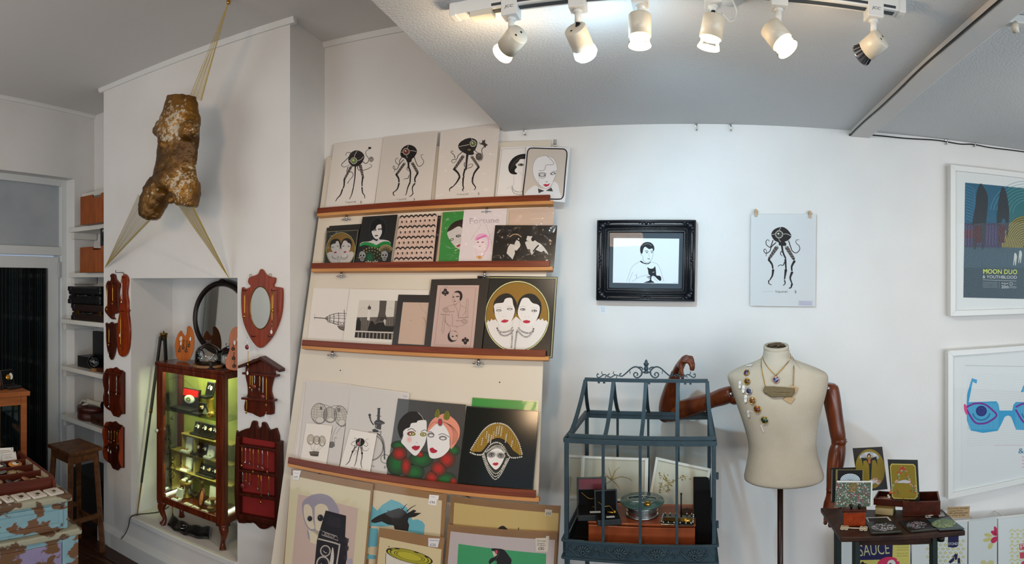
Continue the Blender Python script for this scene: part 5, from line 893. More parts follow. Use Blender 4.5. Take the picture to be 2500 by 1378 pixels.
jewel_box('white box glowing beside the light strip on the cabinet floor, front left',CP(437,1200,.03,.403),.045,.05,.04,True,2,10,tagged=False)
bw=thing('gold_bowl','gold bowl of white pearls on a turned foot on the cabinet floor','bowl',CP(455,1190,.085,.403));b=MB();b.smooth=True;b.lathe([(.026,0),(.026,.005),(.010,.012),(.009,.05),(.014,.06),(.036,.075),(.040,.088),(.037,.088),(.030,.076),(0,.07)],20);b.build('bowl_body',mat('dull_gold','#8d7233',.45,.5),bw)
b=MB();b.smooth=True
for k in range(9):b.ball((cos(k*2.2)*.022,sin(k*2.2)*.022,.088+(k % 3)*.004),.008,8,5)
o=b.build('pearls',WHITEB,bw);o['kind']='stuff'
wr=thing('twig_wreath','dark twig wreath with leaves leaning behind the gold bowl','wreath',CP(478,1160,.10,.403));b=MB();b.smooth=True;rnd=random.Random(2)
for q in range(4):b.tube([(cos(a)*(.042+.004*sin(3*a+q)),.01*sin(a+q),.075+sin(a)*(.055+.004*cos(4*a+q))) for a in (k*2*pi/28 for k in range(28))],.0032,5,True)
b.build('twigs',mat('dark_twig','#30241a',.8),wr)
for k in range(6):
    a=k*1.05+.3;c=Vector((cos(a)*.044,-.004,.075+sin(a)*.056));l=MB();dx=Vector((cos(a+.6)*.032,-.006,sin(a+.6)*.032));sd=Vector((-sin(a+.6)*.006,0,cos(a+.6)*.006));l.face([c,c+dx*.5+sd,c+dx,c+dx*.5-sd]);l.build('leaf',mat('olive_leaf','#5d5a26',.6),wr)
ov=thing('oval_frame','oval dark wooden frame with an orange picture on the cabinet floor','picture frame',CP(489,1215,.035,.403));R=Matrix.Rotation(radians(-14),4,'X') @ Matrix.Rotation(radians(-28),4,'Z');b=MB();b.smooth=True
b.tube([R @ Vector((cos(a)*.033,0,.048+sin(a)*.044)) for a in (k*2*pi/28 for k in range(28))],.006,8,True);b.build('frame',DARKW,ov)
b=MB();b.face([R @ Vector((cos(a)*.031,-.001,.048+sin(a)*.042)) for a in (k*2*pi/28 for k in range(28))]);b.build('picture',mat('orange_picture','#a8532a',.4,noise=(60,'#c98a55',.35,.65)),ov)
for k,(px,dd,w_,rot) in enumerate(((430,.03,.035,.3),(459,.015,.05,-.1),(476,.008,.045,-.2),(500,.008,.04,.5))):
    t=thing('price_card','small white card lying on the cabinet floor, %s from the left' % names[k],'card',CP(px,1225,dd,.4035) @ Matrix.Rotation(rot,4,'Z'),'cards on the cabinet floor');b=MB();b.box(-w_/2,w_/2,-.012,.012,0,.0015);b.m=0;b.build('card',WHITEB,t);b=MB();b.box(-w_*.3,w_*.3,-.004,-.001,.0015,.0018);b.box(-w_*.3,w_*.2,.003,.005,.0015,.0018);o=b.build('printed_lines',IRON,t);o['kind']='stuff'
for k,(px,dd,h_) in enumerate(((440,.05,.05),(519,.05,.06),(514,.03,.02))):
    t=thing('cork_stand','brown turned display stand on the cabinet floor, %s' % ('left of the gold bowl','tall, beside the right post','low, beside the right post')[k],'stand',CP(px,1215,dd,.403));b=MB();b.smooth=True;b.lathe([(.02,0),(.02,.006),(.011,.01),(.010,h_-.01),(.019,h_-.005),(.019,h_),(0,h_)],14);b.build('turned_body',mat('brown_cork','#6d5128',.7),t)
ZT_=CT+.0005
PALW=wood('palette_wood','#a85420','#bf6a2c',(30,30,4),.35,.2)
def palette(label,px,dd,h,w,spin,pts,hole):
    root=thing('artist_palette',label,'palette',FM(PHL,loc(CHIM,vplane(PHL,CD0+dd).hit(px,860))[0],CD0+dd,ZT_+.004,spin) @ Matrix.Rotation(-radians(8),4,'X'))
    b=MB();P=sp(pts,4,True);b.prism([(x*w,0,y*h) for x,y in P],(0,.005,0));b.build('board',PALW,root,bev=.0015)
    b=MB();b.lathe([(0,0),(.011,0),(0,.0005)],16,Matrix.Translation((hole[0]*w,-.0006,hole[1]*h)) @ Matrix.Rotation(pi/2,4,'X'),1,1.3);b.build('thumb_hole',mat('pale_hole','#cfc8ba',.7),root)
    return root
PP=[(-.15,0),(.22,0),(.38,.12),(.5,.4),(.46,.7),(.34,.9),(.18,1.0),(.06,.97),(.06,.82),(.04,.74),(-.04,.72),(-.14,.78),(-.26,.85),(-.42,.7),(-.5,.45),(-.42,.2),(-.32,.04)]
p1=palette('orange wooden artist palette hung with necklaces on the cabinet top',446,.10,.195,.15,0,PP,(-.2,.62))
p2_=palette('slim orange palette with round pendants at the right end of the cabinet top',569,.05,.215,.11,.25,[(-.3,0),(.4,0),(.5,.3),(.5,.7),(.3,.93),(.05,1.0),(-.2,.92),(-.3,.7),(-.25,.45),(-.4,.2)],(.2,.7))
for root,L,nm in ((p1,((-.2,.55,.30),(-.02,.60,.40),(.14,.60,.32),(.26,.70,.48)),'orange palette'),(p2_,((-.05,.62,.5),(0,.40,.28),(.05,.2,.1)),'slim palette')):
    w_,h_=(.15,.195) if root is p1 else (.11,.215);Mr=MW[root.name]
    for k,(x,y0,y1) in enumerate(L):
        t=thing('necklace','pendant necklace on the %s on the cabinet top, %s' % (nm,('first','second','third','fourth')[k]+(' from the left' if root is p1 else ' from the top')),'necklace',Mr @ Matrix.Translation((x*w_,-.003,y0*h_)),'necklaces on the palettes');L_=(y0-y1)*h_
        b=MB();b.smooth=True;b.tube([(-.002,0,0),(-.001,0,-L_)],.0008,5);b.tube([(.002,0,0),(.001,0,-L_)],.0008,5);b.build('chain',BRASS,t)
        b=MB();b.smooth=True;b.lathe([(0,0),(.008,0),(.009,.002),(0,.004)],14,Matrix.Translation((0,0,-L_-.006)) @ Matrix.Rotation(pi/2,4,'X'));b.build('pendant',PEND[2],t)
        if k in (0,3) or root is p2_ and k==0:b=MB();b.lathe([(0,0),(.007,0),(0,.0006)],12,Matrix.Translation((.008,-.002,-.012 if root is p1 else 0)) @ Matrix.Rotation(pi/2,4,'X'),1,1.7);b.build('paper_tag',TAGM,t)
CLR=glass('dome_glass',(.97,.98,.98),.01,1.0)
def dome(label,px,dd,r_,h,base=True,fill=True):
    u=loc(CHIM,vplane(PHL,CD0+dd).hit(px,860))[0];root=thing('glass_dome',label,'glass dome',FM(PHL,u,CD0+dd,ZT_));z0=.014 if base else 0
    if base:b=MB();b.smooth=True;b.lathe([(0,0),(r_*1.18,0),(r_*1.22,.004),(r_*1.2,.012),(r_*1.1,.014),(0,.014)],28);b.build('wooden_base',wood('pale_base_wood','#7d5a3a','#94704a',(20,20,20),.5),root)
    b=MB();b.smooth=True;b.lathe([(r_,z0),(r_*1.01,z0+h*.25),(r_*.96,z0+h*.5),(r_*.78,z0+h*.68),(r_*.42,z0+h*.8),(r_*.16,z0+h*.86),(r_*.12,z0+h*.9),(r_*.2,z0+h*.94),(r_*.2,z0+h),(0,z0+h*1.01)],28);b.build('cloche',CLR,root)
    return root
d1=dome('glass dome on a wooden base with silver jewellery, on the cabinet top',508,.055,.070,.125)
dome('second glass dome with a knob behind the slim palette',556,.13,.055,.12,False)
u=MW[d1.name]
for k,(x,y,L_) in enumerate(((-.045,-.03,.07),(0,-.01,.09),(.03,.0,.05))):
    t=thing('hairpin','silver %s inside the glass dome' % ('hairpin leaning at the left','long hairpin crossing the middle','bird brooch on the right')[k],'jewellery',u @ Matrix.Translation((x,y,.015)));b=MB();b.smooth=True
    b.tube([(0,0,.001),(L_*.7-.02,.005,L_*.55)],.0018,6);b.ball((L_*.7-.02,.005,L_*.55),.007,9,6);b.ball((L_*.4-.01,.003,L_*.33),.005,8,5);b.build('silver_body',SILVER,t)
b=MB();t=thing('glass_ball','clear glass ball inside the glass dome','glass ball',u @ Matrix.Translation((-.028,-.03,.069)));b.smooth=True;b.ball((0,0,0),.022,18,12);b.tube([(0,0,-.054),(0,0,-.021)],[.007,.003],8);b.build('ball',CLR,t)
rc=thing('ring_cone','small black ring cone in front of the glass dome on the cabinet top','ring holder',CP(515,880,.004,ZT_));b=MB();b.smooth=True;b.lathe([(.020,0),(.020,.003),(.009,.006),(.008,.03),(.004,.038),(0,.039)],16);b.build('cone',BLACKB,rc)
mc=vplane(PHL,2.44);Mp=lplane(PHL,2.452,1.40,4);cM=Mp.hit(541,776);mr=thing('round_mirror','large round mirror in a dark frame leaning in the recess behind the cabinet','mirror',Mp.M(cM));RM=(Mp.hit(541,692)-cM).length
b=MB();b.smooth=True;b.tube([(cos(a)*RM,sin(a)*RM,.008) for a in (k*2*pi/56 for k in range(56))],.015,10,True);b.ball((0,RM+.012,.008),.016,12,7,(1.6,.7,.8));b.build('frame',wood('ebonised_frame','#150c09','#22130e',(20,20,20),.35),mr)
b=MB();b.lathe([(0,.009),(RM*.9,.009),(RM,.006)],56);b.build('mirror_glass',MATS['mirror_silvering'],mr)
b=MB();b.lathe([(0,-.003),(RM,-.003),(RM,.004),(0,.004)],40);b.build('backing',DARKW,mr)
tp=thing('camera_tripod','old black wooden camera tripod standing between the cabinet and the recess wall','tripod',FM(PHL,-2.452,2.36,ZS));hT=1.287-ZS
for k,(fx,fy) in enumerate(((-.045,-.17),(.095,-.02),(-.03,.10))):
    b=MB();top=Vector((fx*.12,fy*.12,hT-.02));ft=Vector((fx,fy,.004));m1,m2=top.lerp(ft,.42),top.lerp(ft,.82);b.bar(top,m1,.020,.012);b.bar(m1,m2,.013,.010);o=b.build('leg',mat('tripod_black','#141312',.4),tp,bev=.001);l=MB();l.smooth=True;l.tube([m2,ft+(m2-ft)*.05,ft],[.005,.0034,.006],8);l.build('brass_foot',BRASS,o);l=MB();l.smooth=True;l.tube([m1+(m1-m2)*.03,m1-(m1-m2)*.03],.010,8);l.build('brass_collar',BRASS,o)
b=MB();b.smooth=True;b.lathe([(.012,hT-.045),(.020,hT-.03),(.022,hT-.01),(.024,hT-.008),(.024,hT),(.004,hT),(.004,hT+.012),(0,hT+.012)],16);b.build('head',BRASS,tp)
bt=thing('leather_belt','wide black leather belt with a ring buckle lying on the step under the cabinet','belt',pz(463,1290,ZS+.004));ZC2=(360,1040,4.077)
Tq=sp([(255,902),(300,940),(350,962),(420,990),(500,1006),(560,1010),(620,1016)],4);Bq=sp([(205,1000),(250,1030),(300,1060),(360,1084),(420,1102),(510,1122),(610,1136)],4)
b=MB();b.smooth=True;R=[]
for i,((x0,y0),(x1,y1)) in enumerate(zip(Tq,Bq)):
    w_=.004*sin(i*.9);R.append([pz(360+(x0+(x1-x0)*t)/4.077,1040+(y0+(y1-y0)*t)/4.077,ZS+.006)+Vector((0,0,w_+.012*sin(pi*t)+.003*sin(9*t))) for t in (0,.12,.2,.35,.5,.65,.8,.88,1)])
b.rows(R);ob=b.build('strap',mat('black_leather','#121111',.4,bump=(60,.3)),bt,world=True,smooth=True);md=ob.modifiers.new('thick','SOLIDIFY');md.thickness=.005;md.offset=1
c=pz(447,1289,ZS+.026);b=MB();b.smooth=True;b.tube([c+FR(PHL,cos(a)*.018,sin(a)*.022,.004) for a in (k*2*pi/20 for k in range(20))],.0022,6,True);b.build('ring_buckle',SILVER,bt,world=True)
fx_=thing('lamp_flex','thin black flex running from the cabinet over the step to the floor','cable',pz(318,1264,ZS));b=MB();b.smooth=True
pts=[pz(412,1238,ZS+.003),pz(390,1250,ZS+.003),pz(365,1254,ZS+.003),pz(335,1257,ZS+.003),CHIM.hit(319,1264,.018),CHIM.hit(314,1285,.014),CHIM.hit(308,1300,.034),CHIM.hit(300,1312,.036),pz(282,1332,.004),pz(268,1334,.004),pz(252,1325,.004),pz(236,1314,.004)]
b.tube(sp(pts,5),.0025,6);b.build('flex',IRON,fx_,world=True)
# ------------------------------------------------------------------ shelved alcove left of the chimney breast
UL=-3.262
SHW=[]
def shelf(z,d0,nm=None,th=.028):
    b=MB();M=FM(PHL,0,0,0);b.box(UL-.02,UA+.004,d0,2.478,z-th,z,M);t=thing('shelf',nm,'shelf',FM(PHL,(UL+UA)/2,d0,z),'white shelves in the alcove');b.build('board',PINE,t,world=True,bev=.002)
    b=MB();b.box(UL-.02,UL+.012,d0+.02,2.47,z-th-.045,z-th,M);b.build('batten',PINE,t,world=True,bev=.002);return t
shelf(1.335,2.18,'white alcove shelf carrying the two old suitcases');shelf(1.015,2.18,'white alcove shelf carrying the glass globe and black box');shelf(.675,2.18,'white alcove shelf carrying the hatbox and white hand')
shelf(1.650,2.25,'high white alcove shelf under the lower orange drawer box',.03);shelf(1.962,2.25,'high white alcove shelf under the upper orange drawer box',.03);shelf(2.21,2.36,'highest white alcove shelf, empty',.03)
def ab(px0,px1,d,z0,h,dep):
    p=vplane(PHL,d);u0,u1=loc(CHIM,p.hit(px0,700))[0],loc(CHIM,p.hit(px1,700))[0];return (u0+u1)/2,u1-u0
ORW=wood('orange_drawer_wood','#7d3f18','#934d20',(40,40,5),.45,.1)
for k,(z,h,nm) in enumerate(((1.963,.185,'upper orange wooden drawer box on the high alcove shelf'),(1.651,.165,'lower orange wooden drawer box on the high alcove shelf'))):
    u,w=ab(196,262,2.19,z,h,.25);w=.36;u=loc(CHIM,vplane(PHL,2.19).hit(196,700))[0]+w/2 if k==0 else loc(CHIM,vplane(PHL,2.19).hit(195,700))[0]+w/2
    w=min(w,(UA-.01)-(u-w/2));u=UA-.01-w/2
    t=thing('drawer_box',nm,'drawer',FM(PHL,u,2.19,z));b=MB();b.box(-w/2,w/2,.012,.26,0,.008);b.box(-w/2,-w/2+.01,.012,.26,.008,h);b.box(w/2-.01,w/2,.012,.26,.008,h);b.box(-w/2,w/2,.25,.26,.008,h);b.build('carcass',ORW,t)
    b=MB();b.prism([(-w/2,0,0),(w/2,0,0),(w/2,0,h),(w*.32,0,h),(w*.31,0,h-.022),(w*.0,0,h-.022),(-w*.01,0,h),(-w/2,0,h)],(0,.012,0));b.build('front',ORW,t,bev=.0015)
t=thing('box_camera','small black box camera on the high shelf above the lower orange drawer','camera',FM(PHL,-2.84,2.225,1.8165));b=MB();b.box(-.055,.055,0,.08,0,.115);b.build('body',BLACKB,t,bev=.004)
b=MB();b.smooth=True;b.lathe([(.018,0),(.018,.008),(.012,.01),(0,.006)],16,Matrix.Translation((-.01,0,.05)) @ Matrix.Rotation(pi/2,4,'X'));b.build('lens',IRON,t);b=MB();b.box(-.03,-.012,-.002,0,.09,.105);b.build('viewfinder',SILVER,t)
def suitcase(label,px0,d,z,w,h,dep,m,latches):
    u0=loc(CHIM,vplane(PHL,d).hit(px0,700))[0];t=thing('suitcase',label,'suitcase',FM(PHL,u0+w/2,d,z),'old suitcases on the alcove shelf')
    b=MB();b.box(-w/2,w/2,0,dep,0,h*.5);b.build('base_half',m,t,bev=.012);b=MB();b.box(-w/2,w/2,0,dep,h*.51,h);b.build('lid_half',m,t,bev=.012)
    b=MB();b.smooth=True;b.tube(sp([(-.05,-.004,h*.5),(-.045,-.018,h*.48),(0,-.024,h*.46),(.045,-.018,h*.48),(.05,-.004,h*.5)],4),.006,8);b.build('handle',BLACKB,t)
    for s in (-1,1):
        b=MB();b.box(s*w*.3-.016,s*w*.3+.016,-.006,0,h*.36,h*.62);b.build('latch',latches,t,bev=.001)
        for zz in (0,h-.03):
            b=MB();x=s*(w/2-.018);b.box(x-.021,x+.021,-.003,.03,zz-.001,zz+.031);b.build('corner_cap',BLACKB,t,bev=.006)
    return t
suitcase('brown leather suitcase with brass latches at the bottom of the pair on the alcove shelf',174,2.20,1.3355,.40,.108,.24,mat('dark_brown_leather','#23130d',.45,bump=(80,.2)),BRASS)
suitcase('black suitcase lying on top of the brown suitcase in the alcove',166,2.195,1.4445,.36,.115,.24,mat('black_suitcase','#121110',.4,bump=(80,.2)),IRON)
t=thing('gramophone_box','black open box with an upright lid on the middle alcove shelf','box',FM(PHL,-3.08,2.25,1.0155));b=MB();b.box(-.10,.11,0,.2,0,.075);b.build('base',BLACKB,t,bev=.003);b=MB();b.box(-.09,.11,.12,.16,.076,.235);b.build('lid',BLACKB,t,bev=.003)
t=thing('glass_globe','clear glass globe on a small wooden base in front of the black box','glass globe',FM(PHL,-2.945,2.215,1.0155));b=MB();b.smooth=True;b.lathe([(.030,0),(.030,.004),(.022,.008),(.022,.02),(0,.02)],18);b.build('wooden_base',MATS['pale_base_wood'],t);b=MB();b.smooth=True;b.ball((0,0,.061),.042,22,14);b.build('globe',CLR,t)
b=MB();b.smooth=True
for k in range(7):b.ball((.01*cos(k*2),.008*sin(k*3),.06+.004*(k-3)),.0035,6,4)
o=b.build('silver_flakes',SILVER,t);o['kind']='stuff'
LEA=mat('red_brown_leather','#431b10',.4,bump=(70,.25))
t=thing('leather_bag','rounded red-brown leather bag at the right of the middle alcove shelf','bag',FM(PHL,-2.84,2.245,1.0405));b=MB();b.box(-.055,.05,0,.16,0,.085);b.build('body',LEA,t,bev=.02);b=MB();b.smooth=True;b.tube(sp([(-.02,.06,.085),(-.015,.06,.105),(.02,.06,.105),(.025,.06,.085)],4),.004,6);b.build('handle',LEA,t);b=MB();b.box(.0,.02,-.004,0,.06,.072);b.build('clasp',SILVER,t)
t=thing('flat_case','flat dark red case under the leather bag on the middle alcove shelf','case',FM(PHL,-2.865,2.22,1.0155));b=MB();b.box(-.07,.075,0,.19,0,.024);b.build('body',LEA,t,bev=.004);b=MB();b.box(-.02,.02,-.003,0,.01,.018);b.build('clasp',BRASS,t)
t=thing('grey_case','grey and tan case standing at the back of the middle alcove shelf','case',FM(PHL,-2.87,2.415,1.0155));b=MB();b.box(-.10,.08,0,.05,0,.24);b.build('body',mat('grey_canvas','#3a342d',.8),t,bev=.005);b=MB();b.box(-.10,-.06,-.004,.05,.19,.24);b.build('corner',LEA,t,bev=.003);b=MB();b.box(-.04,-.02,-.006,0,.20,.215);b.build('clasp',SILVER,t)
t=thing('hatbox','round brown leather hatbox on the lowest alcove shelf','hatbox',FM(PHL,-3.08,2.30,.6755));b=MB();b.smooth=True;b.lathe([(.098,0),(.10,.004),(.10,.052),(0,.052)],30);b.build('body',LEA,t);b=MB();b.smooth=True;b.lathe([(.103,.053),(.103,.08),(.098,.085),(0,.085)],30);b.build('lid',LEA,t)
WH=mat('ivory_plaster','#b9b3a2',.5)
t=thing('mannequin_hand','ivory mannequin hand resting on the brown hatbox','mannequin hand',FM(PHL,-3.06,2.27,.762));b=MB();b.smooth=True
b.tube(sp([(.11,.02,.026),(.06,.01,.028),(.02,0,.03),(-.02,-.005,.03)],4),[.021,.0205,.020,.019,.018,.017,.0165,.0165,.017,.019,.021,.021,.019],12)
for k in range(4):
    y=-.026+k*.013;L_=(.062,.072,.07,.055)[k];b.tube(sp([(-.015,y,.032),(-.015-L_*.5,y-.002,.034),(-.015-L_*.85,y-.003,.018),(-.015-L_,y-.003,.006)],3),[.0075,.0075,.007,.0068,.0065,.006,.006,.0055,.005,.0045],8)
b.tube(sp([(.005,-.02,.024),(-.02,-.034,.014),(-.04,-.036,.008)],3),[.009,.0085,.008,.0075,.007,.006,.005],8);b.build('hand',WH,t)
b=MB();b.smooth=True;b.tube([(.108,.02,.026),(.165,.03,.026)],[.0235,.027],12);b.build('cuff',BLACKV,t)
t=thing('leather_case','brown leather case at the right front of the lowest alcove shelf','case',FM(PHL,-2.885,2.205,.6755));b=MB();b.box(-.095,.09,0,.13,0,.062);b.build('body',mat('mid_brown_leather','#3a1d11',.4,bump=(70,.2)),t,bev=.014);b=MB();b.box(-.015,.015,-.003,.002,.025,.045);b.build('clasp',BRASS,t)
t=thing('wooden_box','small dark wooden box with a brass hasp behind the leather case','box',FM(PHL,-2.85,2.37,.6755));b=MB();b.box(-.06,.06,0,.09,0,.13);b.build('body',DARKW,t,bev=.003);b=MB();b.box(-.06,-.035,-.004,0,.03,.12);b.build('hasp',BRASS,t)
for k,u_ in enumerate((-3.04,-2.99)):
    t=thing('dark_bottle','slim dark bottle at the back of the lowest alcove shelf, %s of the pair' % ('left','right')[k],'bottle',FM(PHL,u_,2.44,.6755));b=MB();b.smooth=True;b.lathe([(.026,0),(.027,.006),(.027,.12),(.014,.155),(.010,.17),(.010,.20),(.013,.202),(.013,.21),(0,.21)],16);b.build('body',mat('dark_bottle_glass','#0d0f10',.15),t)
t=thing('small_stand','dark three-legged stand at the back of the lowest alcove shelf','stand',FM(PHL,-2.86,2.465-.045,.806));b=MB();b.smooth=True;b.lathe([(.055,.075),(.055,.088),(0,.088)],18);b.build('top',DARKW,t)
for k in range(3):a=k*2.1+.4;b=MB();b.smooth=True;b.tube([(cos(a)*.035,sin(a)*.03,.076),(cos(a)*.04,sin(a)*.032,.0)],[.006,.005],6);b.build('leg',DARKW,t)
b=MB();b.smooth=True;b.lathe([(.03,.088),(.026,.1),(.03,.13),(.02,.15),(.028,.165),(0,.17)],14);b.build('ornament',IRON,t)
STW=wood('stool_wood','#4a2b17','#6b4224',(30,30,30),.45)
Sc=(pz(175,1107,.62)+pz(118,1085,.62)+pz(247,1090,.62)+pz(190,1072,.62))/4;st=thing('wooden_stool','worn brown wooden stool standing in front of the alcove shelves','stool',Matrix.Translation((Sc.x,Sc.y,0)) @ Matrix.Rotation(radians(78.5),4,'Z'))
b=MB();b.box(-.118,.118,-.118,.118,.598,.62);b.build('seat',STW,st,bev=.005)
for sx in (-1,1):
    for sy in (-1,1):
        b=MB();b.bar((sx*.088,sy*.088,.6),(sx*.118,sy*.118,0.001),.03,.03);b.build('leg',STW,st,bev=.003)
for sx,sy,z in ((1,0,.17),(-1,0,.17),(0,1,.22),(0,-1,.22)):
    b=MB();o_=.108
    if sx:b.bar((sx*o_,-o_,z),(sx*o_,o_,z),.018,.026)
    else:b.bar((-o_,sy*o_,z),(o_,sy*o_,z),.018,.026)
    b.build('stretcher',STW,st,bev=.002)
for sx,sy in ((1,0),(-1,0),(0,1),(0,-1)):
    b=MB();o_=.09
    if sx:b.bar((sx*o_,-o_,.572),(sx*o_,o_,.572),.016,.05)
    else:b.bar((-o_,sy*o_,.572),(o_,sy*o_,.572),.016,.05)
    b.build('apron',STW,st,bev=.002)
t=thing('dark_crate','dark box stored under the lowest alcove shelf behind the stool','box',FM(PHL,-3.0,2.22,0));b=MB();b.box(-.2,.2,0,.22,0.0,.30);b.build('body',mat('dark_box_card','#17120f',.7),t,bev=.004);b=MB();b.box(-.205,.205,-.006,.225,.30,.33);b.build('lid',mat('dark_box_card','#17120f',.7),t,bev=.004)
# ------------------------------------------------------------------ painted chest with its tray of badges
CHM=Matrix(((.32,-.947,0,-1.518),(.947,.32,0,1.554),(0,0,1,0),(0,0,0,1)))
def worn(name,paint,under,lo,hi):
    return mat(name,paint,.55,noise=(10,under,lo,hi,(1.0,.6,1.7)),bump=(30,.35))
BLUEP=worn('worn_blue_paint','#7fa3ab','#6f4c33',.505,.53);LILAC=worn('worn_lilac_paint','#8d82a2','#6b4c31',.485,.51);CREAMP=worn('worn_cream_paint','#9d9b85','#5d4430',.53,.56)
ch=thing('painted_chest','distressed blue and lilac painted chest in two stacked sections, front left','chest',CHM)
b=MB();b.box(-1.3,0,.0,.48,.66,.765);b.build('upper_case',BLUEP,ch,bev=.006)
b=MB();b.box(-1.3,.012,-.012,.49,.765,.79);b.build('upper_top',CREAMP,ch,bev=.006)
b=MB()
for x0,x1,z0,z1 in ((-1.27,-.025,.675,.69),(-1.27,-.025,.742,.757),(-.04,-.025,.675,.757)):b.box(x0,x1,-.006,.002,z0,z1)
b.build('drawer_moulding',BLUEP,ch,bev=.002)
b=MB();b.box(-1.36,.05,-.02,.52,.635,.66);b.build('lower_top',CREAMP,ch,bev=.006)
b=MB();b.box(-1.34,.035,-.004,.5,.0,.635);b.build('lower_case',BLUEP,ch,bev=.004)
b=MB();b.box(-1.30,-.032,-.010,-.002,.05,.615);b.build('lower_panel',LILAC,ch,bev=.003)
b=MB();b.box(-.03,.036,-.016,.0,.0,.636);b.build('corner_post',BLUEP,ch,bev=.004)
TRW=wood('tray_wood','#4a1f15','#5f2a1c',(4,50,50),.4,.1);TRL=wood('tray_pale_edge','#8a7c66','#9a8c74',(4,50,50),.5)
tr=thing('badge_tray','dark red-brown divided display tray of badges on the painted chest','tray',CHM @ Matrix.Translation((0,0,.7905)))
ZTOP=.044
b=MB();b.box(-1.2,-.03,.085,.43,0,.008);b.build('base',TRW,tr)
for k,y in enumerate((.085,.185,.265,.345,.425)):
    b=MB();b.box(-1.2,-.03,y-.005,y+.005,0,ZTOP-(.004 if k else 0));b.build('divider',TRW,tr,bev=.001)
b=MB();b.prism([(-.03,.06,0),(-.03,.065,.02),(-.03,.08,.04),(-.03,.1,ZTOP+.003),(-.03,.44,ZTOP+.003),(-.03,.44,0)],(.01,0,0));b.build('side_board',TRW,tr,bev=.001)
b=MB()
for y0,y1 in ((.108,.178),(.192,.258),(.272,.338)):b.box(-.034,-.0295,y0,y1,.012,ZTOP-.002)
b.build('side_lining',TRL,tr)
rnd=random.Random(11)
BADC=['#8f7a58','#a08a66','#5e5d57','#b49c72','#6f6b60','#3d3c39','#8a5a3a']
def badge(label,x,y,z,r_,tilt,rot,c,grp,art=None,oval=1.0):
    t=thing('badge',label,'badge',CHM @ Matrix.Translation((x,y,z)) @ Matrix.Rotation(rot,4,'Z') @ Matrix.Rotation(tilt,4,'X'),grp)
    b=MB();b.smooth=True;b.lathe([(0,0),(r_*.96,0),(r_,.0015),(r_*.93,.0035),(0,.0045)],20,None,oval,1);b.build('disc',mat('badge_'+c.lstrip('#'),c,.3),t)
    if art:
        a=MB()
        for col,pts in art:
            a.col=s2l(col);a.face([(px*r_*oval,py*r_,.005+.0002*len(a.f)) for px,py in pts])
        a.build('printed_image',INK,t)
    return t
fc=[('#d8d3cb',[(-.4,-.5),(.1,-.6),(.5,-.2),(.4,.4),(-.1,.5),(-.5,.1)]),('#1c1917',[(.1,-.1),(.55,-.2),(.6,.3),(.2,.6),(-.2,.5),(.2,.3)])]
for k,(x,c) in enumerate(((-.095,'#b5721d'),(-.165,'#4a453c'),(-.225,'#b9b3a4'),(-.285,'#5a4d38'),(-.345,'#8c8a80'))):badge('oval face badge in the back row of the tray, %s from the right' % names[k],x,.305,.0415,.024,radians(12),.1,c,'oval face badges in the back row of the tray',fc,1.3)
for k in range(9):badge('round wooden badge in the middle row of the tray, %s from the right' % (names+('ninth',))[k],-.10-k*.042+rnd.uniform(-.006,.006),.225+rnd.uniform(-.012,.012),.0315+(k % 3)*.004+.79-.79,.022,radians(rnd.uniform(-14,16)),rnd.uniform(0,3),BADC[k % 5],'wooden badges in the middle row of the tray')
for k in range(11):badge('small round badge in the front row of the tray, %s from the right' % (names+('ninth','tenth','eleventh'))[k],-.055-k*.034+rnd.uniform(-.006,.006),.135+rnd.uniform(-.018,.018),.0285+(k % 3)*.005,.018,radians(rnd.uniform(-24,22)),rnd.uniform(0,3),BADC[(k*3) % 7],'round badges in the front row of the tray')
for o in list(COL.objects):
    if o.get('category')=='badge':m_=MW[o.name].copy();m_.translation.z += .7905-0.006;o.matrix_world=m_;MW[o.name]=m_
TL=[('#1f1c1a',[(-.3,-.1),(0,-.35),(.3,-.1),(.1,.1),(.35,.3),(-.05,.15),(-.35,.35),(-.15,.05)])]
for k,(x,w_) in enumerate(((-.045,.058),(-.115,.056),(-.180,.054),(-.235,.030),(-.292,.05),(-.36,.056))):
    t=thing('print_tile','white tile with black drawing on the front edge of the chest, %s from the right' % names[k],'tile',CHM @ Matrix.Translation((x,.035,.7905)) @ Matrix.Rotation(.12,4,'Z'),'white tiles along the chest edge')
    b=MB();b.box(-w_/2,w_/2,-.028,.030,0,.008);b.build('tile_body',mat('white_tile','#c9c1b4',.4),t,bev=.0015)
    a=MB();a.col=s2l('#201c1a');s_=.55+.1*(k % 3);a.face([(px*w_*s_+.002*k*(k % 2),py*.05*s_,.0084) for px,py in TL[0][1]]);a.face([(-w_*.3,-.016,.0084),(-w_*.05,-.02,.0084),(-w_*.1,-.014,.0084)]);o=a.build('printed_image',INK,t);o['kind']='stuff'
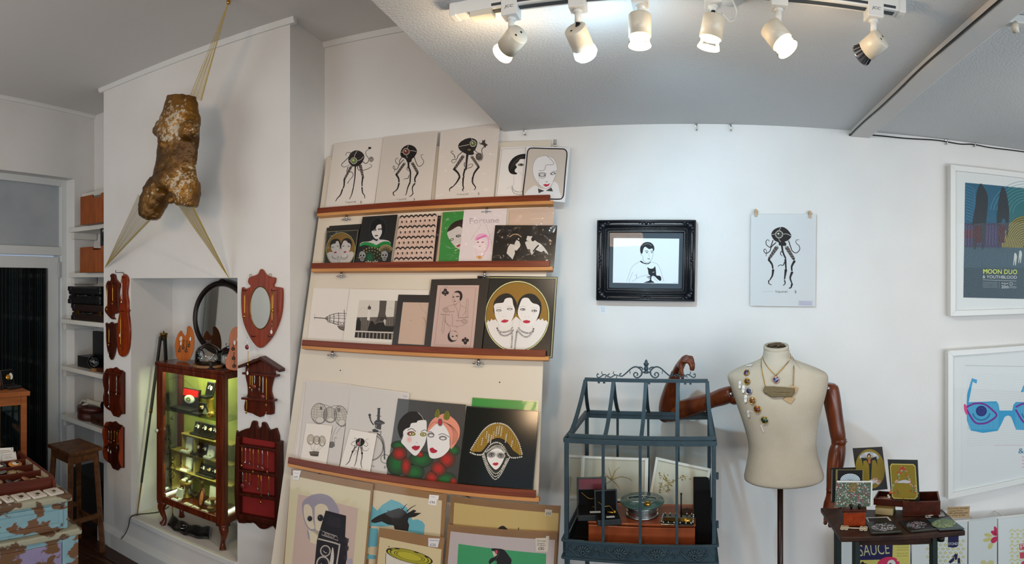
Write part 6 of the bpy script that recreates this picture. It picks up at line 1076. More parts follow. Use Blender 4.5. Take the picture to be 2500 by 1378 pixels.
for k,(x,y,r_,lab) in enumerate(((-.11,.385,.05,'white sign card standing at the back right of the badge tray'),(-.2,.385,.0,'white sign card standing in the middle at the back of the badge tray'),(-.19,.345,-.12,'white sign card leaning in front of another at the back of the tray'),(-.105,.36,-.02,'smaller white sign card leaning on the back right sign card'))):
    w_,h_=(.085,.048) if k != 3 else (.08,.034);Mx=CHM @ Matrix.Translation((x,y,.7905+.035)) @ Matrix.Rotation(-radians(24),4,'X') @ Matrix.Rotation(r_*(1 if k != 2 else-1.6),4,'Y');t=thing('sign_card',lab,'card',Mx);b=MB();b.box(-w_/2,w_/2,0,.0012,0,h_);b.build('card',TAGM,t)
    a=MB();a.col=s2l('#2a2a2c')
    for i in range(3):zz=h_*(.72-.2*i);ww=w_*(.26,.18,.22)[i];vs,fs,W_,H_=textmesh(('PICTURE BROOCHES','three pounds each','or two for five')[i]);s_=ww*2/W_;a.add([(-ww+vx*s_,-.0005,zz+vy*s_*.9) for vx,vy in vs],fs)
    o=a.build('lettering',INK,t);o['kind']='stuff'
    a=MB();a.col=s2l('#3a3a3a')
    for sx,sz in ((-1,.1),(1,.86)):a.face([(sx*w_*.44,-.0005,h_*sz),(sx*w_*.38,-.0005,h_*sz),(sx*w_*.42,-.0005,h_*sz+.006)])
    o=a.build('corner_marks',INK,t);o['kind']='stuff'
t=thing('name_strip','white strip sign with blue capitals in the middle row of the tray','sign',CHM @ Matrix.Translation((-.30,.19,.7905+.030)) @ Matrix.Rotation(-radians(20),4,'X'));b=MB();b.box(-.09,.09,0,.001,0,.022);b.build('card',TAGM,t)
a=MB();a.col=s2l('#2a3a66');vs,fs,W_,H_=textmesh('CHARMERS');a.add([(-.08+vx*.16/W_,-.0005,.005+vy*.0175) for vx,vy in vs],fs);a.build('lettering',INK,t)
GC=prr(66,955,2.72);GCM=Matrix(((.32,-.947,0,GC.x),(.947,.32,0,GC.y),(0,0,1,0),(0,0,0,1)));zt=GC.z
CASEW=wood('case_pine','#84461f','#9a5a2e',(4,50,50),.4,.15);gc=thing('glass_case','orange-brown wooden glass display case at the far left behind the chest','display case',GCM)
b=MB();b.box(-1.0,.012,-.012,.40,zt-.022,zt);b.build('top',CASEW,gc,bev=.003)
for x in (-.99,-.028):
    for y in (0,.362):b=MB();b.box(x,x+.028,y,y+.028,0,zt-.022);b.build('post',CASEW,gc,bev=.002)
b=MB();b.box(-.962,-.028,.004,.024,zt-.065,zt-.022);b.build('front_rail',CASEW,gc,bev=.002);b=MB();b.box(-.962,-.028,.004,.024,.50,.54);b.build('lower_rail',CASEW,gc,bev=.002);b=MB();b.box(-.99,0,.0,.39,.46,.50);b.build('floor_board',CASEW,gc)
b=MB();b.box(-.962,-.028,.012,.015,.54,zt-.065);b.build('front_glass',glass('case_glass',(.8,.92,.93),.02,1.0),gc);b=MB();b.box(-.962,-.028,.375,.38,.50,zt-.022);b.build('back_cloth',mat('case_cloth','#27393a',.7,noise=(8,'#43503a',.35,.7)),gc)
b=MB();b.box(-.3,-.28,.2,.36,.50,zt-.1);b.build('inner_divider',CASEW,gc)
for k,x in enumerate((-.05,-.14)):jewel_box('black jewellery box with gold pendant on the far left case, %s' % ('right one','left one')[k],GCM @ Matrix.Translation((x,.12,zt+.0005)) @ Matrix.Rotation(.3,4,'Z'),.075,.078,.06,False,1,14,'jewellery boxes on the far left case')
# ------------------------------------------------------------------ blue metal glasshouse case
BLUEM=mat('blue_painted_metal','#20343d',.5,.1,noise=(18,'#283f48',.35,.75),bump=(90,.12))
TL_,TR_,TF,TB=-.403,.097,1.87,2.278;TZB,TZ1,TZR=.678,1.067,1.236;TM=FM(PHR,(TL_+TR_)/2,TF,0);TW=TR_-TL_;TD=TB-TF;TRY=2.075-TF
gh=thing('glasshouse_case','blue metal and glass model greenhouse case with a scrolled ridge, before the white wall','display case',TM)
GP=glass('glasshouse_pane',(.97,.99,.99),.015,.45)
h=TW/2;zb=.735
def bars(name,L,w=.013,hh=.013):
    for a,c in L:b=MB();b.bar(a,c,w,hh);b.build(name,BLUEM,gh,bev=.001)
bars('leg',[((sx*(h-.008),y,0),(sx*(h-.008),y,TZB)) for sx in (-1,1) for y in (.008,TD-.008)],.016,.016)
bars('corner_post',[((sx*(h-.006),y,zb),(sx*(h-.006),y,TZ1)) for sx in (-1,1) for y in (.006,TD-.006)],.018,.013)
bars('glazing_bar',[((-h+TW*t,.004,zb),(-h+TW*t,.004,TZ1)) for t in (.26,.505,.745)],.013,.009)
bars('glazing_bar',[((-h+TW*t,TD-.004,zb),(-h+TW*t,TD-.004,TZ1)) for t in (.26,.505,.745)],.013,.009)
bars('top_rail',[((-h,.004,TZ1),(h,.004,TZ1)),((-h,TD-.004,TZ1-.01),(h,TD-.004,TZ1-.01)),((-h+.004,0,TZ1),(-h+.004,TD,TZ1)),((h-.004,0,TZ1),(h-.004,TD,TZ1))],.016,.016)
for nm,q in (('base_band',(-h-.004,h+.004,-.004,.004)),('base_band',(-h-.004,h+.004,TD-.004,TD+.004)),('base_band',(-h-.004,-h+.004,-.004,TD+.004)),('base_band',(h-.004,h+.004,-.004,TD+.004))):
    b=MB();b.box(q[0],q[1],q[2],q[3],TZB,zb);b.build(nm,BLUEM,gh)
for z in (TZB,zb):bars('band_edge',[((-h-.006,-.006,z),(h+.006,-.006,z)),((-h-.006,-.006,z),(-h-.006,TD,z)),((h+.006,-.006,z),(h+.006,TD,z))],.008,.008)
b=MB();b.box(-h,h,0,TD,TZB+.005,TZB+.012);b.build('floor_plate',BLUEM,gh)
def spiral(cx,cz,r0,a0,turns,s,k=18):return [Vector((cx+r0*(1-.8*i/k)*cos(a0+s*turns*2*pi*i/k),-.006,cz+r0*(1-.8*i/k)*sin(a0+s*turns*2*pi*i/k))) for i in range(k+1)]
zc=(TZB+zb)/2
for k in range(4):
    cx=-h+TW*(.125+k*.245);f=MB();f.smooth=True
    for a in range(7):an=radians(20+a*23);f.tube([(cx,-.005,zc-.006),(cx+cos(an)*.026,-.007,zc-.006+sin(an)*.022)],[.0018,.0034],6)
    for a in range(6):an=a*pi/3;f.ball((cx+cos(an)*.006,-.006,zc-.008+sin(an)*.006),.0042,7,5)
    for s in (-1,1):
        f.tube(sp([(cx+s*.004,-.006,zc-.018),(cx+s*.02,-.006,zc-.016),(cx+s*.034,-.006,zc-.004),(cx+s*.046,-.006,zc+.008)],4),.0024,6);f.tube(spiral(cx+s*.038,zc+.004,.010,pi/2,1.2,-s),.002,5)
        if k<3 or s<0:f.tube(spiral(cx+s*.056,zc-.002,.008,-pi/2,1.2,s),.0018,5)
    f.build('frieze_flower',BLUEM,gh)
RF,RB=.012,TD-.010;rl,rr_=-h+.013,h-.004
def roofbar(x0,x1,y0):return sp([(x0,y0,TZ1+.010),(x0+(x1-x0)*.3,y0+(TRY-y0)*.30,TZ1+.038),(x0+(x1-x0)*.65,y0+(TRY-y0)*.68,TZ1+.095),(x1,TRY,TZR-.004)],4)
for t0,t1 in ((0,.045),(.25,.26),(.50,.505),(.745,.745),(.985,.965)):
    for y0,nm in ((RF,'roof_bar'),(RB,'roof_bar')):
        P=roofbar(rl+(rr_-rl)*t0,rl+(rr_-rl)*t1,y0);b=MB()
        for a,c in zip(P[:-1],P[1:]):b.bar(a,c+(c-a)*.06,.013,.007)
        b.build(nm,BLUEM,gh)
bars('eaves_rail',[((rl,RF,TZ1+.012),(rr_,RF,TZ1+.012)),((rl,RB,TZ1+.005),(rr_,RB,TZ1+.005)),((rl,RF,TZ1+.012),(rl,RB,TZ1+.006)),((rr_,RF,TZ1+.012),(rr_,RB,TZ1+.006))],.012,.014)
bars('ridge_rail',[((rl+(rr_-rl)*.04,TRY,TZR),(rl+(rr_-rl)*.97,TRY,TZR))],.012,.013)
for x,z,y in ((h+.004,zb+.05,.01),(h+.004,zb+.21,.01)):b=MB();b.box(x-.002,x+.006,y,y+.016,z,z+.02);b.build('hinge',BLUEM,gh,bev=.001)
for t in (.15,.19,.53,.80,.84):b=MB();x=rl+(rr_-rl)*t;b.box(x-.004,x+.004,TRY-.008,TRY-.002,TZR-.012,TZR-.006);b.build('glass_clip',BLUEM,gh)
RP=vplane(PHR,TF+TRY);ZF=(1380,860,11.364)
def rp(x,y):return RP.hit(1380+x/11.364,860+y/11.364)
cr=MB();cr.smooth=True
XM=2245
LH=[([(930,640),(905,600),(880,640),(890,690),(940,710),(1010,665),(1090,625),(1150,655),(1160,700)],16),([(1020,540),(1010,590),(1040,620),(1090,625)],12),([(1130,660),(1110,690),(1120,715)],13),([(1240,615),(1215,610),(1180,650),(1215,695),(1270,700),(1340,660),(1400,640),(1460,650),(1490,680)],16),([(1350,540),(1330,590),(1360,620),(1410,640)],12),([(1440,660),(1420,700),(1435,720)],13),
      ([(1560,600),(1520,610),(1515,660),(1570,672),(1650,620),(1740,540),(1830,460),(1920,415),(2000,420),(2080,470),(2125,540),(2120,620),(2060,690),(1990,715),(1920,680),(1900,620),(1940,570),(2000,590),(2010,640),(1975,645)],22),([(1790,520),(1800,570),(1795,610)],11),([(2010,425),(2080,420),(2140,450),(2150,500)],20),([(2100,600),(2160,560),(2245,545)],20)]
for L,w_ in LH:
    for mir in (0,1):
        P=[(2*XM-x if mir else x,y) for x,y in L];Q=[rp(x,y) for x,y in sp(P,4)];r0=w_*.0000665*1.9;cr.tube(Q,[r0*(1-.25*abs(2*i/(len(Q)-1)-1)) for i in range(len(Q))],8)
cr.build('scrolled_cresting',BLUEM,gh,world=True)
P0=rp(XM,560);s_=(rp(XM,200).z-P0.z)/360;fn=MB();fn.smooth=True;fn.lathe([(70*s_,-30*s_),(75*s_,0),(45*s_,20*s_),(45*s_,50*s_),(70*s_,80*s_),(65*s_,120*s_),(40*s_,160*s_),(55*s_,185*s_),(78*s_,225*s_),(60*s_,260*s_),(35*s_,275*s_),(45*s_,300*s_),(25*s_,330*s_),(0,362*s_)],16,Matrix.Translation(P0));fn.build('finial',BLUEM,gh,world=True)
for x0,x1 in ((-h+.012,-h+TW*.26),(-h+TW*.26,-h+TW*.505),(-h+TW*.505,-h+TW*.745),(-h+TW*.745,h-.012)):
    for y in (.006,TD-.006):b=MB();b.box(x0,x1,y-.001,y+.001,zb,TZ1-.006);b.build('pane',GP,gh)
for x in (-h+.005,h-.005):b=MB();b.box(x-.001,x+.001,.012,TD-.012,zb,TZ1-.006);b.build('pane',GP,gh)
# ---- what stands in the glasshouse
FLZ=TZB+.0125
def T(px,py,y,z,spin=0):P=vplane(PHR,TF+y).hit(px,py);return FM(PHR,loc(WR,P)[0],TF+y,z,spin)
ow=wood('orange_wood_case','#8f3f1c','#a24b24',(5,40,40),.4,.25)
t=thing('wooden_plinth','orange-brown wooden box used as a plinth inside the glasshouse case','box',T(1562,1300,.045,FLZ));wP=.30
b=MB();b.box(-.175,.185,0,.17,0,.082);b.build('body',ow,t,bev=.003);b=MB();b.box(-.177,.187,-.002,.172,.086,.095);b.build('lid',ow,t,bev=.003);PZ=FLZ+.0955
WFR=mat('white_frame_paint','#dedad2',.45)
def small_frame(label,plane,q,art=None):
    W4=[plane.hit(*p) for p in q];root=thing('picture_frame',label,'picture frame',plane.M((W4[2]+W4[3])/2));c=sum(W4,Vector())/4;inn=[c+(p-c)*.90 for p in W4]
    for i in range(4):
        j=(i+1) % 4;b=MB();b.prism([W4[i],W4[j],inn[j],inn[i]],-plane.N*.012);b.build('frame_bar',WFR,root,world=True,bev=.001)
    b=MB();b.prism([p-plane.N*.005 for p in inn],-plane.N*.006);b.build('picture',mat('cream_card','#d6ccb8',.6),root,world=True);g=MB();g.face([p-plane.N*.003 for p in inn]);g.build('glass',GP,root,world=True)
    if art:A=Art(plane.off(-.0047),(1360,1090,4.786));art(A);A.build('printed_image',root)
    return root
P1=lplane(PHR,TF+.325,1.0,6);P2=lplane(PHR+4,TF+.30,1.0,8);P3=WR.off(.013)
def plant1(A):
    for L in ([(555,450),(620,410),(640,380)],[(640,400),(560,350),(470,370),(400,420)],[(640,395),(620,320),(600,250)],[(640,390),(680,290),(735,245)],[(640,395),(740,360),(830,375),(880,410)],[(640,400),(690,440),(720,480),(735,520)],[(640,390),(590,350),(555,310)]):A.line(L,9,'#a38d55',1,5,taper=4)
def plant2(A):
    rnd=random.Random(4)
    for L in ([(1300,550),(1310,440),(1400,390),(1520,350)],[(1300,450),(1250,380),(1200,330)],[(1310,440),(1260,350),(1250,310)],[(1290,470),(1220,480),(1190,520)],[(1310,440),(1360,420),(1420,370)]):A.line(L,5,'#a08a5e',1,5)
    for k in range(46):x,y=rnd.choice(((1210,340),(1250,370),(1220,450),(1300,430),(1290,520),(1330,400),(1460,370),(1500,360),(1200,500)));A.ell(x+rnd.gauss(0,22),y+rnd.gauss(0,20),13,9,rnd.choice(('#a8925f','#98814e','#b5a176')),1+rnd.random(),rnd.uniform(0,180),n=9)
small_frame('white framed pressed plant picture standing behind the jewellery boxes in the glasshouse',P1,[(1420,1114),(1583,1120),(1581,1226),(1415,1222)],plant1)
small_frame('white framed pressed leaf picture leaning askew at the right in the glasshouse',P2,[(1601,1117),(1736,1146),(1715,1258),(1582,1232)],plant2)
small_frame('white frame hung low on the wall, seen through the left end of the glasshouse',P3,[(1388,1112),(1480,1117),(1480,1218),(1388,1216)])
t=thing('dark_cloth','dark velvet cloth heaped on the glasshouse floor beside the plinth','cloth',FM(PHR,TL_+.06,TF+.10,FLZ));b=MB();b.smooth=True;R=[]
for i in range(9):R.append([Vector((-.045+.12*j/7,-.05+.26*i/8,.002+.07*sin(pi*min(i/5,1)*.5)*(1-.6*j/7)+.008*sin(i*2+j))) for j in range(8)])
b.rows(R);o=b.build('folds',BLACKV,t,smooth=True)
t=thing('dark_cloth','black velvet block at the right end of the glasshouse floor','display block',FM(PHR,TR_-.04,TF+.10,FLZ));b=MB();b.box(-.03,.028,0,.2,0,.17);b.build('block',BLACKV,t,bev=.004);t.name='velvet_block';MW[t.name]=FM(PHR,TR_-.04,TF+.10,FLZ)
def case_box(label,M,w,h_,d,lining,charm=True):
    root=thing('necklace_case',label,'jewellery box',M);b=MB();b.box(-w/2,w/2,-d,0,0,.02);b.build('base',BLACKB,root,bev=.002);b=MB();b.box(-w*.45,w*.45,-d*.93,-.006,.02,.022);b.build('pad',BLACKV,root)
    R=Matrix.Translation((0,0,.014)) @ Matrix.Rotation(-radians(14),4,'X');b=MB();b.box(-w/2,w/2,-.002,.012,0,h_,R);b.build('lid',BLACKB,root,bev=.002);b=MB();b.box(-w*.44,w*.44,-.004,-.002,h_*.60 if lining else h_*.06,h_*.94,R);b.build('lid_lining',mat('crimson_satin','#6f0a1c',.35) if lining else BLACKV,root)
    if lining:b=MB();b.box(-w*.44,w*.44,-.005,-.002,h_*.03,h_*.58,R);b.build('velvet_pad',BLACKV,root)
    b=MB();b.smooth=True;b.tube(sp([R @ Vector((-w*.35,-.006,h_*.5)),R @ Vector((-w*.1,-.008,h_*.3)),R @ Vector((w*.15,-.008,h_*.28)),Vector((w*.3,-d*.3,.024))],5),.0011,5);b.build('chain',GOLD,root)
    b=MB();b.smooth=True;b.tube([(w*.0,-d*.35,.026),(w*.28,-d*.45,.026)],.003,6);b.ball((w*.3,-d*.45,.028),.006,8,5);b.build('jewel',GOLD,root)
    b=MB();b.box(-w*.1,w*.25,-d*.85,-d*.7,.0225,.0235);b.build('paper_tag',TAGM,root);return root
case_box('black necklace case with a crimson lining, left in the glasshouse',T(1445,1240,.125,PZ,.22),.105,.100,.085,True)
case_box('all black necklace case in front of the crimson lined one in the glasshouse',T(1480,1260,.085,PZ,.28),.08,.075,.075,False)
t=thing('mirror_stand','round mirrored cake stand with banded silver sides in the glasshouse','stand',T(1568,1260,.12,PZ));MIR=MATS['mirror_silvering']
b=MB();b.smooth=True;b.lathe([(.055,0),(.058,.004),(.054,.006)] ,32);b.build('foot',SILVER,t)
b=MB();b.lathe([(.052,.006),(.052,.012),(.0545,.013),(.0545,.018),(.052,.019),(.052,.024),(.0545,.025),(.0545,.03),(.052,.031),(.058,.036),(.062,.040)],40);b.build('banded_side',SILVER,t)
b=MB();b.lathe([(.066,.040),(.076,.044),(.076,.049),(0,.049)],40);b.build('mirror_top',mat('bright_mirror','#d6d2c2',.2,.7),t)
b=MB();b.smooth=True;b.lathe([(.0755,.043),(.0775,.046),(.0755,.050)],40);b.build('bevel_edge',mat('green_glass_edge','#44605a',.1),t)
ML=MW[t.name]
t2=thing('necklace','silver chain necklace laid out on the mirrored cake stand','necklace',ML @ Matrix.Translation((0,0,.0495)));b=MB();b.smooth=True;Q=sp([(-.05,.0,.001),(-.045,.025,.001),(-.01,.035,.001),(.03,.03,.001),(.05,.015,.001),(.045,-.01,.001),(.02,-.028,.001),(-.01,-.022,.001),(-.035,-.02,.001)],6,True);b.tube(Q,.0016,5,True);b.build('chain',SILVER,t2);b=MB();b.smooth=True
for k in range(5):b.ball((cos(k*1.2)*.008,.012+sin(k*1.2)*.006,.003),.003,7,5)
o=b.build('pendant',SILVER,t2)
t2=thing('gold_ring','gold ring standing on the front edge of the mirrored cake stand','ring',ML @ Matrix.Translation((.022,-.045,.0495)));b=MB();b.smooth=True;b.lathe([(.0115,0),(.012,.004),(.0115,.009),(.0105,.009),(.0105,0),(.0115,0)],20);b.build('band',GOLD,t2)
t=thing('glass_trinket_tray','small glass tray with beads and a gold lipstick case at the right of the plinth','tray',T(1655,1300,.075,PZ,-.05));b=MB();b.box(-.055,.055,-.045,.035,0,.005);b.build('base',mat('smoked_tray','#3a3c36',.1,.3),t,bev=.002);b=MB();b.smooth=True
for k in range(22):a=k/22*2*pi;b.ball((max(-.052,min(.052,cos(a)*.07)),max(-.042,min(.032,-.005+sin(a)*.055)),.009),.0038,7,5)
o=b.build('bead_rim',SILVER,t);o['kind']='stuff';MT=MW[t.name]
t2=thing('lipstick_case','gold lipstick case lying on the glass trinket tray','lipstick',MT @ Matrix.Translation((0,-.032,.0135)) @ Matrix.Rotation(pi/2,4,'Y'));b=MB();b.smooth=True;b.lathe([(.0075,-.045),(.0075,.01),(.0085,.01),(.0085,.045),(0,.045)],12);b.build('case',GOLD,t2)
t2=thing('price_tag','white paper tag lying on the glass trinket tray','tag',MT @ Matrix.Translation((0,-.012,.0055)));b=MB();b.prism([(-.03,-.004,0),(.02,-.008,0),(.02,.006,0),(-.01,.004,0),(-.03,0,0)],(0,0,.001));b.build('paper',TAGM,t2)
t2=thing('perfume_stick','dark upright stick beside the glass trinket tray','stick',MT @ Matrix.Translation((.01,.02,.0055)));b=MB();b.smooth=True;b.tube([(0,0,0),(0,0,.075)],[.003,.0025],7);b.ball((0,0,.076),.004,8,5);b.build('stick',IRON,t2)
t=thing('bead_heap','small heap of brown beads behind the glass trinket tray','beads',T(1676,1280,.135,PZ),None);b=MB();b.smooth=True
for k in range(30):b.ball((.022*cos(k*2.4)*sqrt(k/30),.018*sin(k*2.4)*sqrt(k/30),.004+.010*(1-k/30)),.004,6,4)
o=b.build('beads',mat('brown_beads','#4a2a17',.35),t);o['kind']='stuff'
# ------------------------------------------------------------------ dressmaker's dummy with jointed wooden arms
LINEN=mat('aged_linen','#b6ab9a',.85,spec=.2,noise=(5,'#a69a86',.35,.75),bump=(160,.15));ARMW=wood('arm_wood','#4a1f0e','#6d3315',(30,30,6),.3,.35)
DC=prr(1905,1000,2.12);dum=thing('dress_dummy','cream linen torso dummy with jointed dark wooden arms on a pole','mannequin',Matrix.Translation((DC.x,DC.y,0)) @ Matrix.Rotation(-radians(26),4,'Z'))
DP=Pl(DC,(cos(radians(26)),-sin(radians(26)),0),(0,0,1));ZD=(1740,820,3.8286)
def D(x,y,o=0):return DP.hit(1740+x/3.8286,820+y/3.8286,o)
ROWS=((112,476,712,.052,.052),(135,474,716,.054,.054),(180,470,724,.058,.056),(210,456,738,.064,.06),(240,410,790,.070,.066),(275,310,900,.078,.074),(310,215,985,.084,.08),(345,148,1062,.088,.084),(375,134,1080,.092,.086),(420,148,1080,.098,.088),(480,172,1072,.106,.09),(560,200,1052,.112,.09),(640,228,1030,.114,.088),(740,262,1000,.110,.084),(840,295,980,.104,.08),(940,322,970,.100,.078),(1020,338,968,.098,.078),(1090,335,975,.100,.082),(1160,322,995,.104,.088),(1230,308,1020,.108,.094),(1290,295,1038,.11,.098),(1330,288,1044,.11,.1),(1352,320,1010,.10,.09))
R=[]
for y,xl,xr,df,db in ROWS:
    a,c=D(xl,y),D(xr,y);ctr=(a+c)/2;hx=(c-a)/2;ring=[];e=2.0 if y<230 else 2.6
    for k in range(44):
        t=2*pi*k/44;ct,st_=cos(t),sin(t);rr=(abs(ct)** e+abs(st_)** e)** (-1/e);sag=0
        if y>1300:sag=0.006*abs(ct)
        if y<140:sag=-.011*st_*(1 if y<120 else .6)
        ring.append(ctr+hx*ct*rr+DP.N*(df if st_>0 else db)*st_*rr*1.0+Vector((0,0,sag)))
    R.append(ring)
b=MB();b.smooth=True;b.rows(R,True,True,True);b.build('linen_torso',LINEN,dum,world=True,smooth=True,sub=1)
NT=(D(476,112)+D(712,112))/2;nr=(D(712,112)-D(476,112)).length/2
b=MB();b.smooth=True;b.lathe([(nr*.99,-.01),(nr*1.02,.0),(nr*1.0,.008),(nr*.88,.010),(nr*.84,.004),(nr*.80,.003),(0,.003)],28,DP.M(NT) @ Matrix.Rotation(-pi/2+.19,4,'X'),1,1.0);b.build('neck_rim',LINEN,dum,world=True)
b=MB();b.smooth=True;b.lathe([(0,.0045),(nr*.78,.0045),(0,.005)],24,DP.M(NT) @ Matrix.Rotation(-pi/2+.19,4,'X'),1,1.0)
for k in range(5):b.tube([NT+Vector((0,0,.006))+DP.ex*(cos(k*1.3)*.03)+DP.N*sin(k*1.3)*.02,NT+Vector((0,0,.014))+DP.ex*.004*k,NT+Vector((0,0,.008))-DP.ex*(cos(k*1.7)*.03)],.006,6)
b.build('torn_stuffing',mat('brown_stuffing','#4d3f2b',.9),dum,world=True)
PB=D(668,1340);pc=Vector((DC.x,DC.y,0));b=MB();b.smooth=True;b.lathe([(.011,.02),(.011,PB.z+.03)],14,Matrix.Translation(pc));b.build('pole',wood('dark_pole','#1d100a','#33190e',(20,20,3),.35,.2),dum,world=True)
b=MB();b.smooth=True;b.lathe([(.15,0),(.15,.012),(.05,.03),(.02,.05),(0,.05)],28,Matrix.Translation(pc));b.build('foot',IRON,dum,world=True)
def arm_seg(name,pts,rads,n=14,sub=4):
    b=MB();b.smooth=True;P=sp(pts,sub);rr=[v.x for v in sp([Vector((r_,0,0)) for r_ in rads],sub)];b.tube(P,rr,n);return b.build(name,ARMW,dum,world=True)
def R2(px,py,d):return vplane(PHR,d).hit(px,py)
def pinball(P,r_):b=MB();b.smooth=True;b.ball(P,r_,10,7);b.build('joint_pin',SILVER,dum,world=True)
dS,dE=2.16,2.335
S0,E0,W0=R2(1786,962,dS),R2(1624,1014,dE),R2(1650,912,2.215)
arm_seg('upper_arm',[S0+(S0-E0).normalized()*.01,S0,S0.lerp(E0,.12),S0.lerp(E0,.3),S0.lerp(E0,.6),S0.lerp(E0,.88),E0],[.020,.030,.033,.030,.037,.036,.028])
b=MB();b.smooth=True;b.ball(E0,.030,14,9);b.build('elbow_joint',ARMW,dum,world=True);pinball(E0+DP.N*.028,.006);pinball(S0+DP.N*.028+Vector((0,0,.004)),.007)
b=MB();b.smooth=True;b.ball(S0+Vector((.012,0,-.012)),.030,14,9);b.build('shoulder_joint',ARMW,dum,world=True)
arm_seg('forearm',[E0+Vector((0,0,.012)),E0.lerp(W0,.15),E0.lerp(W0,.35),E0.lerp(W0,.65),E0.lerp(W0,.9),W0],[.026,.034,.036,.031,.022,.019])
def hand(W,up,side,palm,curl,sc_=1.0,name='hand',m=ARMW,th=None):
    """palm and five jointed fingers; up = from wrist to knuckles, side = towards the thumb, palm = the way the fingers bend"""
    b=MB();b.smooth=True;up,side,palm=up.normalized(),side.normalized(),palm.normalized();s=sc_
    b.rows([[W+up*a*s+(side*cos(t)*w_+palm*sin(t)*h_)*s for t in (k*2*pi/16 for k in range(16))] for a,w_,h_ in ((-.012,.019,.018),(.012,.023,.020),(.035,.033,.021),(.06,.039,.018),(.078,.038,.015),(.087,.033,.011))],True,True,True)
    for k,(off,L_) in enumerate(((.029,.070),(.010,.080),(-.010,.074),(-.028,.058))):
        p=W+(up*.080+side*off)*s;d=up.copy();ax=side;pts=[p-up*.012*s,p];rr=[.0088*s,.0092*s]
        for q,fr_ in enumerate((.44,.31,.25)):
            an=(curl[k] if isinstance(curl[0],tuple) else curl)[q];d=(Matrix.Rotation(-an if up.cross(palm).dot(side)<0 else an,3,ax) @ d).normalized();p=p+d*L_*fr_*s;pts += [p-d*L_*fr_*.45*s,p];rr += [.0078*s,(.0088,.0078,.0052)[q]*s]
        b.tube(sp(pts,3),[v.x for v in sp([Vector((r_,0,0)) for r_ in rr],3)],10)
    p=W+(up*.022+side*.022)*s;d=(side*.8+up*.45+palm*.5).normalized();q1=p+d*.032*s;d2=(up*.55+side*.1+palm*.9).normalized();q2=q1+d2*.030*s;q3=q2+(up*.25+palm*1.0-side*.3).normalized()*.022*s
    if th:p=W+(up*th[0]+side*.024)*s;d=th[1].normalized();q1=p+d*.026*s;q2=q1+th[2].normalized()*.034*s;q3=q2+th[3].normalized()*.026*s
    b.tube(sp([p-d*.01*s,p,q1,(q1+q2)/2,q2,q3],3),[v.x for v in sp([Vector((r_*s,0,0)) for r_ in (.011,.0125,.0105,.009,.0092,.006)],3)],10);return b.build(name,m,dum,world=True)
upd=(R2(1672,874,2.19)-W0).normalized();ZV=Vector((0,0,1));pal=(DP.ex*.85-ZV*.55);pal -= upd*pal.dot(upd);sdv=DP.N-upd*DP.N.dot(upd)
hand(W0,upd,sdv,pal,((1.05,1.15,.4),(1.1,1.2,.45),(1.15,1.2,.5),(1.15,1.25,.5)),.88,th=(.052,DP.N*.7+ZV*.25+DP.ex*.25,-ZV+DP.ex*.15+DP.N*.15,-ZV+DP.ex*.2))
S1,E1,W1=R2(2026,945,2.10),R2(2048,1078,2.09),R2(2030,1200,2.06)
arm_seg('upper_arm',[S1+Vector((0,0,.012)),S1+Vector((0,0,-.004)),S1.lerp(E1,.25),S1.lerp(E1,.6),S1.lerp(E1,.88),E1],[.022,.033,.034,.031,.030,.027]);b=MB();b.smooth=True;b.ball(E1,.030,14,9);b.build('elbow_joint',ARMW,dum,world=True);pinball(E1+DP.ex*.028,.006);pinball(S1+DP.N*.03-DP.ex*.01,.007)
arm_seg('forearm',[E1+Vector((0,0,-.012)),E1.lerp(W1,.2),E1.lerp(W1,.4),E1.lerp(W1,.7),E1.lerp(W1,.92),W1],[.027,.032,.033,.028,.022,.021])
hand(W1+Vector((0,0,-.008)),Vector((.02,0,-1))+DP.N*.55,DP.ex+DP.N*.3,DP.N*1.0-Vector((0,0,.2)),(.55,.5,.4),.95)
def front(x,y,o=.0):
    px,py=1740+x/3.8286,820+y/3.8286;d=ray(px,py);best=None
    for (r0,r1) in zip(R[:-1],R[1:]):
        for k in range(0,22):
            q=[r0[k],r0[k+1],r1[k+1],r1[k]]
            for tri in ((q[0],q[1],q[2]),(q[0],q[2],q[3])):
                e1,e2=tri[1]-tri[0],tri[2]-tri[0];h_=d.cross(e2);a=e1.dot(h_)
                if abs(a)<1e-9:continue
                s=EYE-tri[0];u_=s.dot(h_)/a
                if u_<-.001 or u_>1.001:continue
                qv=s.cross(e1);v_=d.dot(qv)/a
                if v_<-.001 or u_+v_>1.001:continue
                tt=e2.dot(qv)/a
                if tt>0 and (best is None or tt<best[0]):n_=e1.cross(e2).normalized();best=(tt,n_ if n_.dot(d)<0 else-n_)
    tt,n_=best if best else (2.0,DP.N);P=EYE+d*tt;return P+n_*o,n_
BR=[(318,348,31,'#23233d','#8f8aa5',(345,285,30),'topmost dark purple brooch on the dummy shoulder'),(324,428,31,'#3d2f18','#9a7c3a',(258,458,0),'gold and brown brooch, second from the top on the dummy'),(341,518,31,'#20223a','#6f7a9c',(290,500,0),'dark blue speckled brooch, third from the top on the dummy'),(372,606,32,'#5c3a1d','#a9793f',(311,588,0),'amber swirl brooch, fourth from the top on the dummy'),(418,686,35,'#4f2417','#b3713f',(338,728,0),'rust red brooch with flowers, fifth from the top on the dummy'),(486,787,34,'#1c2b1a','#5d7a4a',(465,865,-10),'dark green brooch, lowest on the dummy')]
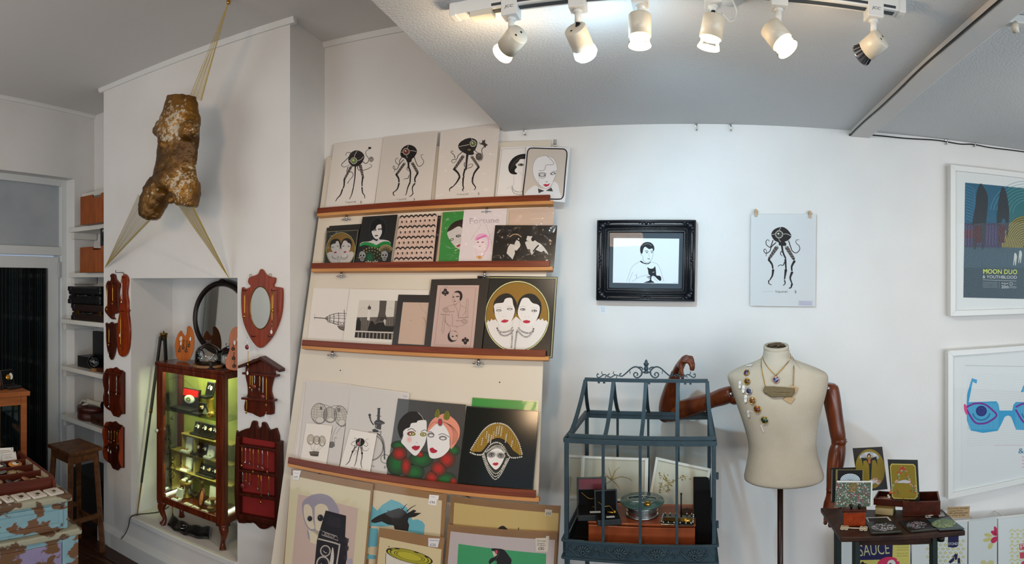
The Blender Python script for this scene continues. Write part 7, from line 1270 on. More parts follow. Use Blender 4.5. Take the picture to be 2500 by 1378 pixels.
for x,y,r_,c0,c1,tg,lab in BR:
    P,n_=front(x,y,.0022);zx=Vector((0,0,1))-n_*n_.z;zx.normalize();xx=zx.cross(n_);Mb=Matrix(((xx.x,zx.x,n_.x,P.x),(xx.y,zx.y,n_.y,P.y),(xx.z,zx.z,n_.z,P.z),(0,0,0,1)));rr=r_/3.8286/F*2.05
    t=thing('brooch',lab,'brooch',Mb,'round brooches pinned down the dummy');b=MB();b.smooth=True;b.lathe([(0,-.001),(rr*.98,-.001),(rr,.002),(rr*.92,.004),(rr*.88,.0035)],24);b.build('metal_rim',GOLD if y != 518 else SILVER,t)
    b=MB();b.lathe([(rr*.9,.003),(rr*.6,.006),(0,.0075)],24);b.smooth=True;b.build('resin_dome',mat('resin_'+c0.lstrip('#'),c0,.08,noise=(160,c1,.52,.62),coat=.5),t,smooth=True)
    Q,n2=front(tg[0],tg[1],.003);yz=Vector((0,0,1))-n2*n2.z;yz.normalize();yx=yz.cross(n2);rot=radians(tg[2]*2);ya=yz*cos(rot)+yx*sin(rot);xa=yx*cos(rot)-yz*sin(rot)
    if tg[2]==-10:xa=xa*.3
    b=MB();o_=[Q+xa*cos(a)*.0052+ya*(sin(a)*.0052+(.008 if sin(a)>0 else-.008)) for a in (k*pi/8 for k in range(16))];b.prism(o_,n2*.0006);b.build('paper_tag',TAGM,t,world=True)
    b=MB();b.tube([P+n_*.001,(P+Q)/2+n2*.003,Q+ya*.013],.0005,4);b.build('thread',TAGM,t,world=True)
    if tg[2]==0:b=MB();vs,fs,W_,H_=textmesh('£9');b.add([Q+n2*.0008+xa*((vx-W_/2)*.006)+ya*((vy-.3)*.0075) for vx,vy in vs],fs);b.build('price',IRON,t,world=True)
def strand(pts,o=.003):return [front(x,y,o)[0] for x,y in pts]
P,n_=front(590,413,.004);t=thing('pendant_necklace','fine gold necklace with a round purple pendant on the dummy neck','necklace',Matrix.Translation(P));b=MB();b.smooth=True
for L in ([(470,195),(480,240),(510,290),(550,335),(588,372)],[(728,170),(722,215),(700,255),(650,310),(592,372)]):b.tube(sp(strand(L),3),.0013,5)
b.build('chain',GOLD,t,world=True);rr=32/3.8286/F*2.02;zx=(Vector((0,0,1))-n_*n_.z).normalized();xx=zx.cross(n_);Mb=Matrix(((xx.x,zx.x,n_.x,P.x),(xx.y,zx.y,n_.y,P.y),(xx.z,zx.z,n_.z,P.z),(0,0,0,1)))
b=MB();b.smooth=True;b.lathe([(0,-.001),(rr,-.001),(rr*1.05,.002),(rr*.92,.004),(rr*.88,.003)],26,Mb);b.build('pendant_rim',mat('rose_gold','#c98f78',.25,1.),t,world=True);b=MB();b.lathe([(rr*.9,.003),(0,.005)],26,Mb);b.build('pendant_stone',mat('purple_resin','#2b2440',.08,noise=(120,'#8fa3c4',.5,.62),coat=.5),t,world=True)
P,n_=front(620,520,.006);t=thing('bark_necklace','gold necklace with a wide rough bark-like bar and brown paper tags','necklace',Matrix.Translation(P));b=MB();b.smooth=True
for L in ([(458,215),(455,280),(462,340),(478,410),(492,480)],[(738,195),(752,225),(756,300),(754,380),(752,470)]):b.tube(sp(strand(L),3),.0016,5)
b.build('chain',GOLD,t,world=True);b=MB();b.smooth=True
for k in range(9):
    yy=482+k*9;b.tube(sp([front(474+abs(k-3)*4+max(0,k-5)*14,yy+4,.005)[0],front(560,yy+4+k*1.2,.008)[0],front(650,yy+10+5*(k % 2),.008)[0],front(765-max(0,k-4)*6,yy*.55+235+k*3,.006)[0]],4),[.0035,.0032,.0036,.003,.0034,.0038,.0031,.0036,.0033,.0037,.003,.0034,.003],6)
b.build('bark_bar',mat('twisted_bark','#6a5b3d',.8,bump=(120,.6)),t,world=True)
for q in ([(728,462),(797,485),(780,530),(735,565),(700,530)],[(690,556),(770,585),(728,636),(660,600)]):
    b=MB();W_=[front(x,y,.003 if q[0][0]==690 else .0045)[0] for x,y in q];b.prism(W_,DP.N*.0008);b.build('kraft_tag',mat('kraft_paper','#a58963',.8),t,world=True)
# ------------------------------------------------------------------ right wall: framed pictures, clipped print, hanging rack
def wframe(name,label,q,out,bw,m,matq=None,matm=None,view=(0,0,1),cat='picture frame',world_q=None):
    fp=WR.off(out);W4=world_q or [fp.hit(*p) for p in quad(view,q)];root=thing(name,label,cat,WR.M((W4[2]+W4[3])/2-WR.N*out));L=[loc(WR,p) for p in W4]
    cx=sum(l[0] for l in L)/4;cy=sum(l[1] for l in L)/4
    inn=[(l[0]+(bw if l[0]<cx else-bw),l[1]+(bw if l[1]<cy else-bw)) for l in L]
    for i in range(4):
        j=(i+1) % 4;b=MB();b.prism([WR.at(*L[i],out),WR.at(*L[j],out),WR.at(*inn[j],out),WR.at(*inn[i],out)],-WR.N*(out-.001));b.build('frame_bar',m,root,world=True,bev=.0015)
    b=MB();b.prism([WR.at(*l,out-.012) for l in inn],-WR.N*.006);b.build('mount',matm or WHITEB,root,world=True)
    g=MB();g.face([WR.at(*l,out-.006) for l in inn]);g.build('glass',glass('picture_glass',(.98,.99,.99),.01,.22),root,world=True)
    return root,Art(WR.off(out-.012),view),L,inn
BLKF=mat('black_lacquer_frame','#10151b',.35,bump=(60,.1))
R_,A,L,inn=wframe('ornate_frame','ornate black frame around a drawing of a man holding a black cat',[(148,95),(1428,92),(1410,1150),(135,1135)],.036,.050,BLKF,view=Z11,matm=mat('slate_mount','#3b444c',.7))
def ring4(k):return [(l[0]+(k if l[0]<0.3 else-k)*(1 if l[0]<(L[0][0]+L[1][0])/2 else 1),l[1]) for l in L]
mx_=(L[0][0]+L[1][0])/2;my_=(L[0][1]+L[3][1])/2
def inset(k):return [(l[0]+(k if l[0]<mx_ else-k),l[1]+(k if l[1]<my_ else-k)) for l in L]
for k,r_,z in ((.006,.006,.040),(.024,.0045,.037),(.032,.003,.039),(.042,.004,.034),(.050,.003,.028)):
    q=inset(k);b=MB();b.smooth=True
    for i in range(4):b.tube([WR.at(*q[i],z),WR.at(*q[(i+1) % 4],z)],r_,8)
    b.build('moulding',BLKF,R_,world=True)
q=inset(.037);b=MB();b.smooth=True
for i in range(4):
    p0,p1=WR.at(*q[i],.037),WR.at(*q[(i+1) % 4],.037);n_=int((p1-p0).length/.0062)
    for k in range(n_):b.ball(p0.lerp(p1,(k+.5)/n_),.0026,5,4)
o=b.build('beading',BLKF,R_,world=True);o['kind']='stuff'
q=inset(.012);rnd=random.Random(8)
for i in range(4):
    b=MB();b.smooth=True;p,pn,pp=(WR.at(*q[i],.038),WR.at(*q[(i+1) % 4],.038),WR.at(*q[i-1],.038));d1,d2=(pn-p).normalized(),(pp-p).normalized()
    b.ball(p+(d1+d2)*.012,.014,10,6)
    for d in (d1,d2):
        for t,r_ in ((.022,.009),(.036,.0075),(.048,.006),(.060,.0045)):b.ball(p+d*t+(d1+d2-d)*.004*sin(t*90),r_,8,5)
    b.build('corner_ornament',BLKF,R_,world=True);m_=(p+pn)/2;b=MB();b.smooth=True
    for t,r_ in ((-.03,.004),(-.016,.006),(0,.008),(.016,.006),(.03,.004)):b.ball(m_+d1*t,r_,8,5)
    b.build('edge_ornament',BLKF,R_,world=True)
NK='#15181c'
A.poly([(360,327),(1210,335),(1197,918),(350,905)],'#dfe4e8',0)
A.poly([(705,500),(708,440),(735,398),(790,378),(845,388),(880,425),(888,470),(872,500),(862,462),(820,470),(770,440),(745,470),(735,520),(718,530)],NK,1,4);A.line([(760,410),(810,400),(855,425)],5,'#8f979d',2,4)
FL='#8d979e'
A.line([(735,520),(720,515),(715,545),(738,560),(742,610),(790,645),(840,620),(868,560),(872,500)],5,FL,1,5);A.line([(745,600),(740,630)],4,FL,1);A.line([(838,615),(838,640)],4,FL,1)
A.line([(768,500),(790,494),(812,500)],7,NK,2,3);A.line([(838,500),(855,494),(870,500)],7,NK,2,3);A.ell(792,515,14,6,'#4a5258',2);A.ell(854,514,12,6,'#4a5258',2);A.line([(822,520),(818,560),(830,566)],4,FL,1);A.ell(815,596,18,7,'#78818a',2)
A.poly([(698,628),(716,618),(750,645),(795,655),(825,645),(842,625),(836,650),(810,664),(770,664),(728,650)],NK,2)
for Lq in ([(700,630),(620,680),(580,740),(530,890)],[(610,765),(575,850),(560,900)],[(845,635),(920,660),(960,720),(985,800),(1010,890)],[(640,800),(660,830),(650,850)],[(660,790),(655,840)],[(600,890),(700,830),(800,805)],[(800,805),(835,800),(840,820)],[(860,815),(900,860),(930,890)],[(840,870),(880,900)]):A.line(Lq,4,FL,1,5)
A.poly([(796,703),(830,722),(875,718),(896,690),(904,718),(910,770),(915,812),(960,815),(978,850),(968,882),(930,860),(895,825),(860,815),(848,850),(855,880),(890,905),(745,905),(820,880),(835,845),(835,815),(812,790),(806,740)],NK,2,2)
A.line([(865,772),(888,766)],6,'#c9d2d8',3)
for x in (790,800,815):A.line([(x,830+(x-790)),(838,822+(x-790)*.9)],7,NK,3)
A.text('drawn 2013',1130,908,55,9,NK,1,1);A.build('printed_image',R_)
R_,A=sheet('price_label','small white price label on the wall under the ornate black frame',WR,.002,[(186,1200),(263,1198),(263,1298),(187,1300)],'#d9dde0',Z11,cat='label')
for k,t in enumerate(('Man with','black cat','framed','£95')):A.text(t,198,1224+k*20,50,12,'#6f757b',1)
A.build('lettering',R_)
R_,A=sheet('art_print','tripod ink print in a clear sleeve clipped to the wall above the dress dummy',WR,.010,[(125,125),(968,125),(955,1320),(115,1310)],'#d2d2d0',Z12,sleeve=SLEEVE_T)
squid(A,[(520,288),(590,318),(642,385),(640,425),(600,465),(562,480),(580,500),(570,532),(490,526),(480,490),(430,465),(394,412),(390,370),(430,318)],(488,385,48,'#39423e'),
      [[(610,465),(635,540),(660,600),(710,625),(755,580),(745,530),(710,500),(710,460),(748,455)],[(410,460),(385,530),(370,552),(325,520),(320,470),(345,455),(362,477)],[(450,490),(390,545),(370,600),(320,630),(290,600),(305,575),(325,600),(318,668)],[(520,600),(505,640),(532,667)],[(560,740),(540,785),(500,780),(473,802)]],
      [[(438,535),(484,560),(378,702),(343,695)],[(560,560),(606,538),(697,700),(660,712)]],
      [([(355,715),(395,770),(408,830)],27,18),([(410,850),(400,920),(365,980)],30,11),([(355,985),(355,1020),(392,1040)],16,7),([(525,540),(540,620),(575,700)],24,18),([(570,715),(578,840)],25,17),([(575,850),(558,970)],32,13),([(560,985),(566,1020),(540,1047)],16,8),([(685,735),(652,800),(655,860)],30,17),([(655,880),(632,950),(655,1020)],30,13),([(655,1030),(640,1075),(612,1080)],24,9)],
      [[(512,293),(485,335)],[(540,380),(590,380),(642,405)],[(390,388),(440,380)],[(485,435),(490,460),(510,482)]],13)
A.text('Tripod #1',435,1140,158,36,'#3f3c3a',1);sign(A,690,1120,26);A.line([(270,1130),(400,1122)],3,'#b0aeac',1);A.poly([(740,1240),(922,1245),(918,1310),(735,1305)],'#c3bfca',1)
for k in range(3):A.line([(750,1258+k*18),(905,1262+k*18)],3,'#8f8aa0',2)
A.build('printed_image',R_)
PEGW=wood('peg_wood','#b08d66','#c6a47c',(60,60,8),.5)
for k,(x,y0,y1,nm) in enumerate(((1845,511,529,'left wooden clothes peg holding the sleeved tripod print'),(1977,515,533,'right wooden clothes peg holding the sleeved tripod print'))):
    P=WR.hit(x,(y0+y1)/2,.012);t=thing('clothes_peg',nm,'clothes peg',WR.M(P),'wooden pegs on the clipped print')
    for s in (-1,1):b=MB();b.prism([(-.0045,-.016,s*.004-.002),(.0045,-.016,s*.004-.002),(.004,.016,s*.006-.002),(-.004,.016,s*.006-.002)],(0,0,.003));b.build('wooden_half',PEGW,t,bev=.0008)
    b=MB();b.smooth=True;b.tube([(-.006,.004,0),(.006,.004,0)],.003,8);b.build('spring',SILVER,t)
ZR1=(2290,380,3.281);ZR2=(2290,840,3.362);ZR3=(2030,1220,5.319)
WFM=mat('white_wood_frame','#d8d7d2',.4)
for nm,ya,yb_,xa,v in (('large white framed concert poster with tree silhouettes and yellow lettering, upper right',402,773,2321,ZR1),('large white framed print of blue spectacles with eyes, lower right',857,1221,2315,ZR2)):
    o_=.042;pl=WR.off(o_);a0,b1=loc(WR,pl.hit(xa,ya));b0=loc(WR,pl.hit(xa-4,yb_))[1];a1=a0+.56
    R_,A,L,inn=wframe('poster_frame',nm,None,o_,.026,WFM,view=v,matm=mat('white_mount','#d5d5d2',.7),world_q=[WR.at(a0,b1,o_),WR.at(a1,b1,o_),WR.at(a1,b0,o_),WR.at(a0,b0,o_)])
    XR=960
    if v is ZR1:
        A.poly([(218,217),(689,262),(XR,300),(XR,1152),(689,1150),(203,1138)],'#34464f',0);A.poly([(218,217),(689,262),(XR,300),(XR,560),(600,545),(212,545)],'#2c5a72',1);A.poly([(560,250),(XR,300),(XR,560),(560,540)],'#2c6468',1.5);A.poly([(212,545),(560,540),(540,740),(210,730)],'#3c3450',1)
        A.poly([(212,600),(300,590),(380,640),(360,680),(212,660)],'#52282f',1.5)
        for k in range(15):A.ring(700,470,100+k*26,110+k*22,3,'#5f96a6',2,0,40,188,352) if k<8 else None
        for k in range(12):A.line([(222,240+k*24),(280,262+k*24),(300,290+k*26)],3,'#4f86a6',2,4)
        for k in range(14):A.line([(225+k*24,560),(222+k*24,720)],2,'#6a6f9a',2)
        A.poly([(692,742)]+ellp(692,742,182,258,24,0,180,360),'#57512c',2.5)
        for k in range(13):A.ring(692,742,176-k*13,250-k*18,3.2,'#b7ab55',3,0,34,182,358)
        for Lq in ([(340,225),(365,250),(400,330),(392,480),(378,600),(368,735),(350,735),(345,560),(322,560),(308,735),(284,740),(292,600),(275,545),(300,400),(312,290)],[(520,250),(545,290),(566,400),(570,500),(560,640),(548,640),(540,520),(512,520),(500,640),(486,740),(478,740),(482,600),(470,500),(485,370),(500,290)]):A.poly(Lq,'#2e3438',4,3);A.poly([(Lq[11][0],560),(Lq[6][0],560),(Lq[6][0]-6,700),(Lq[11][0]+6,700)],'#47262c',5)
        A.poly([(212,738),(XR,742),(XR,900),(206,900)],'#3d545f',3.6)
        for x,y in ((618,820),(658,800)):A.poly([(x-5,y-36),(x+8,y-36),(x+16,y-5),(x+12,y+10),(x+6,y+58),(x,y+58),(x-2,y+14),(x-10,y+58),(x-15,y+58),(x-10,y),(x-8,y-18)],'#b9beb4',5,2)
        A.text('MOON DUO',362,947,272,38,'#b5c23e',5,1);A.text('MOON DUO',365,945,268,34,'#c9d458',6,1);A.text('& YOUTHBLOOD',358,983,274,24,'#c3c8c6',5,1);A.line([(358,996),(628,1006)],3,'#aab0b0',5)
        for k,t in enumerate(('LIVE PSYCHEDELIC MUSIC','DOORS AT EIGHT','TICKETS AT THE DOOR','AND FROM THE SHOP')):A.text(t,360,1020+k*13,116,8,'#8d9698',5,1)
        A.line([(490,1012),(490,1062)],2,'#8d9698',5);A.text('August',508,1030,56,20,'#b9bfbf',5,1);A.text('20th',508,1064,60,24,'#c9cecd',5,1);A.ring(585,1028,11,12,3,'#b9bfbf',5);A.text('Upstairs',600,1034,28,10,'#8d9698',5)
        for k in range(2):A.line([(575,1048+k*10),(628,1052+k*10)],4,'#8d9698',5)
    else:
        A.poly([(195,180),(XR,196),(XR,1140),(192,1160)],'#d3d4d2',0);A.line([(222,177),(XR,188)],4,'#a7a9a6',1);rnd=random.Random(3)
        for i in range(30):
            for j in range(34):A.poly([(240+j*15.6+5*sin(i*.8),250+i*20+4*sin(j*.5)),(247+j*15.6+5*sin(i*.8),252+i*20+4*sin(j*.5)),(245+j*15.6+5*sin(i*.8),255+i*20+4*sin(j*.5))],'#9fa3a2',1) if 250+i*20<835 else None
        BL='#3593bd'
        A.poly([(278,282),(322,296),(316,328),(285,312),(268,400),(252,480),(480,472),(498,500),(505,548),(610,548),(620,500),(640,478),(XR,485),(XR,715),(640,705),(620,650),(600,600),(575,588),(548,600),(520,660),(490,715),(370,732),(270,712),(238,630),(236,480),(240,410)],BL,2);A.poly([(680,395),(700,345),(730,320),(740,340),(712,370),(700,398)],BL,2)
        for k in range(34):A.line([(250+k*7.4,486+(k==0)*20),(250+k*7.4,705-abs(k-17)*.3)],2.2,'#6fb6d3',3)
        for k in range(30):A.line([(640+k*8,490),(640+k*8,700)],2.2,'#6fb6d3',3)
        for cx in (358,760):
            A.line([(cx-122,520),(cx-60,492),(cx+20,495),(cx+90,545),(cx+122,590),(cx+60,640),(cx,656),(cx-60,640),(cx-122,540)],15,'#6d2f86',4,5);A.ell(cx-2,552,45,44,'#232f6e',5);A.ring(cx-2,560,70,66,12,'#2a6f9c',4.5,0,30,10,170)
            for a in range(6):A.ell(cx-2+cos(a)*22,552+sin(a)*22,5,6,'#3f3f8a',6,n=8)
        A.poly([(214,500),(228,498),(238,530),(238,582),(226,570),(216,540)],'#d4437f',5,3);A.text('& eyes',660,900,200,55,'#2e6f8e',2)
        for k in range(4):A.poly([(690,925+k*28),(800,925+k*28),(800,936+k*28),(690,934+k*28)],'#d9a5b0',2)
        A.line([(466,833),(XR,830)],3,'#d5a8ac',2)
    A.build('printed_image',R_)
HP=WR.off(.085)
R_,A=sheet('hanging_print','cream Sauce cover print with navy lettering hanging behind the side table',HP,.008,[(2051,1302),(2222,1300),(2222,1490),(2051,1492)],'#cfd3cf',(0,0,1),sleeve=SLEEVE_T);A.vw=ZR3
A.poly([(326,580),(1012,548),(1012,1400),(326,1400)],'#c7bb62',0);A.poly([(340,590),(355,578),(797,556),(790,778),(328,790)],'#211d4a',1);A.text('SAUCE',362,740,395,150,'#b7b787',2,-5)
for k,t in enumerate(('THIS MONTH',"IT'S A LOW DOWN",'SPECIAL EDITION','FOR OLD ART','PAST INSIDE')):A.text(t,850,600+k*33+(12 if k>2 else 0),150,15,'#7d7445',1,-1)
A.poly([(598,830),(640,780),(720,748),(800,752),(850,775),(850,800),(888,815),(880,840),(900,1000),(640,1000),(600,880)],'#c6325a',2,3);A.poly([(720,860),(740,800),(800,788),(835,840),(830,960),(760,990),(715,930)],'#d8d3cb',3,3);A.ell(765,835,18,7,'#2a2440',4);A.poly([(345,840),(380,835),(395,812),(412,808),(425,830),(470,838),(470,1000),(345,1000)],'#1e1a33',2);A.build('printed_image',R_)
R_,A=sheet('hanging_print','white print with yellow lattice, navy stones bottle and ship, half behind the table leg',HP,.004,[(2226,1278),(2362,1270),(2361,1490),(2226,1492)],'#cfd3d0',(0,0,1),sleeve=SLEEVE_T);A.vw=ZR3
for i in range(7):
    for j in range(8):
        x,y=1250+j*66+33*(i % 2),540+i*52
        if x<1745:A.poly([(x,y-22),(x+26,y),(x,y+22),(x-26,y)],'#c2bd78',1);A.poly([(x,y-9),(x+11,y),(x,y+9),(x-11,y)],'#cfd3d0',2)
A.poly([(1515,480),(1652,470),(1648,600),(1620,622),(1570,628),(1512,618)],'#211d46',3);A.text('STONES',1518,598,128,34,'#d5d5d0',4,-3)
for Lq in ([(1500,845),(1680,835),(1660,900),(1530,900)],[(1520,815),(1560,775),(1600,745),(1590,800),(1545,835)],[(1600,735),(1640,700),(1632,780),(1605,790)],[(1640,770),(1668,760),(1672,830),(1640,830)],[(1560,760),(1615,700),(1622,730)]):A.poly(Lq,'#23204a',4)
A.build('printed_image',R_)
R_,A=sheet('hanging_print','white print with a pink and yellow flower, third in the low hanging row',HP,.006,[(2365,1270),(2434,1262),(2434,1488),(2364,1490)],'#d0d4d1',(0,0,1),sleeve=SLEEVE_T);A.vw=ZR3
for Lq,c in (([(2112,352),(2148,375),(2148,470),(2118,440)],'#bf2f55'),([(2066,420),(2110,408),(2148,470),(2105,470)],'#bf2f55'),([(2068,545),(2090,500),(2148,482),(2148,540),(2100,572)],'#bf2f55'),([(1985,450),(2040,440),(2098,480),(2040,488),(2000,475)],'#c7bf76'),([(1970,530),(2020,500),(2085,498),(2050,545),(1990,552)],'#c7bf76'),([(2032,620),(2060,565),(2100,580),(2075,640),(2040,645)],'#c7bf76')):A.poly(Lq,c,1,2)
A.poly([(1940,800),(1990,790),(2020,830),(2060,790),(2110,800),(2110,900),(1940,900)],'#c7c08a',1);A.build('printed_image',R_)
R_,A=sheet('hanging_print','white print with yellow zigzags and red lettering, fourth in the low hanging row',HP,.003,[(2437,1262),(2590,1246),(2590,1480),(2437,1488)],'#d0d4d1',(0,0,1),sleeve=SLEEVE_T);A.vw=ZR3
for i in range(5):
    for j in range(5):x,y=2340+j*74,390+i*95;A.line([(x-30,y+30),(x+7,y),(x+44,y+30)],13,'#c9c583',1);A.poly([(x+7,y+40),(x+30,y+62),(x+7,y+84),(x-16,y+62)],'#c9c583',1)
A.poly([(2440,580),(2620,560),(2620,640),(2445,660)],'#c04a5a',2);A.text('PIE',2455,645,150,60,'#d8cfc9',3,-5);A.poly([(2445,690),(2620,680),(2620,760),(2450,770)],'#c04a5a',2);A.ell(2520,850,60,55,'#c73b5c',2);A.build('printed_image',R_)
b=MB();P0,P1=HP.hit(2180,1281,.004),HP.hit(2600,1244,.004);b.bar(P0,P1,.004,.007);t=thing('hanging_rail','thin pale rail from which the low row of prints hangs','rail',Matrix.Translation((P0+P1)/2));b.build('rail',WFR,t,world=True)
for k,px in enumerate((2200,2363,2435,2560)):b=MB();Q=P0.lerp(P1,(px-2180)/420);b.bar(Q,Q-HP.N*.086,.004,.004);b.build('bracket',WFR,t,world=True)
R_,A=sheet('kraft_tag','brown kraft price tag with handwriting above the low row of prints',HP,.010,[(2313,1239),(2368,1237),(2366,1265),(2311,1266)],None,(0,0,1),cat='tag',m=mat('kraft_paper','#a58963',.8));A.vw=ZR3
for k,t_ in enumerate(('Dum Dum Stranger','Large Print','£60 unframed each','or 2 for £100')):A.text(t_,(1515,1530,1522,1515)[k],128+k*31,(265,175,250,220)[k],20,'#2a211b',1,-2)
A.build('lettering',R_)
# ------------------------------------------------------------------ the little dark side table
TZ=.80;HT=Pl((0,0,TZ),(1,0,0),(0,1,0));TW_=wood('table_wood','#1f120d','#3a2318',(8,30,30),.45,.1)
C4=[HT.hit(2053,1312),HT.hit(2357,1296),HT.hit(2300,1243),HT.hit(2003,1240)];tc_=sum(C4,Vector())/4
tb=thing('side_table','small dark wooden side table holding cards and wooden boxes beside the dummy','table',Matrix.Translation((tc_.x,tc_.y,0)));b=MB();b.prism([Vector((p.x,p.y,TZ-.017)) for p in C4],(0,0,.0165));b.build('top',TW_,tb,world=True,bev=.003)
TLG=mat('teal_black_leg','#16211f',.4)
for px,py in ((2279,1297),(2090,1300),(2278,1256),(2045,1252)):P=HT.hit(px,py);b=MB();b.box(P.x-.010,P.x+.010,P.y-.010,P.y+.010,0,TZ-.017);b.build('leg',TLG,tb,world=True,bev=.002)
b=MB();Q=[HT.hit(x,y) for x,y in ((2090,1300),(2279,1297),(2278,1256),(2045,1252))]
for i in range(4):b=MB();b.bar(Q[i]+Vector((0,0,-.028)),Q[(i+1) % 4]+Vector((0,0,-.028)),.010,.022);b.build('apron',TW_,tb,world=True)
P=HT.hit(2297,1296);b=MB();b.smooth=True;b.lathe([(.002,TZ-.034),(.012,TZ-.032),(.013,TZ-.022),(.010,TZ-.0172)],12,Matrix.Translation((P.x,P.y,0)));b.build('catch',IRON,tb,world=True)
Z13=(1980,1070,4.475)
def stand_plane(px,py,lean=6,up=0.0):P=pz(px,py,TZ+up);a=math.degrees(atan2(P.x,P.y));return lplane(a,sqrt(P.x** 2+P.y** 2),TZ+up,lean),P,a
pl,P,a=stand_plane(2125,1202+45,10)
R_,A=sheet('art_print','black card with a gold oval and a bat-winged lady, tallest on the side table',pl,0,[(453,112),(778,96),(838,560),(520,590)],'#17140f',Z13,thick=.003,rough=.3,cat='print',sleeve=SLEEVE_T)
A.ell(645,340,162,218,'#8d7a24',0,-4,40)
for k in range(15):an=radians(200+k*10);A.ell(635+cos(an)*92,235+sin(an)*66,20,18,'#c9ccd0' if k % 2 else '#a9b3bd',1+.1*(k % 3),n=10);A.ell(635+cos(an)*70,240+sin(an)*48,14,14,'#d5d2cb',1.5,n=9)
A.poly([(545,215),(600,220),(635,245),(675,215),(715,205),(728,300),(700,240),(668,245),(655,460),(668,480),(640,478),(636,300),(605,245),(572,250),(566,310),(560,260)],'#1d2226',2);A.ell(633,195,20,26,'#4a2f1c',2.5);A.ell(633,202,11,16,'#c9a37c',3);A.poly([(625,230),(648,230),(652,270),(636,285),(622,265)],'#b5683c',3)
for k in range(8):A.ell(660+k*12,470+22*sin(k*1.3),22,16,('#c9c3bd','#b98f7d','#d2cfc9')[k % 3],2.5+.1*k,n=10)
A.build('printed_image',R_)
pl2,P2,a2=stand_plane(2250,1262,0);Mbx=Matrix.Translation(P2) @ Matrix.Rotation(-radians(a2-3),4,'Z')
bx=thing('wooden_box','open dark wooden box with a gold card standing in it on the side table','box',Mbx);w_,h_,d_=.064,.05,.095
for q in ((-w_,w_,0,.006,.006,h_),(-w_,w_,d_-.006,d_,.006,h_),(-w_,-w_+.006,.006,d_-.006,.006,h_),(w_-.006,w_,.006,d_-.006,.006,h_),(-w_,w_,0,d_,0.0005,.006)):b=MB();b.box(*q);b.build('side' if q[4] else 'bottom',DARKW,bx,bev=.001)
pl=Pl(Mbx @ Vector((0,.022,.01)),pl2.ex,(pl2.ey-pl2.N*.16));R_,A=sheet('art_print','black edged gold card with a garland letter A standing in the open wooden box',pl,0,[(836,234),(1166,240),(1188,690),(880,690)],'#1a2422',Z13,thick=.002,rough=.3,sleeve=SLEEVE_T)
A.poly([(880,280),(1120,285),(1142,310),(1165,640),(1140,672),(905,665),(885,640),(862,310)],'#c9bd6a',0);A.poly([(888,292),(1114,296),(1134,316),(1156,636),(1134,660),(910,654),(893,636),(872,316)],'#8d7a22',1);rnd=random.Random(9)
for k in range(80):
    t_=k/79;x,y=(1000-80*t_*2,320+540*t_*.62) if k % 2 else (1000+80*t_*1.9,320+520*t_*.55);A.ell(x+rnd.gauss(0,9),y+rnd.gauss(0,9),11,10,rnd.choice(('#b9482e','#c9a08a','#5d7a5a','#a9b0a4','#7d8a4c')),2+rnd.random(),n=8)
A.poly([(960,375),(975,330),(1000,305),(1030,335),(1042,378),(1020,350),(1000,345),(980,352)],'#b5452c',4);A.poly([(945,480),(985,465),(1030,458),(1075,470),(1090,485),(1060,496),(1000,492),(955,492)],'#c5c9d0',4,2)
for cx,cy in ((1115,575),(935,595)):
    for k in range(7):A.ell(cx+cos(k)*20,cy+sin(k)*20,13,9,'#b5482c' if k % 2 else '#6d8a3c',4,k*50,n=8)
A.build('printed_image',R_)
pb,Pb,ab_=stand_plane(2158,1259,0);Mk=Matrix.Translation(Pb) @ Matrix.Rotation(-radians(ab_+12),4,'Z');bk=thing('small_book','small cream paged book under the wooden lid on the side table','book',Mk);b=MB();b.box(-.03,.03,.001,.05,.002,.024);b.build('pages',mat('book_pages','#a3946a',.8),bk);b=MB();b.box(-.031,.031,0,.052,.0005,.002);b.box(-.031,.031,0,.052,.024,.026);o=b.build('cover',mat('tan_cover','#6d5a2c',.6),bk)
ld=thing('shallow_tray','shallow dark wooden lid lined in red, resting on the small book','tray',Mk @ Matrix.Translation((.022,.015,.0268)));w_,h_,d_=.062,.022,.075
for q in ((-w_,w_,0,.005,.004,h_),(-w_,w_,d_-.005,d_,.004,h_),(-w_,-w_+.005,.005,d_-.005,.004,h_),(w_-.005,w_,.005,d_-.005,.004,h_)):b=MB();b.box(*q);b.build('side',DARKW,ld,bev=.001)
b=MB();b.box(-w_,w_,0,d_,0,.004);b.build('bottom',DARKW,ld);b=MB();b.box(-w_+.006,w_-.006,.006,d_-.006,.004,.006);b.build('lining',mat('faded_red_lining','#7a3a30',.7,noise=(40,'#a5806a',.4,.7)),ld)
ph,Ph,ah=stand_plane(2086,1287,0);Mh=Matrix.Translation(Ph) @ Matrix.Rotation(-radians(ah-2),4,'Z');hb=thing('card_block','small red-brown wooden block with pegs holding a floral card','card holder',Mh);b=MB();b.box(-.036,.036,0,.05,.0005,.046);b.build('body',CHERRY,hb,bev=.002);b=MB();b.box(-.04,.04,-.003,.053,.046,.056);b.build('top_plate',DARKW,hb,bev=.002)
for x in (-.010,.016):b=MB();b.smooth=True;b.lathe([(.004,.056),(.004,.062),(.006,.066),(.004,.071),(0,.073)],10,Matrix.Translation((x,.004,0)));b.build('peg',IRON,hb)
pl=Pl(Mh @ Vector((0,.012,.0565)),ph.ex,ph.ey-ph.N*.06)
R_,A=sheet('art_print','dark card in a sleeve, rearmost on the wooden block with pegs',pl,-.012,[(212,328),(490,322),(490,700),(225,705)],'#191816',Z13,sleeve=SLEEVE_T,rough=.3);A.line([(230,345),(225,690)],8,'#7d7a70',0);A.build('printed_image',R_)
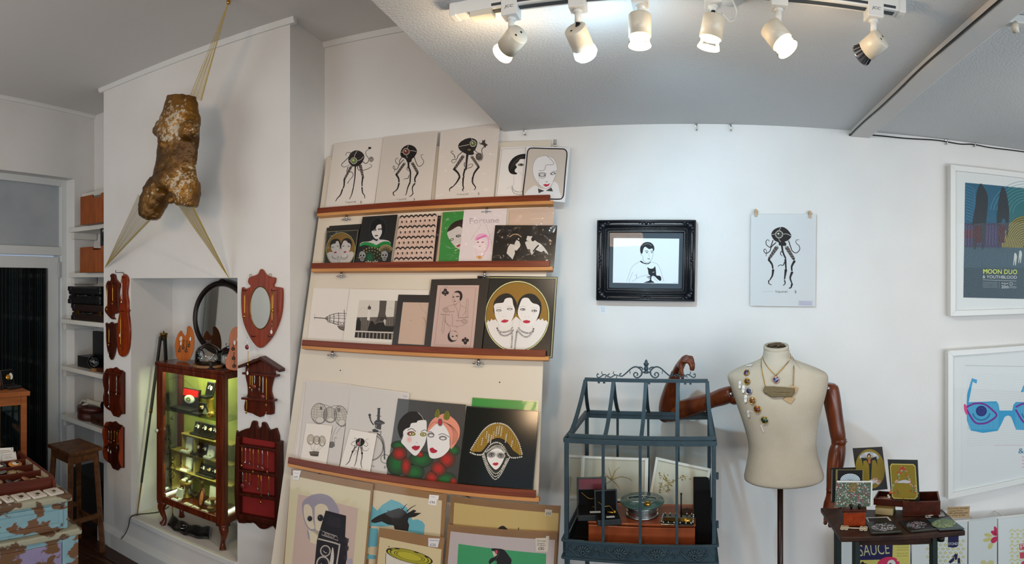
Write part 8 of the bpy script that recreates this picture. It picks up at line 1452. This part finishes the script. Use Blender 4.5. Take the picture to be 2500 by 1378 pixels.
R_,A=sheet('art_print','black card with a pale blue lace fan behind the floral card',pl,-.007,[(270,345),(578,345),(570,720),(265,720)],'#6d6236',Z13,sleeve=SLEEVE_T);A.poly([(292,352),(562,352),(560,470),(290,470)],'#111112',0);A.ell(428,462,108,72,'#a5b9c4',1)
for k in range(9):A.ring(428,462,104-k*11,68-k*7,3,'#6d808c' if k % 2 else '#d5dde0',2,0,24,180,360);A.line([(428,462),(428+106*cos(pi+k*pi/8),462+70*sin(pi+k*pi/8))],3,'#7d8f9a',2)
A.build('printed_image',R_)
R_,A=sheet('art_print','pale edged floral card crowded with red, green and white flowers on the block',pl,0,[(282,468),(672,470),(664,742),(255,760)],'#c9cdcc',Z13);A.poly([(272,486),(656,486),(648,748),(256,758)],'#4a5a48',0);rnd=random.Random(6)
for k in range(520):
    x,y=rnd.uniform(275,645),rnd.uniform(492,745);c=rnd.choice(('#8a3a44','#4f6d4a','#9fb0a4','#b9c1bd','#3f5a55','#6d7a8a','#a0606a'));
    if 410<x<510 and y<590:c=rnd.choice(('#8a6a3c','#7d5a34','#9a7a48'))
    A.ell(x,y,rnd.uniform(4,11),rnd.uniform(3,7),c,1+rnd.random(),rnd.uniform(0,180),n=6)
A.build('printed_image',R_)
CF='cards lying flat along the front of the side table'
def flat(lab,q,col,off):return sheet('art_print',lab,HT,off,q,col,(0,0,1),.001,None,rough=.3,group=CF)
R_,A=flat('white edged photo card lying behind the left flat lace card on the table',[(2113,1264),(2168,1262),(2182,1278),(2122,1280)],'#b5b9ba',.0022);A.poly([(2118,1266),(2165,1264.5),(2176,1276),(2125,1278)],'#241f1e',0);A.build('printed_image',R_)
for lab,q,ce,cols,off in (('flat black card with a white lace oval, leftmost of three on the table',[(2115,1275),(2180,1272),(2206,1301),(2127,1305)],(2157,1288,31,10),('#8d8f96','#b9bac0','#5f6168'),.0042),('flat black card with pink and teal flowers, middle of three on the table',[(2192,1273),(2266,1269),(2298,1294),(2222,1301)],(2238,1283,26,9),('#a08a9a','#4f6d6a','#8a7280'),.0022),('flat dark teal card with a green lace oval, rightmost of three on the table',[(2262,1268),(2316,1263),(2356,1292),(2294,1296)],(2304,1279,30,11),('#8a9a6a','#6d8a78','#a5ad84'),.0042)):
    R_,A=flat(lab,q,'#14181a' if off<.0043 and ce[0]<2290 else '#2c4448',off);rnd=random.Random(int(ce[0]))
    A.ell(ce[0],ce[1],ce[2],ce[3],'#3a3d42' if ce[0]<2200 else ('#1f2a2a' if ce[0]<2290 else '#5f7358'),0,-3)
    for k in range(130):r_=sqrt(rnd.random());an=rnd.uniform(0,2*pi);A.ell(ce[0]+ce[2]*.95*r_*cos(an),ce[1]+ce[3]*.95*r_*sin(an),rnd.uniform(1,2.6),rnd.uniform(.5,1.1),rnd.choice(cols),.6+rnd.random(),n=6)
    A.line([(q[3][0]+3,q[3][1]-3),(q[2][0]-6,q[2][1]-3)],1.2,'#6d7270',1);A.build('printed_image',R_)
for lab,c0,c1,m_ in (('white filigree comb lying at the front left corner of the side table',(2048,1291),(2122,1294),mat('ivory_filigree','#b5ac98',.5)),('silver filigree clasp lying at the back right of the side table',(2255,1263),(2306,1258),SILVER)):
    P0,P1=HT.hit(*c0),HT.hit(*c1);t=thing('filigree',lab,'jewellery',Matrix.Translation((P0+P1)/2));b=MB();b.smooth=True;d=(P1-P0).normalized();s_=Vector((-d.y,d.x,0));L_=(P1-P0).length
    for tt in (.12,.25,.75,.88):
        for q_ in (-1,0,1):c=P0.lerp(P1,tt)+s_*q_*.009+Vector((0,0,.0028));b.tube([c+(d*cos(a)+s_*sin(a))*.0055 for a in (k*pi/5 for k in range(10))],.0017,5,True)
    b.tube([P0.lerp(P1,.1)+Vector((0,0,.003)),P0.lerp(P1,.9)+Vector((0,0,.003))],.0022,6);b.build('filigree_body',m_,t,world=True)
# ------------------------------------------------------------------ track light, hooks, cables
DT=1.262;WM=mat('white_fitting','#d2d1cc',.35);CREAMM=mat('cream_fitting','#c9c1b0',.3)
rl0,rl1=R2(1109,36,DT),R2(2200,30,DT);zr=ZR;ua,ub=loc(WR,rl0)[0],loc(WR,rl1)[0];TRM=FM(PHR,0,DT,0)
tk=thing('track_rail','white ceiling track rail carrying six spotlights','track light',FM(PHR,(ua+ub)/2,DT,ZR));I_=Matrix()
def tbx(x0,x1,y0,y1,z0,z1):b=MB();b.box(x0,x1,y0,y1,z0,z1,TRM);return b
tbx(ua,ub,-.017,.017,ZR-.030,ZR-.0005).build('rail',WM,tk,world=True,bev=.002);tbx(ua+.10,ub-.02,-.007,.007,ZR-.0315,ZR-.0299).build('slot',mat('dark_slot','#2c3136',.6),tk,world=True);tbx(ua+.10,ub-.02,-.0175,-.0169,ZR-.026,ZR-.020).build('slot_line',MATS['dark_slot'],tk,world=True)
for x0,x1 in ((ua-.006,ua+.012),(ub-.012,ub+.006)):tbx(x0,x1,-.019,.019,ZR-.032,ZR-.0005).build('end_cap',WM,tk,world=True,bev=.003)
tbx(ua+.045,ua+.10,-.016,.016,ZR-.042,ZR-.029).build('feed_block',CREAMM,tk,world=True,bev=.002)
P=R2(1786,26,DT+.06);b=MB();b.smooth=True;c=[Vector((P.x,P.y,ZR-.002)),R2(1800,25,DT+.05),R2(1796,45,DT+.045),R2(1782,52,DT+.035),R2(1770,42,DT+.025),R2(1762,34,DT+.015)];b.tube(sp(c,5),.0035,8);b.build('feed_cable',WM,tk,world=True)
b=MB();b.smooth=True;b.lathe([(.028,ZR-.012),(.03,ZR-.002),(.03,ZR-.0005)],20,Matrix.Translation((P.x,P.y,0)));b.build('ceiling_rose',WM,tk,world=True)
HOT=mat('bulb_warm','#fff1d8',.4,emit=('#ffdca6',14));COLD=mat('bulb_cool','#ffffff',.4,emit=('#dff0ff',22));OFFB=mat('bulb_off','#8a8d96',.15,.8);RIMG=glass('bulb_glass',(1,.97,.9),.05,.9)
SPOTS=[(1242,(1266,82),(1238,117),.03,'warm','first spotlight from the left on the track, tilted down to the left',13,(-.62,.62,-.62)),
         (1407,(1403,68),(1422,112),.035,'cool','second spotlight on the track, cool white and aimed at the ornate frame',36,(.40,1.0,-.50)),
         (1562,(1562,36),(1562,86),.0,'warm','third spotlight on the track, hanging straight down and lit warm',7,None),
         (1742,(1745,40),(1735,90),.004,'warm','fourth spotlight on the track, lit warm beside the feed cable loop',10,None),
         (1904,(1880,66),(1907,100),-.012,'warm','fifth spotlight on the track, tilted right with a bright warm lens',13,(.7,.35,-.7)),
         (2139,(2153,92),(2120,120),.03,'off','sixth spotlight at the right end of the track, unlit grey bulb',0,None)]
for px,a,c,dd,kind,lab,en,aim in SPOTS:
    u_=loc(WR,R2(px,20,DT-.019))[0];A0,B0=R2(*a,DT),R2(*c,DT+dd);ax=(B0-A0).normalized();t=thing('spotlight',lab,'spotlight',FM(PHR,u_,DT,ZR-.03),'spotlights on the ceiling track')
    tbx(u_-.019,u_+.019,-.0195,.0195,ZR-.052,ZR-.008).build('adapter',WM,t,world=True,bev=.002);vs,fs,W_,H_=textmesh('JCC');b=MB();s_=.020/W_
    b.add([TRM @ Vector((u_-.010+vx*s_+vy*.0015,-.0199,ZR-.036+vy*.0085)) for vx,vy in vs],fs);b.build('lettering',IRON,t,world=True)
    top=TRM @ Vector((u_,0,ZR-.052));j=A0-ax*-.004;b=MB();b.smooth=True;jt=Vector((top.x,top.y,max(A0.z+.004,min(top.z-.012,A0.z+.012))));b.tube([top,jt],.0075,10);b.tube([top,top+Vector((0,0,-.006))],.011,12);b.build('stem',WM,t,world=True);b=MB();b.smooth=True;b.tube([jt,A0+ax*.012],.005,8);b.build('swivel',IRON,t,world=True)
    X=ax.orthogonal().normalized();Y=ax.cross(X);Mh_=Matrix(((X.x,Y.x,ax.x,A0.x),(X.y,Y.y,ax.y,A0.y),(X.z,Y.z,ax.z,A0.z),(0,0,0,1)));Lh=max((B0-A0).length,.048)
    b=MB();b.smooth=True;b.lathe([(0,0),(.0235,0),(.0255,.002),(.0255,Lh),(.0225,Lh),(.0225,Lh-.012),(.008,Lh-.015)],26,Mh_);b.build('head',CREAMM,t,world=True)
    for s in (-1,1):b=MB();b.lathe([(0,-.0006),(.0028,-.0006),(.0028,.0002)],8,Mh_ @ Matrix.Translation((s*.011,0,0)));b.build('screw',IRON,t,world=True)
    bm_={'warm':HOT,'cool':COLD,'off':OFFB}[kind]
    b=MB();b.smooth=True
    if kind=='cool':b.lathe([(.022,Lh-.004),(.027,Lh+.010),(.028,Lh+.020),(.022,Lh+.028),(0,Lh+.031)],24,Mh_);b.build('bulb',bm_,t,world=True)
    else:
        b.lathe([(.018,Lh-.010),(.020,Lh+.002),(.026,Lh+.018),(.027,Lh+.021),(.0255,Lh+.022)],24,Mh_);b.build('bulb_reflector',RIMG if kind=='warm' else OFFB,t,world=True);b=MB();b.smooth=True;b.lathe([(.0255,Lh+.0215),(.014,Lh+.022),(0,Lh+.022)],24,Mh_);b.build('bulb_face',bm_ if kind=='warm' else mat('bulb_off_lens','#6d7078',.1),t,world=True)
        if kind=='warm':b=MB();b.smooth=True;b.lathe([(.019,Lh-.008),(.0205,Lh+.003),(.0195,Lh+.004)],20,Mh_);b.build('bulb_glow',bm_,t,world=True)
        else:
            for k in range(16):an=k*pi/8;b=MB();b.bar(Mh_ @ Vector((cos(an)*.0195,sin(an)*.0195,Lh)),Mh_ @ Vector((cos(an)*.0262,sin(an)*.0262,Lh+.018)),.002,.003);b.build('fin',IRON,t,world=True)
    if en:
        l=bpy.data.lights.new('spot_lamp','SPOT');l.energy=en;l.spot_size=radians(105 if kind=='warm' else 95);l.spot_blend=.85;l.shadow_soft_size=.024;l.color=(1.0,.76,.50) if kind=='warm' else (.42,.75,1.0);o=bpy.data.objects.new('spot_lamp',l);COL.objects.link(o);o.location=B0+ax*(Lh-(B0-A0).length+.036)
        l2=bpy.data.lights.new('bulb_spill','POINT');l2.energy=1.5 if kind=='warm' else 2.6;l2.shadow_soft_size=.02;l2.color=l.color;o2=bpy.data.objects.new('bulb_spill',l2);COL.objects.link(o2);o2.location=o.location
        v=FR(PHR,*aim) if aim else ax;o.rotation_euler=v.to_track_quat('-Z','Y').to_euler()
P=pz(2484,40,ZR-.001);t=thing('ceiling_fitting','small white light fitting on the ceiling beyond the beam, far right','light fitting',Matrix.Translation(P));b=MB();b.box(-.035,.06,-.014,.014,-.022,-.0005,Matrix.Translation(P) @ Matrix.Rotation(-radians(PHR+20),4,'Z'));b.build('track_end',WM,t,world=True,bev=.003);b=MB();b.smooth=True;b.tube([P+Vector((-.01,0,-.02)),P+Vector((-.012,-.004,-.042))],.009,10);b.build('adapter',CREAMM,t,world=True)
for k,(px,py,nm) in enumerate(((1282,318,'steel cup hook at the top of the wall above the monocle portrait'),(1700,306,'left of two steel cup hooks at the wall top above the ornate frame'),(1783,307,'right of two steel cup hooks at the wall top above the ornate frame'),(2309,341,'left of two steel cup hooks on the cable right of the beam'),(2377,347,'right of two steel cup hooks on the cable right of the beam'))):
    P=WR.hit(px,py,.004);t=thing('cup_hook',nm,'hook',WR.M(P-WR.N*.004),'steel cup hooks along the top of the wall');b=MB();b.smooth=True;b.tube(sp([P-WR.N*.006,P+WR.N*.010,P+WR.N*.016+Vector((0,0,-.010)),P+WR.N*.013+Vector((0,0,-.022)),P+WR.N*.004+Vector((.002,0,-.024)),P+WR.N*.001+Vector((.003,0,-.016))],4),.0018,6);b.build('hook',SILVER,t,world=True);b=MB();b.lathe([(0,0),(.006,0),(.006,.002),(0,.003)],12,WR.M(WR.hit(px,py,.0005)));b.build('plate',SILVER,t,world=True)
t=thing('bulldog_clip','small wire clip on the top right corner of the display board','clip',BOARD.M(BOARD.hit(1355,350,.003)));b=MB();b.smooth=True;b.tube([(-.004,-.012,.003),(-.004,.014,.006),(.004,.014,.006),(.004,-.012,.003)],.0014,5);b.build('wire',IRON,t);b=MB();b.box(-.006,.006,-.014,-.004,-.001,.006);b.build('jaw',SILVER,t,bev=.001)
cb=thing('black_cable','thin black cable along the ceiling beam and the top of the right wall','cable',Matrix.Translation(bA));b=MB();b.smooth=True
pts=[bA+bd*k+Vector((bd.y,-bd.x,0))*.005+Vector((0,0,-.024+.003*sin(k*9))) for k in (2.2,1.9,1.6,1.3,1.05,.85,.65,.45,.25,.1,.02)]+[WR.hit(px,py,.006) for px,py in ((2075,329),(2082,328),(2140,331),(2210,338),(2280,342),(2309,346),(2345,352),(2377,353),(2420,361),(2500,371),(2580,385))]
b.tube(sp(pts,4),.0028,6);b.build('cable',IRON,cb,world=True)
